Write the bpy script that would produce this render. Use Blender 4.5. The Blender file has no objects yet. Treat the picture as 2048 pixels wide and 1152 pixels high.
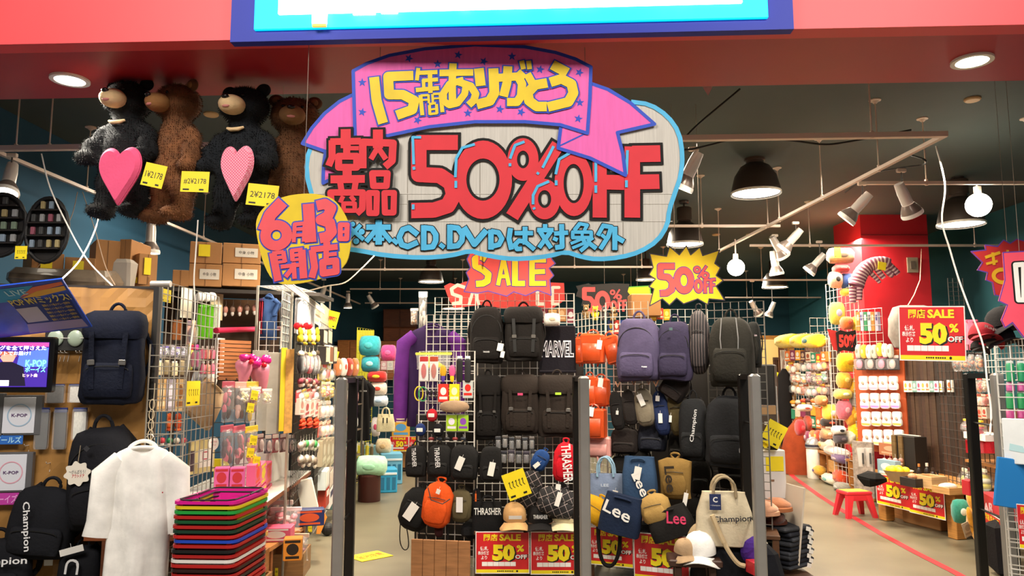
import bpy, bmesh, math, random
from mathutils import Vector, Matrix, Euler, noise
from mathutils.geometry import tessellate_polygon
random.seed(7)
C = bpy.context.scene.collection
SC = bpy.context.scene
# ---------------------------------------------------------------- camera, world, lights, exposure
F = 1500.0
PITCH = math.atan(174 / F)
CAMZ = 1.5
cam_d = bpy.data.cameras.new('camera'); cam = bpy.data.objects.new('camera', cam_d); C.objects.link(cam)
cam_d.sensor_width = 36; cam_d.lens = 36 * F / 2048; cam_d.clip_start = .05
cam.location = (0, 0, CAMZ); cam.rotation_euler = (math.pi / 2 + PITCH, 0, 0)
SC.camera = cam
SC.view_settings.view_transform = 'Standard'; SC.view_settings.look = 'None'
SC.view_settings.gamma = 1; SC.view_settings.use_curve_mapping = False
SC.view_settings.exposure = 0.0
w = bpy.data.worlds.new('world'); SC.world = w; w.use_nodes = True
w.node_tree.nodes['Background'].inputs[0].default_value = (.9, .85, .8, 1)
w.node_tree.nodes['Background'].inputs[1].default_value = .12
cp, sp = math.cos(PITCH), math.sin(PITCH)
def ray(px, py):
    a = (px - 1024) / F; b = (576 - py) / F
    return Vector((a, cp - b * sp, sp + b * cp))
def W(px, py, Y):                       # where the sight line of a photo pixel meets depth Y
    d = ray(px, py); return Vector((0, 0, CAMZ)) + d * (Y / d.y)
def HZ(px, py, z):                      # ... meets height z
    d = ray(px, py); return Vector((0, 0, CAMZ)) + d * ((z - CAMZ) / d.z)
class Plane:                            # an upright plane through two plan points
    def __init__(s, pa, Ya, pb, Yb):
        s.a = Vector(((pa - 1024) / F / cp * Ya, Ya, 0)); s.b = Vector(((pb - 1024) / F / cp * Yb, Yb, 0))
        s.u = (s.b - s.a).normalized(); s.rz = math.atan2(s.u.y, s.u.x)
        s.n = Vector((s.u.y, -s.u.x, 0))            # towards the viewer
    def at(s, px, py, off=0):
        d = ray(px, py); o = Vector((0, 0, CAMZ)); a = s.a + s.n * off
        t = (a - o).dot(s.n) / d.dot(s.n)
        return o + d * t
    def rect(s, x0, y0, x1, y1, off=0):             # centre, width, height on the plane
        p = s.at((x0 + x1) / 2, (y0 + y1) / 2, off)
        l = s.at(x0, (y0 + y1) / 2, off); r = s.at(x1, (y0 + y1) / 2, off)
        t = s.at((x0 + x1) / 2, y0, off); b = s.at((x0 + x1) / 2, y1, off)
        return p, (r - l).dot(s.u), t.z - b.z
def FP(Y): return Plane(0, Y, 2048, Y)

def area(name, loc, size, power, color=(1, .87, .68), rot=(0, 0, 0), size_y=None, spread=None, shape=None):
    d = bpy.data.lights.new(name, 'AREA'); d.energy = power; d.color = color; d.size = size
    if size_y: d.shape = 'RECTANGLE'; d.size_y = size_y
    elif shape: d.shape = shape
    if spread: d.spread = spread
    o = bpy.data.objects.new(name, d); C.objects.link(o); o.location = loc; o.rotation_euler = rot
    return o
# light of the mall passage (ceiling lights behind and above the camera)
area('passage_light', (-2.2, .2, 4.6), 2.2, 205, (1, .93, .86), (math.radians(35), 0, 0), 1.2)
area('passage_light', (2.4, .2, 4.6), 2.2, 205, (1, .93, .86), (math.radians(35), 0, 0), 1.2)
# the shop's own ceiling light, spread over its pendant lamps; last entry is an added fill for the left wall
for x, y, pw in [(-1.2, 6.2, 95), (1.3, 6.0, 95), (3.4, 6.6, 120), (-1.5, 9.5, 120), (1.5, 9.5, 120), (4.2, 9.8, 170), (0, 13.5, 150), (4, 13.5, 170), (-3.1, 7.2, 45)]:
    area('shop_light', (x, y, 3.3), .9, pw, (1, .87, .68), shape='DISK')

# beams of the track spotlights, aimed at the displays
def beam(x, y, z, tx, ty, tz, power, deg=75, color=(1, .88, .70)):
    d = bpy.data.lights.new('track_beam', 'SPOT'); d.energy = power; d.color = color; d.spot_size = math.radians(deg); d.spot_blend = .8; d.shadow_soft_size = .08
    o = bpy.data.objects.new('track_beam', d); C.objects.link(o); o.location = (x, y, z); o.rotation_euler = (Vector((tx, ty, tz)) - Vector((x, y, z))).to_track_quat('-Z', 'Y').to_euler()
for a in [(-.9, 4.55, 2.95, -.5, 5.9, 1.3, 130), (.3, 4.55, 2.95, .3, 5.8, 1.1, 150), (1.25, 4.6, 2.95, 1.2, 5.7, 1.2, 150), (-1.0, 5.2, 2.95, -2.0, 6.0, 1.2, 230), (-1.1, 6.9, 2.95, -2.1, 7.8, 1.2, 220),
          (2.3, 6.3, 2.95, 4.3, 7.6, .9, 200), (2.2, 8.2, 2.95, 4.6, 9.6, 1.1, 230), (2.9, 5.0, 2.95, 3.3, 5.5, 1.0, 90), (3.0, 9.5, 2.95, 5.2, 11.6, 1.2, 230), (-2.4, 3.75, 3.0, -2.5, 4.4, .9, 60), (-1.3, 6.0, 2.95, -2.1, 6.4, .64, 260, 55)]: beam(*a)
# ---------------------------------------------------------------- materials
def lin(h):
    h = h.lstrip('#')
    return tuple(((c / 12.92) if c <= .04045 else ((c + .055) / 1.055) ** 2.4) for c in (int(h[i:i + 2], 16) / 255 for i in (0, 2, 4))) + (1,)
_mc = {}
def mat(col, rough=.6, metal=0, var=.12, scale=12, bump=0, bscale=None, emit=0, alpha=1, stretch=None, name=None, sheen=0, trans=0, coat=0):
    key = (col, rough, metal, var, scale, bump, bscale, emit, alpha, stretch, name, sheen, trans, coat)
    if key in _mc: return _mc[key]
    m = bpy.data.materials.new(name or 'mat_' + col.strip('#')); m.use_nodes = True
    nt = m.node_tree; b = nt.nodes['Principled BSDF']; c = lin(col)
    b.inputs['Roughness'].default_value = rough; b.inputs['Metallic'].default_value = metal
    b.inputs['Base Color'].default_value = c
    if sheen: b.inputs['Sheen Weight'].default_value = sheen
    if trans: b.inputs['Transmission Weight'].default_value = trans
    if coat: b.inputs['Coat Weight'].default_value = coat
    if alpha < 1: b.inputs['Alpha'].default_value = alpha
    tc = None
    if var or bump:
        tc = nt.nodes.new('ShaderNodeTexCoord'); mp = nt.nodes.new('ShaderNodeMapping')
        nt.links.new(tc.outputs['Object'], mp.inputs[0])
        if stretch: mp.inputs['Scale'].default_value = stretch
    if var:
        nz = nt.nodes.new('ShaderNodeTexNoise'); nz.inputs['Scale'].default_value = scale; nz.inputs['Detail'].default_value = 4
        nt.links.new(mp.outputs[0], nz.inputs['Vector'])
        rp = nt.nodes.new('ShaderNodeValToRGB'); e = rp.color_ramp.elements
        e[0].position = .3; e[1].position = .7
        e[0].color = tuple(v * (1 - var) for v in c[:3]) + (1,); e[1].color = tuple(min(1, v * (1 + var)) for v in c[:3]) + (1,)
        nt.links.new(nz.outputs['Fac'], rp.inputs[0]); nt.links.new(rp.outputs[0], b.inputs['Base Color'])
    if bump:
        nz2 = nt.nodes.new('ShaderNodeTexNoise'); nz2.inputs['Scale'].default_value = bscale or scale * 4; nz2.inputs['Detail'].default_value = 3
        nt.links.new(mp.outputs[0], nz2.inputs['Vector'])
        bp = nt.nodes.new('ShaderNodeBump'); bp.inputs['Strength'].default_value = bump; bp.inputs['Distance'].default_value = .01
        nt.links.new(nz2.outputs['Fac'], bp.inputs['Height']); nt.links.new(bp.outputs[0], b.inputs['Normal'])
    if emit:
        b.inputs['Emission Color'].default_value = c; b.inputs['Emission Strength'].default_value = emit
    _mc[key] = m
    return m
def P(col, **k): return mat(col, var=k.pop('var', 0), **k)         # plain print / plastic
def fab(col, **k):
    m = mat(col, rough=k.pop('rough', .85), var=.15, scale=9, bump=k.pop('bump', .25), bscale=60, **k)
    m.node_tree.nodes['Principled BSDF'].inputs['Specular IOR Level'].default_value = .25; return m
def wood(col): return mat(col, rough=.5, var=.22, scale=6, stretch=(1, 1, 9), name='wood_' + col.strip('#'))
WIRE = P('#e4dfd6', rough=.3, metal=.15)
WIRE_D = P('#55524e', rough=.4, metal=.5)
PIPE = P('#d9c4b4', rough=.5)
CLEAR = mat('#ffffff', rough=.12, var=0, trans=0, alpha=.22, coat=.6, name='clear_film')
CARD = mat('#a87747', rough=.8, var=.1, scale=5)
WHITE = P('#f2efe8'); BLACK = P('#101011', rough=.5)

# ---------------------------------------------------------------- mesh building
class MB:
    def __init__(s): s.v = []; s.f = []; s.m = []; s.k = 0
    def add(s, vs, fs, mi=0):
        b = len(s.v); s.v += [Vector(q) for q in vs]; s.f += [tuple(i + b for i in f) for f in fs]; s.m += [mi] * len(fs)
        return s
    def box(s, cx, cy, cz, sx, sy, sz, mi=0, rot=None):
        x, y, z = sx / 2, sy / 2, sz / 2
        vs = [Vector(q) for q in ((-x,-y,-z),(x,-y,-z),(x,y,-z),(-x,y,-z),(-x,-y,z),(x,-y,z),(x,y,z),(-x,y,z))]
        if rot: R = Euler(rot).to_matrix(); vs = [R @ q for q in vs]
        c = Vector((cx, cy, cz))
        return s.add([q + c for q in vs], [(0,3,2,1),(4,5,6,7),(0,1,5,4),(1,2,6,5),(2,3,7,6),(3,0,4,7)], mi)
    def bbox(s, cx, cy, cz, sx, sy, sz, r=.01, mi=0):       # box with its edges rounded off
        x, y, z = sx / 2, sy / 2, sz / 2; r = min(r, x * .9, y * .9, z * .9)
        rings = []
        for zz, ins in ((-z, r), (-z + r, 0), (z - r, 0), (z, r)):
            X, Y = x - ins, y - ins; q = r * .7
            rings.append([(X-q,-Y),(X,-Y+q),(X,Y-q),(X-q,Y),(-X+q,Y),(-X,Y-q),(-X,-Y+q),(-X+q,-Y)])
            rings[-1] = [(cx+a, cy+b, cz+zz) for a, b in rings[-1]]
        vs = [p for R in rings for p in R]; fs = [tuple(range(7, -1, -1)), tuple(range(24, 32))]
        for k in range(3):
            for i in range(8): j = (i + 1) % 8; fs.append((k*8+i, k*8+j, k*8+8+j, k*8+8+i))
        return s.add(vs, fs, mi)
    def tube(s, path, r, n=8, mi=0, closed=False):
        path = [Vector(p) for p in path]; N = len(path); rings = []
        for i, p in enumerate(path):
            if closed: t = path[(i+1) % N] - path[i-1]
            else: t = path[min(i+1, N-1)] - path[max(i-1, 0)]
            t = t.normalized() if t.length > 1e-9 else Vector((0, 0, 1))
            a = Vector((0, 0, 1)) if abs(t.z) < .9 else Vector((0, 1, 0))
            u = t.cross(a).normalized(); v = t.cross(u)
            rr = r[i] if isinstance(r, (list, tuple)) else r
            rings.append([p + (u * math.cos(2*math.pi*k/n) + v * math.sin(2*math.pi*k/n)) * rr for k in range(n)])
        vs = [q for R in rings for q in R]; fs = []
        for i in range(N if closed else N - 1):
            j = (i + 1) % N
            for k in range(n): l = (k+1) % n; fs.append((i*n+k, i*n+l, j*n+l, j*n+k))
        if not closed: fs += [tuple(range(n-1, -1, -1)), tuple(range((N-1)*n, N*n))]
        return s.add(vs, fs, mi)
    def lathe(s, prof, n=24, c=(0, 0, 0), mi=0, cap=True):  # prof (r, z) from bottom up
        vs = []; fs = []
        for r, z in prof:
            for k in range(n): a = 2*math.pi*k/n; vs.append((c[0]+r*math.cos(a), c[1]+r*math.sin(a), c[2]+z))
        for i in range(len(prof) - 1):
            for k in range(n): l = (k+1) % n; fs.append((i*n+k, i*n+l, (i+1)*n+l, (i+1)*n+k))
        if cap: fs += [tuple(range(n-1, -1, -1)), tuple(range((len(prof)-1)*n, len(prof)*n))]
        return s.add(vs, fs, mi)
    def ell(s, c, r, n=16, m=10, mi=0, rot=None):
        vs = []; fs = []; R = Euler(rot).to_matrix() if rot else None
        for i in range(m + 1):
            t = math.pi * i / m
            for k in range(n):
                a = 2*math.pi*k/n
                q = Vector((r[0]*math.sin(t)*math.cos(a), r[1]*math.sin(t)*math.sin(a), -r[2]*math.cos(t)))
                if R: q = R @ q
                vs.append(q + Vector(c))
        for i in range(m):
            for k in range(n): l = (k+1) % n; fs.append((i*n+k, i*n+l, (i+1)*n+l, (i+1)*n+k))
        return s.add(vs, fs, mi)
    def sweep(s, path, n=20, e=2.5, mi=0, caps=True):       # path (x, y, z, r across, r deep), in an xz plane
        N = len(path); vs = []; fs = []
        for i, q in enumerate(path):
            a = path[min(i+1, N-1)]; b = path[max(i-1, 0)]
            t = Vector((a[0]-b[0], 0, a[2]-b[2])); t = t.normalized() if t.length > 1e-9 else Vector((0, 0, 1))
            u = Vector((t.z, 0, -t.x))
            for k in range(n):
                th = 2*math.pi*k/n; cx, sx = math.cos(th), math.sin(th)
                X = math.copysign(abs(cx) ** (2/e), cx) * q[3]; Y = math.copysign(abs(sx) ** (2/e), sx) * q[4]
                vs.append(Vector((q[0], q[1] + Y, q[2])) + u * X)
        for i in range(N - 1):
            for k in range(n): l = (k+1) % n; fs.append((i*n+k, i*n+l, (i+1)*n+l, (i+1)*n+k))
        if caps: fs += [tuple(range(n-1, -1, -1)), tuple(range((N-1)*n, N*n))]
        return s.add(vs, fs, mi)
    def poly(s, pts, y0=0, y1=.01, mi=0):                   # 2-D outline (x, z) given depth
        n = len(pts); tr = tessellate_polygon([[Vector((p[0], p[1], 0)) for p in pts]])
        vs = [(p[0], y0, p[1]) for p in pts] + [(p[0], y1, p[1]) for p in pts]
        fs = [tuple(t) for t in tr] + [tuple(i + n for i in reversed(t)) for t in tr] + [(i, (i+1) % n, (i+1) % n + n, i + n) for i in range(n)]
        return s.add(vs, fs, mi)
    def flat(s, pts, y=0, mi=0):
        s.k += 1; y -= s.k * 3e-5
        tr = tessellate_polygon([[Vector((p[0], p[1], 0)) for p in pts]])
        return s.add([(p[0], y, p[1]) for p in pts], [tuple(t) for t in tr], mi)
    def ring(s, cx, cz, ro, ri, y=0, mi=0, n=36):
        s.k += 1; y -= s.k * 3e-5; vs = []; fs = []
        for k in range(n):
            a = 2*math.pi*k/n; vs += [(cx+ro[0]*math.cos(a), y, cz+ro[1]*math.sin(a)), (cx+ri[0]*math.cos(a), y, cz+ri[1]*math.sin(a))]
        for k in range(n): j = (k+1) % n; fs.append((2*k, 2*j, 2*j+1, 2*k+1))
        return s.add(vs, fs, mi)
    def disk(s, cx, cz, r, y=0, mi=0, n=14, rz=None):
        s.k += 1; y -= s.k * 3e-5
        return s.add([(cx+r*math.cos(2*math.pi*k/n), y, cz+(rz or r)*math.sin(2*math.pi*k/n)) for k in range(n)], [tuple(range(n))], mi)
    def stroke(s, pts, wd, y=0, ext=0, mi=0):
        pts = [Vector((p[0], p[1])) for p in pts]; N = len(pts)
        closed = N > 2 and (pts[0] - pts[-1]).length < 1e-6
        for i in range(N - 1):
            a, b = pts[i].copy(), pts[i+1].copy(); d = (b - a)
            if d.length < 1e-7: continue
            d.normalize(); nn = Vector((-d.y, d.x)) * wd / 2
            if not closed:
                if i == 0: a -= d * ext
                if i == N - 2: b += d * ext
            s.k += 1; yy = y - s.k * 3e-5
            s.add([(q.x, yy, q.y) for q in (a - nn, b - nn, b + nn, a + nn)], [(0, 1, 2, 3)], mi)
            if i > 0 or closed: s.disk(pts[i].x, pts[i].y, wd / 2, y, mi)
        return s
    def wrinkle(s, amp, sc=6, seed=0):
        o = Vector((seed * 7.3, seed * 3.1, seed))
        for q in s.v:
            q += noise.noise_vector((q + o) * sc) * amp + noise.noise_vector((q + o) * sc * 3) * amp * .35
        return s
    def jitter(s, M):
        s.v = [M @ q for q in s.v]; return s
    def mesh(s, name, mats, smooth=False):
        me = bpy.data.meshes.new(name); me.from_pydata([tuple(q) for q in s.v], [], s.f)
        if not isinstance(mats, (list, tuple)): mats = [mats]
        for m in mats: me.materials.append(m)
        if len(mats) > 1: me.polygons.foreach_set('material_index', s.m)
        if smooth: me.polygons.foreach_set('use_smooth', [True] * len(me.polygons))
        me.validate(); me.update()
        if smooth:
            try: me.set_sharp_from_angle(angle=math.radians(50))
            except Exception: pass
        return me
    def obj(s, name, mats, parent=None, loc=(0, 0, 0), rot=(0, 0, 0), smooth=False):
        o = bpy.data.objects.new(name, s.mesh(name, mats, smooth)); C.objects.link(o)
        o.location = loc; o.rotation_euler = rot
        if parent: o.parent = parent
        return o
def tag(o, label, cat, group=None, kind=None):
    if label: o['label'] = label
    if cat: o['category'] = cat
    if group: o['group'] = group
    if kind: o['kind'] = kind
    return o
def T(name, label, cat, loc=(0, 0, 0), rz=0, group=None, rot=None):
    o = bpy.data.objects.new(name, None); C.objects.link(o); o.location = loc; o.rotation_euler = rot or (0, 0, rz)
    o.empty_display_size = .05
    return tag(o, label, cat, group)
def S(name, mb, m, kind='structure', parent=None):
    o = mb.obj(name, m, parent)
    if not parent: o['kind'] = kind
    return o
_kids = {}
def dup(root, loc, rz=None, label=None, group=None, rot=None, scale=None):
    r = root.copy(); C.objects.link(r); r.location = loc
    if rz is not None: r.rotation_euler = (root.rotation_euler[0], root.rotation_euler[1], rz)
    if rot: r.rotation_euler = rot
    if scale: r.scale = scale
    if label: r['label'] = label
    if group: r['group'] = group
    def rec(a, b):
        for ch in KID(a):
            c = ch.copy(); C.objects.link(c); c.parent = b; rec(ch, c)
            KIDS.setdefault(b.name, []).append(c)
    rec(root, r)
    return r
KIDS = {}
def KID(o):
    if o.name not in KIDS: KIDS[o.name] = [c for c in C.objects if c.parent == o]
    return KIDS[o.name]
def part(o, label): o['label'] = label; return o
ORD = ['first', 'second', 'third', 'fourth', 'fifth', 'sixth', 'seventh', 'eighth', 'ninth', 'tenth', 'eleventh', 'twelfth', 'thirteenth', 'fourteenth', 'fifteenth', 'sixteenth', 'seventeenth', 'eighteenth', 'nineteenth', 'twentieth', 'twenty-first', 'twenty-second', 'twenty-third', 'twenty-fourth']
# ---------------------------------------------------------------- lettering
_tx = {}
def tmesh(s, off=.0):
    k = (s, off)
    if k in _tx: return _tx[k]
    c = bpy.data.curves.new('t', 'FONT'); c.body = s; c.size = 1; c.offset = off; c.resolution_u = 2; c.fill_mode = 'FRONT'
    o = bpy.data.objects.new('t', c); C.objects.link(o); bpy.context.view_layer.update()
    me = bpy.data.meshes.new_from_object(o.evaluated_get(bpy.context.evaluated_depsgraph_get()))
    bpy.data.objects.remove(o)
    xs = [q.co.x for q in me.vertices] or [0, 1]; ys = [q.co.y for q in me.vertices] or [0, 1]
    cx, cy, wd, hh = (min(xs)+max(xs))/2, (min(ys)+max(ys))/2, max(max(xs)-min(xs), .01), max(max(ys)-min(ys), .01)
    _tx[k] = ([((q.co.x-cx)/wd, (q.co.y-cy)/hh) for q in me.vertices], [tuple(p.vertices) for p in me.polygons], wd / hh)
    bpy.data.meshes.remove(me)
    return _tx[k]
def put(mb, s, cx, cz, wd, h, y=0, mi=0, off=.0, ang=0):       # lettering fitted to a box, laid into a mesh
    v, f, asp = tmesh(s, off)
    if wd is None: wd = h * asp
    mb.k += 1; y -= mb.k * 3e-5; ca, sa = math.cos(ang), math.sin(ang)
    mb.add([(cx + (a*wd)*ca - (b*h)*sa, y, cz + (a*wd)*sa + (b*h)*ca) for a, b in v], f, mi)
def lettering(parent, s, cx, cz, wd, h, col, y=0, off=.0, ang=0, name='lettering'):
    m = MB(); put(m, s, cx, cz, wd, h, 0, 0, off, ang)
    return m.obj(name, col if not isinstance(col, str) else P(col), parent, (0, y, 0))
# ================================================================ the setting
H0 = 3.09; HC = 3.62
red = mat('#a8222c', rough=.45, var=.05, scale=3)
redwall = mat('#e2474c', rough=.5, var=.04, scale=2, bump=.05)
dark = mat('#46504e', rough=.8, var=.08, scale=1.2)
teal = mat('#22506c', rough=.85, var=.1, scale=1.5)
floorm = mat('#756d59', rough=.38, var=.16, scale=1.6, bump=.03, bscale=3)
S('floor', MB().box(0, 8, -.05, 16, 22, .1), floorm)
S('ceiling', MB().box(0, 11.2, HC + .05, 16, 14.4, .1), dark)
S('wall_back', MB().box(0, 17.1, 1.8, 14, .2, 3.7), mat('#1c4856', rough=.85, var=.1, scale=1.5))
wl = MB(); wl.add([(-4.1, 4.3, 0), (-3.9, 17, 0), (-3.9, 17, HC), (-4.1, 4.3, HC), (-4.3, 4.3, 0), (-4.1, 17, 0), (-4.1, 17, HC), (-4.3, 4.3, HC)], [(0,1,2,3), (5,4,7,6), (4,0,3,7), (1,5,6,2), (3,2,6,7)])
S('wall_left', wl, teal)
S('wall_right', MB().box(6.4, 10.6, 1.8, .2, 13, 3.7), mat('#2c6670', rough=.85, var=.1, scale=1.5))
# red lintel over the shop front
fl, fr = HZ(0, 89, H0), HZ(2048, 49, H0); bl, br = HZ(0, 199, H0), HZ(2048, 161, H0)
def ext(a, b, k=1.2): d = (b - a) * k; m = (a + b) / 2; return m - d, m + d
FL, FR = ext(fl, fr); BL, BR = ext(bl, br)
up = Vector((0, 0, 2.2)); up2 = Vector((0, 0, .8))
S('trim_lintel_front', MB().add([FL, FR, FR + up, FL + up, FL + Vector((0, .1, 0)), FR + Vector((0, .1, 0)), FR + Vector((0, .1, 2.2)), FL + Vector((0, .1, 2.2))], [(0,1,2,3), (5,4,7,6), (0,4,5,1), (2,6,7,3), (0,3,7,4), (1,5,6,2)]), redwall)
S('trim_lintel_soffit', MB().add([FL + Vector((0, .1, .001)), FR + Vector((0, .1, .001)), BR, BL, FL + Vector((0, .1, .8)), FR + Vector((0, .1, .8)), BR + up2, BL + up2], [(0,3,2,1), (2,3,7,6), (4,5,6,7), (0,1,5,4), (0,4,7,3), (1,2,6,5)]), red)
# red boxed column at the back right
a = W(1668, 480, 10.6); b = W(1722, 480, 9.8); c = W(1856, 480, 9.8)
m = MB(); m.add([(a.x, a.y, 0), (b.x, b.y, 0), (c.x, c.y, 0), (c.x, c.y + .9, 0), (a.x, a.y, HC), (b.x, b.y, HC), (c.x, c.y, HC), (c.x, c.y + .9, HC)], [(0,1,5,4), (1,2,6,5), (2,3,7,6), (3,0,4,7)])
col = S('wall_column', m, mat('#c3202a', rough=.5, var=.05, scale=2))
m = MB(); m.box(0, 0, 0, (c - b).length, .02, .012); m.obj('panel_seam', P('#7c141b'), col, ((b.x + c.x) / 2, b.y - .004, W(0, 470, 9.8).z))
m = MB(); m.box(0, 0, 0, .14, .02, .2); m.box(0, -.012, 0, .06, .01, .1, 1); q = W(1825, 530, 9.79); m.obj('switch_plate', [P('#8f7f6a'), P('#5d5146')], col, q)
# line taped along the floor
tp = mat('#c8202c', rough=.5, var=.1, scale=20)
def tape(name, pts, label):
    pts = [HZ(x, y, .003) for x, y in pts]; m = MB(); vs = []; n = len(pts)
    for i, p in enumerate(pts):
        t = (pts[min(i+1, n-1)] - pts[max(i-1, 0)]).normalized(); s_ = Vector((t.y, -t.x, 0)) * .035
        vs += [p - s_, p + s_]
    m.add(vs, [(2*i, 2*i+1, 2*i+3, 2*i+2) for i in range(n - 1)])
    return tag(m.obj(name, tp), label, 'floor tape')
tape('floor_tape', [(1562, 930), (1590, 956), (1640, 992), (1690, 1024), (1760, 1066), (1830, 1104), (1905, 1142), (1960, 1172), (2020, 1210)], 'long red tape line curving along the right aisle floor')
tape('floor_tape', [(1575, 1122), (1600, 1142), (1640, 1172)], 'short red tape piece on floor beside the folded bags pile')
# blue light box over the entrance
sg = T('light_box_sign', 'large glowing blue and white light box sign over the entrance', 'sign')
d0 = W(460, 84, 3.365); d1 = W(1588, 58, 3.25); u = Vector((d1.x - d0.x, d1.y - d0.y, 0)); L = u.length; rz = math.atan2(u.y, u.x)
sg.location = (d0.x, d0.y, d0.z); sg.rotation_euler = (0, -math.atan2(d1.z - d0.z, L), rz)
m = MB(); m.box(L/2, .026, .55, L, .052, 1.1); m.obj('casing', P('#0a249a', rough=.6), sg)
k = L / 1128
m = MB(); m.bbox(L/2, -.004, .6, L - 100*k, .02, 1.1, .004); m.obj('light_panel', P('#00b4f5', emit=1.5), sg)
m = MB(); m.bbox(L/2, -.012, .71, L - 200*k, .02, 1.2 - .02, .005)
for x0, x1, b_ in [(172, 202, 64), (255, 300, 47), (312, 345, 46), (470, 490, 38), (545, 600, 34), (545+110, 690, 36), (705, 745, 34), (860, 885, 30), (895, 930, 32)]:
    m.box((x0 + x1)/2*k, -.03, (92 - b_)*k + .2, (x1-x0)*k, .012, .4)
m.obj('sign_lettering', P('#ffffff', emit=6), sg)
m = MB(); m.box(187*k, -.03, (86 - 62)*k, 28*k, .014, .012); m.obj('letter_foot', P('#e8c850', emit=1), sg)
# recessed downlights
def downlight(px, py, lab):
    p = HZ(px, py, H0); t = T('downlight', lab, 'ceiling light', p - Vector((0, 0, .012)))
    m = MB(); m.lathe([(.075, .012), (.098, .012), (.098, 0), (.075, 0)], 28, cap=False); m.obj('trim_ring', WHITE, t, smooth=True)
    m = MB(); m.lathe([(.076, .004), (.076, .008)], 28); m.obj('lens', P('#fff4e0', emit=18), t)
    area('downlight_beam', p - Vector((0, 0, .03)), .15, 26, (1, .93, .8), shape='DISK')
downlight(140, 158, 'round recessed downlight in red soffit at left'); downlight(1944, 120, 'round recessed downlight in red soffit at right')
# ================================================================ hand painted signs
class Sheet:                                    # pixel of the photo -> local (x, z) on an upright plane
    def __init__(s, pl, ox, oy):
        s.pl = pl; s.o = pl.at(ox, oy)
        a = pl.at(ox + 50, oy); s.k = (a - s.o).length / 50
    def __call__(s, p):
        q = s.pl.at(p[0], p[1]) - s.o
        return (q.dot(s.pl.u), q.z)
    def l(s, pts): return [s(p) for p in pts]
def strokes(sh, parent, items, w, fill, edge=None, ew=4, y=0, name='lettering', ext=0):
    """items: polylines, or (polyline, width), or ('o', cx, cy, rx, ry, ix, iy)"""
    out = []
    for pas, colr in ((0, edge), (1, fill)):
        if colr is None: continue
        m = MB(); add = ew if pas == 0 else 0
        for it in items:
            if it[0] == 'o':
                _, cx, cy, rx, ry, ix, iy = it; c = sh((cx, cy)); k = sh.k
                m.ring(c[0], c[1], ((rx+add)*k, (ry+add)*k), (max(ix-add, .5)*k, max(iy-add, .5)*k))
            else:
                pl_, ww = it if isinstance(it, tuple) and len(it) == 2 and isinstance(it[0], list) else (it, w)
                m.stroke(sh.l(pl_), (ww + 2*add) * sh.k, 0, (add + ext) * sh.k)
        o = m.obj(name if pas else 'lettering_outline', colr, parent, (0, y - .0015 * pas - .0005, 0)); out.append(o)
        y -= .002
    return out
def smoothpoly(pts, it=2, closed=True):
    for _ in range(it):
        q = []; n = len(pts)
        for i in range(n if closed else n - 1):
            a, b = pts[i], pts[(i+1) % n]
            q += [(a[0]*.75+b[0]*.25, a[1]*.75+b[1]*.25), (a[0]*.25+b[0]*.75, a[1]*.25+b[1]*.75)]
        pts = q if closed else [pts[0]] + q + [pts[-1]]
    return pts
PINK = mat('#dd5fa8', rough=.7, var=.07, scale=9, bump=.12, bscale=40, stretch=(6, 1, .5))
NAVYB = mat('#1742b4', rough=.6, var=.08, scale=10); YEL = mat('#d9bb1a', rough=.6, var=.1, scale=9)
REDP = mat('#d02a35', rough=.7, var=.05, scale=10); BLK = mat('#0e0b09', rough=.85, var=0)
SKY = mat('#45acd8', rough=.6, var=.1, scale=12); BOARD = mat('#bfbab0', rough=.75, var=.1, scale=14, stretch=(8, 1, .3), bump=.2, bscale=40)
Z1 = FP(3.5); sh = Sheet(Z1, 985, 330)
t = T('hanging_sign', 'huge cloud shaped cardboard sale sign with pink ribbon and red 50% OFF', 'sign', sh.o)
cloud = [(640,270),(617,300),(612,345),(625,395),(640,430),(650,470),(686,497),(719,501),(770,511),(844,516),(899,512),(942,501),(960,508),(1007,517),(1047,518),(1101,512),(1130,503),(1163,514),(1194,519),(1241,515),(1280,504),(1315,482),(1335,450),(1338,420),(1350,385),(1362,350),(1365,310),(1358,265),(1335,232),(1300,209),(1262,204),(1150,225),(760,225)]
MB().poly(sh.l(smoothpoly(cloud, 1)), 0, .012).obj('cloud_board', BOARD, t)
m = MB(); m.stroke(sh.l(smoothpoly(cloud[:-2], 1, False)), 9*sh.k); m.obj('blue_edge', SKY, t, (0, -.0004, 0))
for x in (815, 960, 1246):                                  # joints between the cardboard sheets
    a, b = sh((x, 300)), sh((x, 514)); m = MB(); m.stroke([a, b], .004); m.obj('board_joint', P('#8e877b'), t, (0, -.0008, 0))
for y in (388, 408, 443):
    a, b = sh((625, y)), sh((1345, y)); m = MB(); m.tube([(a[0], 0, a[1]), (b[0], 0, b[1])], .0022, 5); m.obj('board_crease', BOARD, t)
center = [(708,145),(735,130),(780,114),(850,101),(950,93),(1050,97),(1110,108),(1150,121),(1181,137),(1179,200),(1174,269),(1120,252),(1050,246),(950,246),(860,256),(775,274),(712,282)]
ltail = [(712,188),(680,204),(650,228),(625,257),(606,288),(652,304),(648,332),(647,367),(668,357),(712,330)]
rtail = [(1178,168),(1215,181),(1260,208),(1308,250),(1234,267),(1245,310),(1250,352),(1180,318),(1116,298),(1122,250),(1172,262)]
for nm, pl_, yy in (('ribbon_tail', ltail, -.008), ('ribbon_tail', rtail, -.014), ('ribbon', center, -.018)):
    rb = MB().poly(sh.l(pl_), 0, .006).obj(nm, PINK, t, (0, yy, 0))
    m = MB(); m.stroke(sh.l(pl_ + [pl_[0]]), 7*sh.k); m.obj('ribbon_edge', NAVYB, rb, (0, -.0006, 0))
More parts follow.
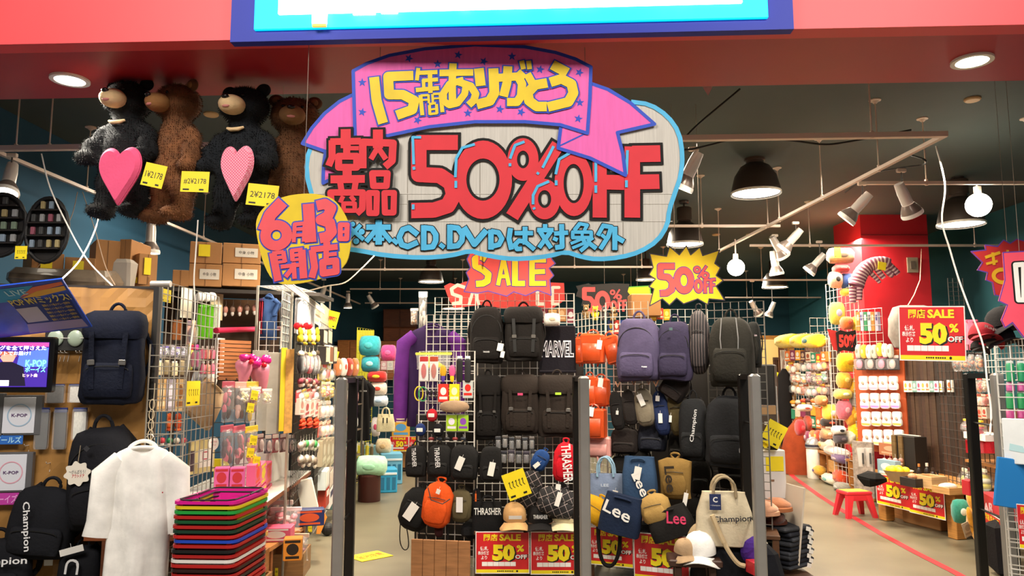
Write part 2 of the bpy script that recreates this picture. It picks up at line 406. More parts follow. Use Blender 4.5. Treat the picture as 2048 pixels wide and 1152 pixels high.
def star(cx, cy, r, a0=.3):
    return [(cx + (r if i % 2 == 0 else r*.42)*math.sin(a0 + i*math.pi/5), cy - (r if i % 2 == 0 else r*.42)*math.cos(a0 + i*math.pi/5)) for i in range(10)]
for i, (x, y) in enumerate([(726,168),(726,227),(819,120),(876,131),(917,113),(968,126),(1024,116),(1080,142),(1158,148),(1159,208),(1156,240),(836,243),(936,229),(1000,221),(1042,227)]):
    m = MB(); m.flat(sh.l(star(x, y, 9, .2 * (i % 3)))); m.obj('star', NAVYB, t, (0, -.019, 0))
m = MB(); m.stroke(sh.l([(1124,254),(1172,268),(1118,294)]), 3*sh.k); m.obj('fold_line', NAVYB, t, (0, -.015, 0))
yl = [[(750,158),(755,205),(768,250)], [(828,155),(778,157),(780,193),(807,193),(830,205),(826,223),(795,234)],
 ([(838,140),(835,165)],8), ([(836,150),(876,148)],9), ([(846,165),(877,163)],8), ([(833,184),(879,180)],9), ([(861,148),(862,190)],9), ([(848,163),(849,182)],7),
 ([(842,194),(846,234)],8), ([(882,191),(886,228)],8), ([(842,195),(858,194)],5), ([(843,204),(858,203)],4), ([(858,193),(859,210)],5), ([(867,192),(882,191)],5), ([(867,201),(882,200)],4), ([(866,192),(867,210)],5), ([(859,212),(873,210)],5), ([(860,214),(861,233)],6), ([(874,212),(875,231)],6), ([(860,223),(875,221)],4), ([(860,232),(876,230)],5),
 ([(880,150),(947,149)],14), ([(907,131),(905,170),(906,212)],15), ([(928,164),(900,172),(888,190),(888,206),(900,214),(916,210),(930,192),(934,168)],14), ([(918,168),(942,176),(952,192),(948,205),(938,214)],15),
 ([(958,141),(962,176)],20), ([(987,141),(989,190),(980,206),(954,213)],20),
 ([(996,160),(1036,157),(1044,172),(1042,196),(1034,208),(1014,208)],17), ([(1016,137),(1014,170),(1007,197)],18), ([(1036,147),(1050,160)],12), ([(1043,126),(1047,143)],10), ([(1057,126),(1059,143)],10),
 ([(1054,152),(1064,170)],16), ([(1094,170),(1070,174),(1055,190),(1058,206),(1073,217),(1093,217)],20), ([(1104,134),(1134,150)],21), ([(1100,169),(1122,162),(1142,172),(1146,190),(1136,208),(1095,218)],20)]
strokes(sh, t, yl, 20, YEL, NAVYB, 3, -.0205)
rk = [([(694,262),(694,300)],20), ([(663,287),(724,286)],14), ([(667,284),(667,318),(660,335)],14), ([(696,285),(696,315)],14), ([(697,300),(720,300)],9), ([(680,316),(716,316),(716,338),(680,338),(680,316)],14),
 ([(758,263),(758,300)],20), ([(728,340),(728,288),(788,290),(786,325),(772,337)],15), ([(757,300),(744,322)],11), ([(759,300),(774,322)],11),
 ([(697,344),(697,362)],18), ([(664,362),(732,361)],16), ([(683,366),(686,386)],12), ([(714,366),(711,386)],12), ([(668,430),(664,388),(728,388),(727,420),(716,430)],13), ([(689,395),(683,408)],9), ([(704,395),(712,405)],9), ([(690,410),(712,410),(712,424),(690,424),(690,410)],9),
 ([(747,350),(777,350),(775,375),(749,375),(747,350)],13), ([(740,389),(756,389),(755,429),(741,429),(740,389)],12), ([(771,389),(790,389),(789,428),(772,428),(771,389)],12)]
strokes(sh, t, rk, 14, REDP, BLK, 5, -.0245)
big = [([(916,286),(838,286),(838,350),(880,352),(902,367),(908,390),(896,412),(868,421),(823,422)],31), ('o',966,360,58,80,33,43),
 ([(1264,309),(1320,308)],34), ([(1264,365),(1318,364)],30), ([(1264,294),(1264,436)],31), ([(1199,310),(1258,330)],28), ([(1199,365),(1248,366)],30), ([(1199,310),(1199,436)],28), ('o',1147,368,38,66,20,40), ([(1116,290),(1024,434)],27), ('o',1046,320,31,44,12,18), ('o',1089,399,31,41,13,18)]
strokes(sh, t, big, 31, REDP, BLK, 6, -.004)
hl = [[(843,276),(826,276),(828,330)],[(828,335),(829,341)],[(950,290),(925,297),(913,318),(911,356)],[(912,363),(912,377)],[(1049,285),(1030,292),(1020,319)],[(1020,328),(1020,334)],[(1107,294),(1085,337)],[(1077,346),(1074,350)],[(1098,364),(1075,374),(1066,392),(1066,410)],[(1067,416),(1069,420)],[(1140,307),(1118,320),(1111,350)],[(1112,362),(1112,372)],[(1191,326),(1191,365)],[(1191,372),(1191,387)],[(1254,302),(1252,350)],[(1252,362),(1252,376)],[(827,410),(827,420)],[(665,284),(663,312)],[(727,285),(724,310)],[(724,322),(723,326)]]
strokes(sh, t, hl, 5.5, SKY, None, 0, -.0105, 'highlight')
bl_ = [([(700,456),(728,480)],8), ([(722,450),(692,484)],8), ('o',706,449,5,5,0,0), ('o',724,464,6,6,0,0), ('o',713,483,6,6,0,0), ('o',695,468,5,5,0,0),
 ([(733,455),(782,455)],11), ([(758,440),(758,490)],13), ([(753,460),(733,484)],10), ([(763,460),(783,484)],10), ([(747,479),(769,479)],7), ([(786,479),(796,488)],9),
 ([(836,470),(818,456),(806,460),(799,475),(804,490),(816,494),(836,485)],11), ([(848,451),(848,501)],11), ([(848,456),(864,458),(872,470),(872,482),(866,494),(848,496)],11), ([(880,489),(889,496)],9),
 ([(900,450),(900,499)],11), ([(900,455),(916,457),(925,470),(924,482),(916,492),(900,494)],11), ([(928,455),(949,489),(973,461)],12), ([(982,460),(982,500)],11), ([(982,463),(997,466),(1004,478),(998,490),(982,494)],10),
 ([(1021,457),(1018,478),(1023,500)],10), ([(1029,467),(1066,467)],9), ([(1050,454),(1050,490)],10), ([(1044,498),(1034,499),(1030,490),(1038,482),(1050,484),(1069,500)],9),
 ([(1090,449),(1090,460)],9), ([(1074,461),(1107,461)],9), ([(1080,464),(1102,497)],9), ([(1101,464),(1078,496)],9), ([(1108,468),(1136,466)],9), ([(1123,449),(1124,494),(1110,496)],10), ([(1106,477),(1115,481)],8),
 ([(1160,447),(1148,462)],8), ([(1158,448),(1174,451),(1168,462)],7), ([(1145,465),(1182,465),(1182,476),(1145,476),(1145,465)],7), ([(1164,463),(1164,477)],6), ([(1165,478),(1141,488)],6), ([(1166,480),(1173,492),(1160,503)],8), ([(1168,487),(1144,497)],6), ([(1186,476),(1174,484)],7), ([(1174,484),(1192,498)],9),
 ([(1207,450),(1195,472)],8), ([(1204,452),(1222,455),(1216,474),(1200,499)],9), ([(1202,470),(1212,478)],7), ([(1229,454),(1229,501)],10), ([(1230,474),(1247,484)],10)]
strokes(sh, t, bl_, 10, SKY, BLK, 1.8, -.004)
# round closing-day placard in front of the cloud's left corner
sh2 = Sheet(FP(3.42), 608, 478)
t = T('round_placard', 'round yellow placard with red hand lettering beside the big cloud sign', 'sign', sh2.o)
cir = [(505 + x/5.76, 380 + y/5.76) for x, y in [(350,75),(560,40),(750,42),(950,100),(1080,300),(1130,450),(1138,620),(1080,880),(850,1010),(500,1090),(250,1080),(120,850),(40,500),(40,320),(150,170)]]
MB().poly(sh2.l(smoothpoly(cir, 2)), 0, .01).obj('placard', mat('#d9bb1c', rough=.7, var=.08, scale=9), t)
n6 = [('o',553,471,32,31,11,11), ([(566,404),(541,430),(528,462)],25), ([(588,485),(590,449),(610,447),(608,484)],8), ([(590,459),(608,458)],7), ([(590,471),(608,470)],7), ([(617,408),(622,485)],23),
 ([(634,412),(650,408),(663,417),(656,433),(642,440),(660,446),(664,464),(655,474),(640,477)],21), ([(681,450),(695,450),(694,478),(681,478),(681,450)],10), ([(681,464),(695,464)],6),
 ([(546,506),(557,562)],15), ([(604,500),(608,557)],15), ([(545,507),(568,504)],8), ([(547,517),(570,514)],7), ([(549,526),(572,523)],6), ([(567,503),(571,525)],9), ([(582,502),(606,499)],8), ([(583,512),(606,509)],7), ([(584,521),(606,518)],6), ([(584,500),(586,522)],9), ([(562,534),(600,530)],8), ([(588,525),(590,558)],9), ([(586,536),(572,554)],9),
 ([(654,484),(655,502)],14), ([(622,500),(676,494)],12), ([(625,500),(630,535),(624,556)],14), ([(653,502),(653,525)],11), ([(655,510),(674,508)],8), ([(646,525),(672,522),(673,543),(647,547),(646,525)],14)]
strokes(sh2, t, n6, 14, mat('#dd4a52', rough=.6, var=.06, scale=10), mat('#3445b0', rough=.6, var=.05, scale=10), 3, 0)
# starburst cards
def burst(name, lab, Yd, pts, colr, o, rim=None, group=None):
    s_ = Sheet(FP(Yd), *o); t = T(name, lab, 'sign', s_.o)
    MB().poly(s_.l(pts), 0, .01).obj('card', colr, t)
    if rim:
        m = MB(); m.stroke(s_.l(pts + [pts[0]]), 2.2*s_.k); m.obj('card_edge', rim, t, (0, -.0004, 0))
    return t, s_
c8 = lambda L_: [(880 + x/3.531, 490 + y/3.531) for x, y in L_]
PURP = P('#5a3fa0'); CORAL = mat('#f4504e', rough=.6, var=.05, scale=9); YB = mat('#f7d312', rough=.6, var=.07, scale=9)
t, s_ = burst('starburst_sign', 'red starburst card with yellow SALE lettering under the cloud sign', 5.75, c8([(190,100),(215,50),(330,60),(480,40),(640,60),(780,60),(790,100),(815,130),(770,165),(803,215),(775,245),(785,355),(690,320),(605,358),(520,330),(470,362),(340,325),(265,340),(170,330),(205,240),(185,195),(215,160)]), CORAL, (1017, 545), PURP)
strokes(s_, t, [([(972,519),(960,512),(950,518),(951,532),(966,540),(977,549),(975,562),(966,567),(952,568)],13), ([(996,571),(1007,516)],8), ([(1007,516),(1018,571)],8), ([(1000,553),(1014,553)],8), ([(1030,512),(1030,572)],12), ([(1030,567),(1050,567)],11), ([(1064,514),(1064,572)],11), ([(1064,520),(1092,520)],11), ([(1064,544),(1090,543)],10), ([(1064,567),(1092,567)],10)], 12, YB, PURP, 1.6)
def off_items(f):
    g = lambda *p: [f(q) for q in p]; k = f.k
    return [(g((1655,150),(1556,150),(1556,222),(1610,228),(1640,262),(1636,315),(1600,340),(1555,342)), 12*k), ('o', *f((1722,250)), 20*k, 27*k, 8*k, 13*k), ('o', *f((1815,175)), 7*k, 7*k, 3*k, 3*k),
     (g((1880,150),(1826,228)), 4*k), ('o', *f((1872,214)), 8*k, 7*k, 3*k, 3*k), ('o', *f((1825,290)), 9*k, 14*k, 3.5*k, 7*k), (g((1870,242),(1872,340)), 6*k), (g((1870,248),(1900,246)), 5*k), (g((1870,285),(1895,283)), 5*k), (g((1912,242),(1914,338)), 6*k), (g((1912,246),(1944,243)), 5*k), (g((1912,284),(1940,282)), 5*k)]
class Aff:
    def __init__(s, ox, oy, sx, sy, k): s.a = (ox, oy, sx, sy); s.k = k
    def __call__(s, p): return (s.a[0] + (p[0]-1530)*s.a[2], s.a[1] + (p[1]-125)*s.a[3])
t, s_ = burst('starburst_sign', 'yellow starburst card with red 50% OFF above purple backpacks', 5.7, c8([(1480,60),(1600,80),(1620,10),(1690,70),(1740,5),(1770,70),(1835,15),(1855,75),(1975,35),(1940,130),(1980,160),(1950,215),(2000,250),(1950,290),(2010,390),(1900,380),(1890,420),(1820,380),(1720,415),(1670,375),(1620,425),(1570,380),(1480,430),(1510,310),(1475,295),(1520,240),(1475,210),(1505,160)]), YB, (1372, 550), P('#3b3040'))
strokes(s_, t, off_items(Aff(1313.3, 525.4, 1/3.531, 1/3.531, 1)), 10, CORAL, PURP, 1.5)
t, s_ = burst('starburst_sign', 'black starburst card with red 50% OFF behind the wire grids', 7.6, c8([(960,290),(1050,270),(1070,280),(1140,275),(1230,270),(1340,275),(1325,330),(1365,380),(1320,400),(1310,430),(1000,430),(1010,380),(960,360),(975,320)]), P('#1d1714'), (1209, 590))
strokes(s_, t, off_items(Aff(1163, 573, .218, .235, .78)), 10, CORAL)
t, s_ = burst('starburst_sign', 'red starburst card with white SALE letters behind yellow SALE card', 7.7, [(888,572),(900,566),(915,570),(930,563),(1030,562),(1128,566),(1130,600),(1105,617),(1060,612),(1020,618),(960,610),(908,616),(898,600)], mat('#c93a34', rough=.6, var=.05, scale=9), (1000, 590))
strokes(s_, t, [([(930,575),(915,570),(903,578),(905,588),(922,594),(921,605),(904,608)],7), ([(938,610),(948,575),(958,610)],6), ([(1075,575),(1075,608),(1090,608)],7), ([(1105,575),(1118,575),(1105,575),(1105,608),(1118,608)],6)], 7, P('#ddd0c0'))
t, s_ = burst('starburst_sign', 'yellow card with green frame standing behind the black starburst', 7.9, [(1240,575),(1300,572),(1302,600),(1262,606),(1250,590)], P('#efe02a'), (1270, 590), P('#5cb83c'))
t, s_ = burst('starburst_sign', 'dark red starburst card with yellow strokes at right edge', 5.2, [(1942,503),(1972,500),(1970,490),(1995,493),(2007,480),(2020,487),(2034,478),(2048,482),(2090,490),(2090,590),(2035,600),(1990,590),(1985,565),(1972,560),(1975,545),(1955,540),(1965,525)], mat('#b02a2c', rough=.6, var=.05, scale=9), (2010, 540), PURP)
strokes(s_, t, [([(1970,515),(2000,505)],6), ([(1985,505),(1988,530)],6), ([(2004,512),(2030,506)],5), ([(2015,500),(2012,535)],5), ([(2028,512),(2030,530)],5), ('o',2005,552,22,17,14,9), ([(1972,528),(1995,522)],5)], 6, P('#c9a51e'))
t, s_ = burst('starburst_sign', 'large pink starburst card with black outlined white letters at right edge', 4.7, [(2006,505),(2100,500),(2110,680),(2048,675),(2025,645),(2010,655),(2003,640),(2015,610),(1998,602),(2010,560)], mat('#ee5068', rough=.6, var=.05, scale=9), (2030, 590), PURP)
strokes(s_, t, [([(2030,530),(2046,529),(2047,600),(2036,600),(2030,530)],10), ([(2062,530),(2064,600)],10)], 10, WHITE, BLK, 3)
# ================================================================ builders
rnd = random.Random(11)
FAKE = {}
def mk(name, lab, cat, p, rz=0, group=None, rx=0, ry=0):
    return T(name, lab, cat, p, 0, group, (rx, ry, rz))
def grid(pl, x0, y0, x1, y1, lab, off=0, cell=.06, wire=None, r=.0026, frame=.005, legs=False, name='wire_grid'):
    """upright wire grid panel between photo corners"""
    p, w, h = pl.rect(x0, y0, x1, y1, off); wire = wire or WIRE
    if legs: bot = 0.0; top = p.z + h/2; h = top - bot; p = Vector((p.x, p.y, (top + bot)/2))
    t = mk(name, lab, 'wire rack', p, pl.rz)
    m = MB(); c = [(-w/2, 0, -h/2), (w/2, 0, -h/2), (w/2, 0, h/2), (-w/2, 0, h/2)]; m.tube(c, frame, 6, closed=True); m.obj('frame', wire, t)
    m = MB(); nx = max(1, round(w/cell)); nz = max(1, round(h/cell))
    for i in range(1, nx): x = -w/2 + w*i/nx; m.box(x, 0, 0, 2*r, 2*r, h)
    for i in range(1, nz): z = -h/2 + h*i/nz; m.box(0, -r*2, z, w, 2*r, 2*r)
    o = m.obj('wires', wire, t); o['kind'] = 'stuff'
    return t
def card_lines(m, w, h, y, n=3, mi=1):
    for i in range(n):
        z = h*.28 - i*h*.2; x = -w*.38; 
        while x < w*.3:
            l = rnd.uniform(.05, .14)*w; m.box(x + l/2, y, z + rnd.uniform(-.03, .03)*h, l, .0006, h*.05, mi); x += l + w*.05
_yc = []
YC = mat('#f2da1c', rough=.6, var=.06, scale=8)
def ycard(pl, x0, y0, x1, y1, lab, off=.01, tilt=0, group=None, txt=None):
    p, w, h = pl.rect(x0, y0, x1, y1, off); t = mk('price_card', lab, 'price card', p, pl.rz, group, 0, tilt)
    m = MB(); m.box(0, 0, 0, w, .002, h); m.obj('card', YC, t)
    m = MB()
    if txt: put(m, txt, 0, h*.02, w*.8, h*.28)
    for k in range(0 if txt else 5):
        x = -w*.32 + k*w*.15; m.stroke([(x, h*.12), (x + w*.06, h*.16), (x + w*.02, -h*.02), (x + w*.08, -h*.1)], h*.025)
    m.box(-w*.3, -.0005, -h*.38, w*.22, .0006, h*.07); m.box(w*.25, -.0005, -h*.38, w*.16, .0006, h*.07)
    m.obj('handwriting', BLACK, t, (0, -.0016, 0))
    return t
PR = P('#cf1f26', rough=.4); PY = P('#f4dc1f', rough=.4); PW = P('#f5f0ea', rough=.4); PK = P('#181310', rough=.4)
_poster = None
def poster(pl, x0, y0, x1, y1, lab, off=.01, rx=0, ry=0, group=None, name='sale_poster'):
    global _poster
    p, w, h = pl.rect(x0, y0, x1, y1, off)
    if _poster is None:
        t = mk(name, lab, 'poster', p, pl.rz, group, rx, ry)
        m = MB(); m.box(0, 0, 0, 1, .003, 1); m.obj('sheet', PW, t)
        m = MB(); m.flat([(-.485, -.40), (.485, -.40), (.485, .48), (-.485, .48)]); m.obj('red_field', PR, t, (0, -.0018, 0))
        m = MB(); m.flat([(-.485, -.48), (.485, -.48), (.485, -.40), (-.485, -.40)]); m.obj('yellow_strip', PY, t, (0, -.0018, 0))
        m = MB()
        put(m, '閉店', -.22, .36, .26, .17, 0, 0, .02); put(m, 'SALE', .14, .36, .4, .16, 0, 0, .04)
        m2 = MB(); put(m2, '50', .02, .0, .42, .4, 0, 0, .06); put(m2, '%', .33, .1, .14, .16, 0, 0, .035)
        sh_ = MB(); put(sh_, '50', .04, -.02, .44, .42, 0, 0, .075); put(sh_, 'OFF', .355, -.105, .25, .13, 0, 0, .05)
        wl_ = MB(); put(wl_, '値札', -.34, .1, .15, .1, 0, 0, .02); put(wl_, '表示価格', -.35, -.01, .21, .09, 0, 0, .02); put(wl_, 'より', -.34, -.12, .11, .09, 0, 0, .02); put(wl_, 'OFF', .345, -.1, .22, .1, 0, 0, .03)
        for k in range(6): wl_.flat([(-.38 + k*.105, -.32), (-.28 + k*.105, -.32), (-.28 + k*.105, -.22), (-.38 + k*.105, -.22)])
        bk = MB(); put(bk, '●●●● ●●●●●', .05, -.44, .3, .03, 0, 0); put(bk, '●', .27, -.44, .04, .05)
        sh_.obj('lettering_shadow', PK, t, (0, -.0024, 0)); m2.obj('lettering', PY, t, (0, -.0034, 0)); m.obj('heading', PY, t, (0, -.003, 0))
        wl_.obj('small_print', PW, t, (0, -.0034, 0)); bk.obj('footer', PK, t, (0, -.0024, 0))
        t.scale = (w, 1, h); _poster = t
        return t
    t = dup(_poster, p, None, lab, group, (rx, ry, pl.rz), (w, 1, h)); t.name = name
    return t
def loop3(m, pts, r, n=6): m.tube(pts, r, n)
def swingtag(t, x, y, z, w=.035, h=.07, tilt=.2, col=None):
    m = MB(); m.box(0, 0, -h/2, w, .0015, h); m.tube([(0, .004, .02), (0, 0, -.004)], .001, 4)
    return m.obj('swing_tag', col or WHITE, t, (x, y, z), (0, tilt, 0))
def curve_pts(f, n=12): return [f(i/n) for i in range(n + 1)]
def backpack(pl, x0, y0, x1, y1, lab, col, style='plain', off=.02, d=None, ry=0, rx=0, group=None, logo=None, lc='#e8e8e8', tags=(), seed=1, name='backpack', drz=0, e=3.2):
    p, w, h = pl.rect(x0, y0, x1, y1, off); d = d or w*.42
    t = mk(name, lab, 'backpack', p, pl.rz + drz, group, rx, ry); F_ = fab(col); D_ = fab(col, bump=.4)
    trim = P('#161616', rough=.5); hb = h*.88; zb = -h/2
    prof = [(0, .80, .7), (.02, .90, .9), (.1, .97, 1), (.3, 1, 1), (.55, .98, .95), (.75, .93, .85), (.88, .84, .7), (.95, .70, .55), (.99, .48, .35), (1, .2, .15)]
    if style in ('flap', 'ruck'): prof = prof[:6] + [(.9, .9, .75), (.97, .82, .6), (1, .6, .4)]
    m = MB(); m.sweep([(0, -d*.5, zb + hb*k, w/2*a, d/2*b) for k, a, b in prof], 28, e); m.wrinkle(w*.05, 5.5, seed); m.wrinkle(w*.015, 22, seed); m.obj('body', F_, t, smooth=True)
    pw = w*.78; ph = h*(.34 if style != 'sport' else .42)
    m = MB(); m.sweep([(0, 0, ph*k, pw/2*a, d*.18*b) for k, a, b in [(0,.8,.5),(.06,.95,.9),(.3,1,1),(.75,1,.9),(.93,.93,.6),(1,.8,.2)]], 24, 3); m.wrinkle(w*.014, 11, seed + 3)
    m.obj('front_pocket', D_, t, (0, -d*.98, zb + h*.06), smooth=True)
    m = MB(); m.tube(curve_pts(lambda s: (pw*.42*math.cos(math.pi*s), -.003, ph*.12*math.sin(math.pi*s))), .003, 5); m.obj('zipper', trim, t, (0, -d*1.13, zb + h*.06 + ph*.78))
    m = MB(); m.tube(curve_pts(lambda s: (w*.13*math.cos(math.pi*s), 0, h*.12*math.sin(math.pi*s))), w*.028, 6); m.obj('top_handle', F_, t, (0, -d*.35, zb + hb*.985), smooth=True)
    for sx in (-1, 1):
        m = MB(); m.tube(curve_pts(lambda s: (sx*(w*.2 + w*.33*math.sin(math.pi*s)), -d*.06, h*.38 - h*.8*s)), w*.045, 6); m.obj('shoulder_strap', F_, t, smooth=True)
    if style == 'plain':
        m = MB(); m.tube(curve_pts(lambda s: (w*.42*math.cos(math.pi*s), 0, h*.26*math.sin(math.pi*s)), 16), .0035, 5); m.obj('main_zipper', trim, t, (0, -d*.9, zb + hb*.55))
    if style in ('flap', 'ruck'):
        m = MB(); m.sweep([(0, 0, k*h, w/2*a, d*.55*b) for k, a, b in [(0,.92,1.02),(.05,.99,1.08),(.16,1,1),(.24,.92,.8),(.28,.7,.4)]], 28, 3); m.wrinkle(w*.02, 8, seed + 5)
        m.obj('flap', F_, t, (0, -d*.5, zb + hb*.72), smooth=True)
        for sx in (-1, 1):
            m = MB(); m.box(0, 0, 0, w*.08, .006, h*.55); o = m.obj('buckle_strap', trim if style == 'ruck' else D_, t, (sx*w*.24, -d*1.16, zb + h*.42), (0, sx*.05, 0))
            m = MB(); m.bbox(0, 0, 0, w*.11, .012, w*.09, .003); m.obj('buckle', P('#8d8a86', rough=.25, metal=.7), o, (0, -.008, -h*.02))
    if style == 'sport':
        for sx in (-1, 1):
            m = MB(); m.tube([(sx*w*.16, 0, h*.36), (sx*w*.2, -.01, h*.1), (sx*w*.18, 0, -h*.1)], .004, 5); m.obj('zipper', P('#b9b9b9', metal=.5, rough=.3), t, (0, -d*1.0, 0))
    if logo:
        txt, lx, lz, lw, lh, ang = logo; lettering(t, txt, 0, 0, lw, lh, lc, 0, .015, ang, 'logo').location = (lx*w, -d*1.2 - .004, lz*h)
    for tg in tags: swingtag(t, tg[0]*w, -d*1.2 - .004, tg[1]*h, *(tg[2:]))
    return t
def pouch(pl, x0, y0, x1, y1, lab, col, off=.02, d=None, ry=0, group=None, logo=None, lc='#e8e8e8', tags=(), seed=1, name='pouch', cat='pouch', drz=0, strap=True, taper=.75, pat=None, rx=0):
    p, w, h = pl.rect(x0, y0, x1, y1, off); d = d or w*.45
    t = mk(name, lab, cat, p, pl.rz + drz, group, rx, ry); F_ = fab(col) if not pat else pat
    m = MB(); m.sweep([(0, -d*.5, -h/2 + h*k, w/2*a, d/2*b) for k, a, b in [(0,.45*taper,.3),(.04,.75*taper+.1,.7),(.18,.95,1),(.5,1,1),(.75,.9+.1*taper,.9),(.92,.8*taper+.1,.6),(1,.4*taper,.2)]], 22, 2.8); m.wrinkle(w*.03, 12, seed); m.obj('body', F_, t, smooth=True)
    m = MB(); m.sweep([(0, 0, h*.5*k, w*.38*a, d*.12*b) for k, a, b in [(0,.6,.4),(.1,.9,.9),(.6,1,1),(.95,.8,.5),(1,.5,.1)]], 18, 2.8); m.obj('front_pocket', F_, t, (0, -d*.95, -h*.38), smooth=True)
    m = MB(); m.tube([(-w*.3, 0, 0), (0, -.008, h*.02), (w*.3, 0, 0)], .0025, 5); m.obj('zipper', P('#1b1b1b'), t, (0, -d*1.0, h*.16))
    if strap:
        m = MB(); m.tube(curve_pts(lambda s: (w*.14*math.sin(2*math.pi*s), 0, h*.16*math.sin(math.pi*s))), w*.035, 5); m.obj('hang_loop', F_, t, (0, -d*.3, h*.45), smooth=True)
    if logo:
        txt, lx, lz, lw, lh, ang = logo; lettering(t, txt, 0, 0, lw, lh, lc, 0, .02, ang, 'logo').location = (lx*w, -d*1.13 - .003, lz*h)
    for tg in tags: swingtag(t, tg[0]*w, -d*1.12 - .004, tg[1]*h, *(tg[2:]))
    return t
def tote(pl, x0, y0, x1, y1, lab, col, off=.02, d=.08, ry=0, group=None, logo=None, lc='#222222', tags=(), seed=1, handle=.35, hcol=None, cat='tote bag', top=.86, rx=0, drz=0):
    p, w, h = pl.rect(x0, y0, x1, y1, off); t = mk('tote_bag', lab, cat, p, pl.rz + drz, group, rx, ry); F_ = fab(col)
    m = MB(); hb = h*(1 - handle)
    m.sweep([(0, -d/2, -h/2 + hb*k, w/2*a, d/2*b) for k, a, b in [(0,.9,.6),(.03,.98,.95),(.3,1,1),(.6,.97,.9),(.95,top,.5),(.985,top,.45)]], 28, 4, caps=True); m.wrinkle(w*.02, 7, seed); m.obj('body', F_, t, smooth=True)
    for y in (-d*.85, -d*.15):
        m = MB(); m.tube(curve_pts(lambda s: (w*.2*math.cos(math.pi*s), 0, h*handle*1.05*math.sin(math.pi*s)**.7 - hb*.1)), w*.028, 6); m.obj('handle', fab(hcol) if hcol else F_, t, (0, y, -h/2 + hb), smooth=True)
    if logo:
        txt, lx, lz, lw, lh, ang = logo; lettering(t, txt, 0, 0, lw, lh, lc, 0, .015, ang, 'logo').location = (lx*w, -d*1.06 - .006, lz*h)
    for tg in tags: swingtag(t, tg[0]*w, -d*1.05 - .006, tg[1]*h, *(tg[2:]))
    return t
def hanger(p, w, rz, lab, col=None):
    t = mk('clothes_hanger', lab, 'hanger', p, rz); c = col or P('#e6e2da', rough=.3)
    m = MB(); m.tube([(0, 0, 0), (-w*.2, 0, -w*.07), (-w*.46, 0, -w*.2), (-w*.48, 0, -w*.23)], .006, 6); m.tube([(0, 0, 0), (w*.2, 0, -w*.07), (w*.46, 0, -w*.2), (w*.48, 0, -w*.23)], .006, 6); m.obj('arms', c, t)
    m = MB(); m.tube([(0, 0, 0), (0, 0, .05)] + [(-.022*math.cos(a) + .022 - .0, 0, .05 + .028*math.sin(a)) for a in (.5, 1.2, 1.9, 2.6, 3.2)], .0025, 6); m.obj('hook', P('#b9b5ad', metal=.8, rough=.25), t)
    return t
def shirt(pl, x0, y0, x1, y1, lab, col, off=.02, sleeve='short', group=None, logo=None, lc='#eeeeee', drz=0, cat='t-shirt', name='t_shirt', cuff=None, arm=None, d=.11, ry=0, seed=2, bw=.62, slv=.36, tags=()):
    p, w, h = pl.rect(x0, y0, x1, y1, off); t = mk(name, lab, cat, p, pl.rz + drz, group, 0, ry); F_ = fab(col, bump=.12); A_ = fab(arm, bump=.12) if arm else F_
    b = w*bw/2
    m = MB(); m.sweep([(0, -d/2, -h/2 + h*k, b*a, d/2*q) for k, a, q in [(0,1.0,.85),(.01,1.02,.9),(.2,1.0,1),(.45,.98,1),(.7,1,.95),(.85,1.05,.8),(.92,.98,.7),(.96,.74,.55),(.985,.45,.45)]], 40, 2.4)
    for q in m.v:
        q.y += math.sin(q.x*44 + math.sin(q.z*5)*1.5)*d*.17*(1 - max(0, q.z/h))
        q.x += math.sin(q.z*9 + seed)*w*.008
    m.wrinkle(w*.007, 3, seed); m.obj('body', F_, t, smooth=True)
    sl = h*slv
    for sx in (-1, 1):
        x_ = b*.80; X = w/2; m = MB()
        if sleeve == 'short': pts = [(sx*x_*.8, h*.41, .06), (sx*(x_ + (X-x_)*.35), h*.33, .08), (sx*(X-.07), h*.40-sl*.8, .078), (sx*(X-.06), h*.40-sl, .082)]
        else: pts = [(sx*x_*.9, h*.40, .06), (sx*(x_ + (X-x_)*.45), h*.32, .075), (sx*(X-.05), h*.40-sl*.5, .065), (sx*(X-.045), h*.40-sl*.93, .055), (sx*(X-.045), h*.40-sl, .042)]
        kk = w/.55
        m.sweep([(a, -d/2, c, r*kk*.95, d*.36) for a, c, r in pts], 20, 2.2); m.wrinkle(w*.01, 8, seed + 4); o = m.obj('sleeve', A_, t, smooth=True)
        if cuff:
            for q_ in (0, 1):
                c_ = pts[-1]; m = MB(); m.sweep([(c_[0], -d/2, c_[1] + .0 + q_*.022, c_[2]*kk*1.02, d*.38), (c_[0], -d/2, c_[1] + .01 + q_*.022, c_[2]*kk*1.03, d*.385)], 20, 2.2); m.obj('cuff_stripe', P(cuff), o)
    m = MB(); m.tube(curve_pts(lambda s: (b*.42*math.cos(2*math.pi*s), d*.33*math.sin(2*math.pi*s), -.012*math.cos(4*math.pi*s)), 24)[:-1], .011, 8, closed=True); m.obj('collar', F_, t, (0, -d/2, h*.487), (math.radians(18), 0, 0), smooth=True)
    if logo:
        txt, lx, lz, lw, lh = logo; lettering(t, txt, 0, 0, lw, lh, lc, 0, .015, 0, 'logo').location = (lx*w, -d*1.12, lz*h)
    for tg in tags: swingtag(t, tg[0]*w, -d*1.1, tg[1]*h, *(tg[2:]))
    return t
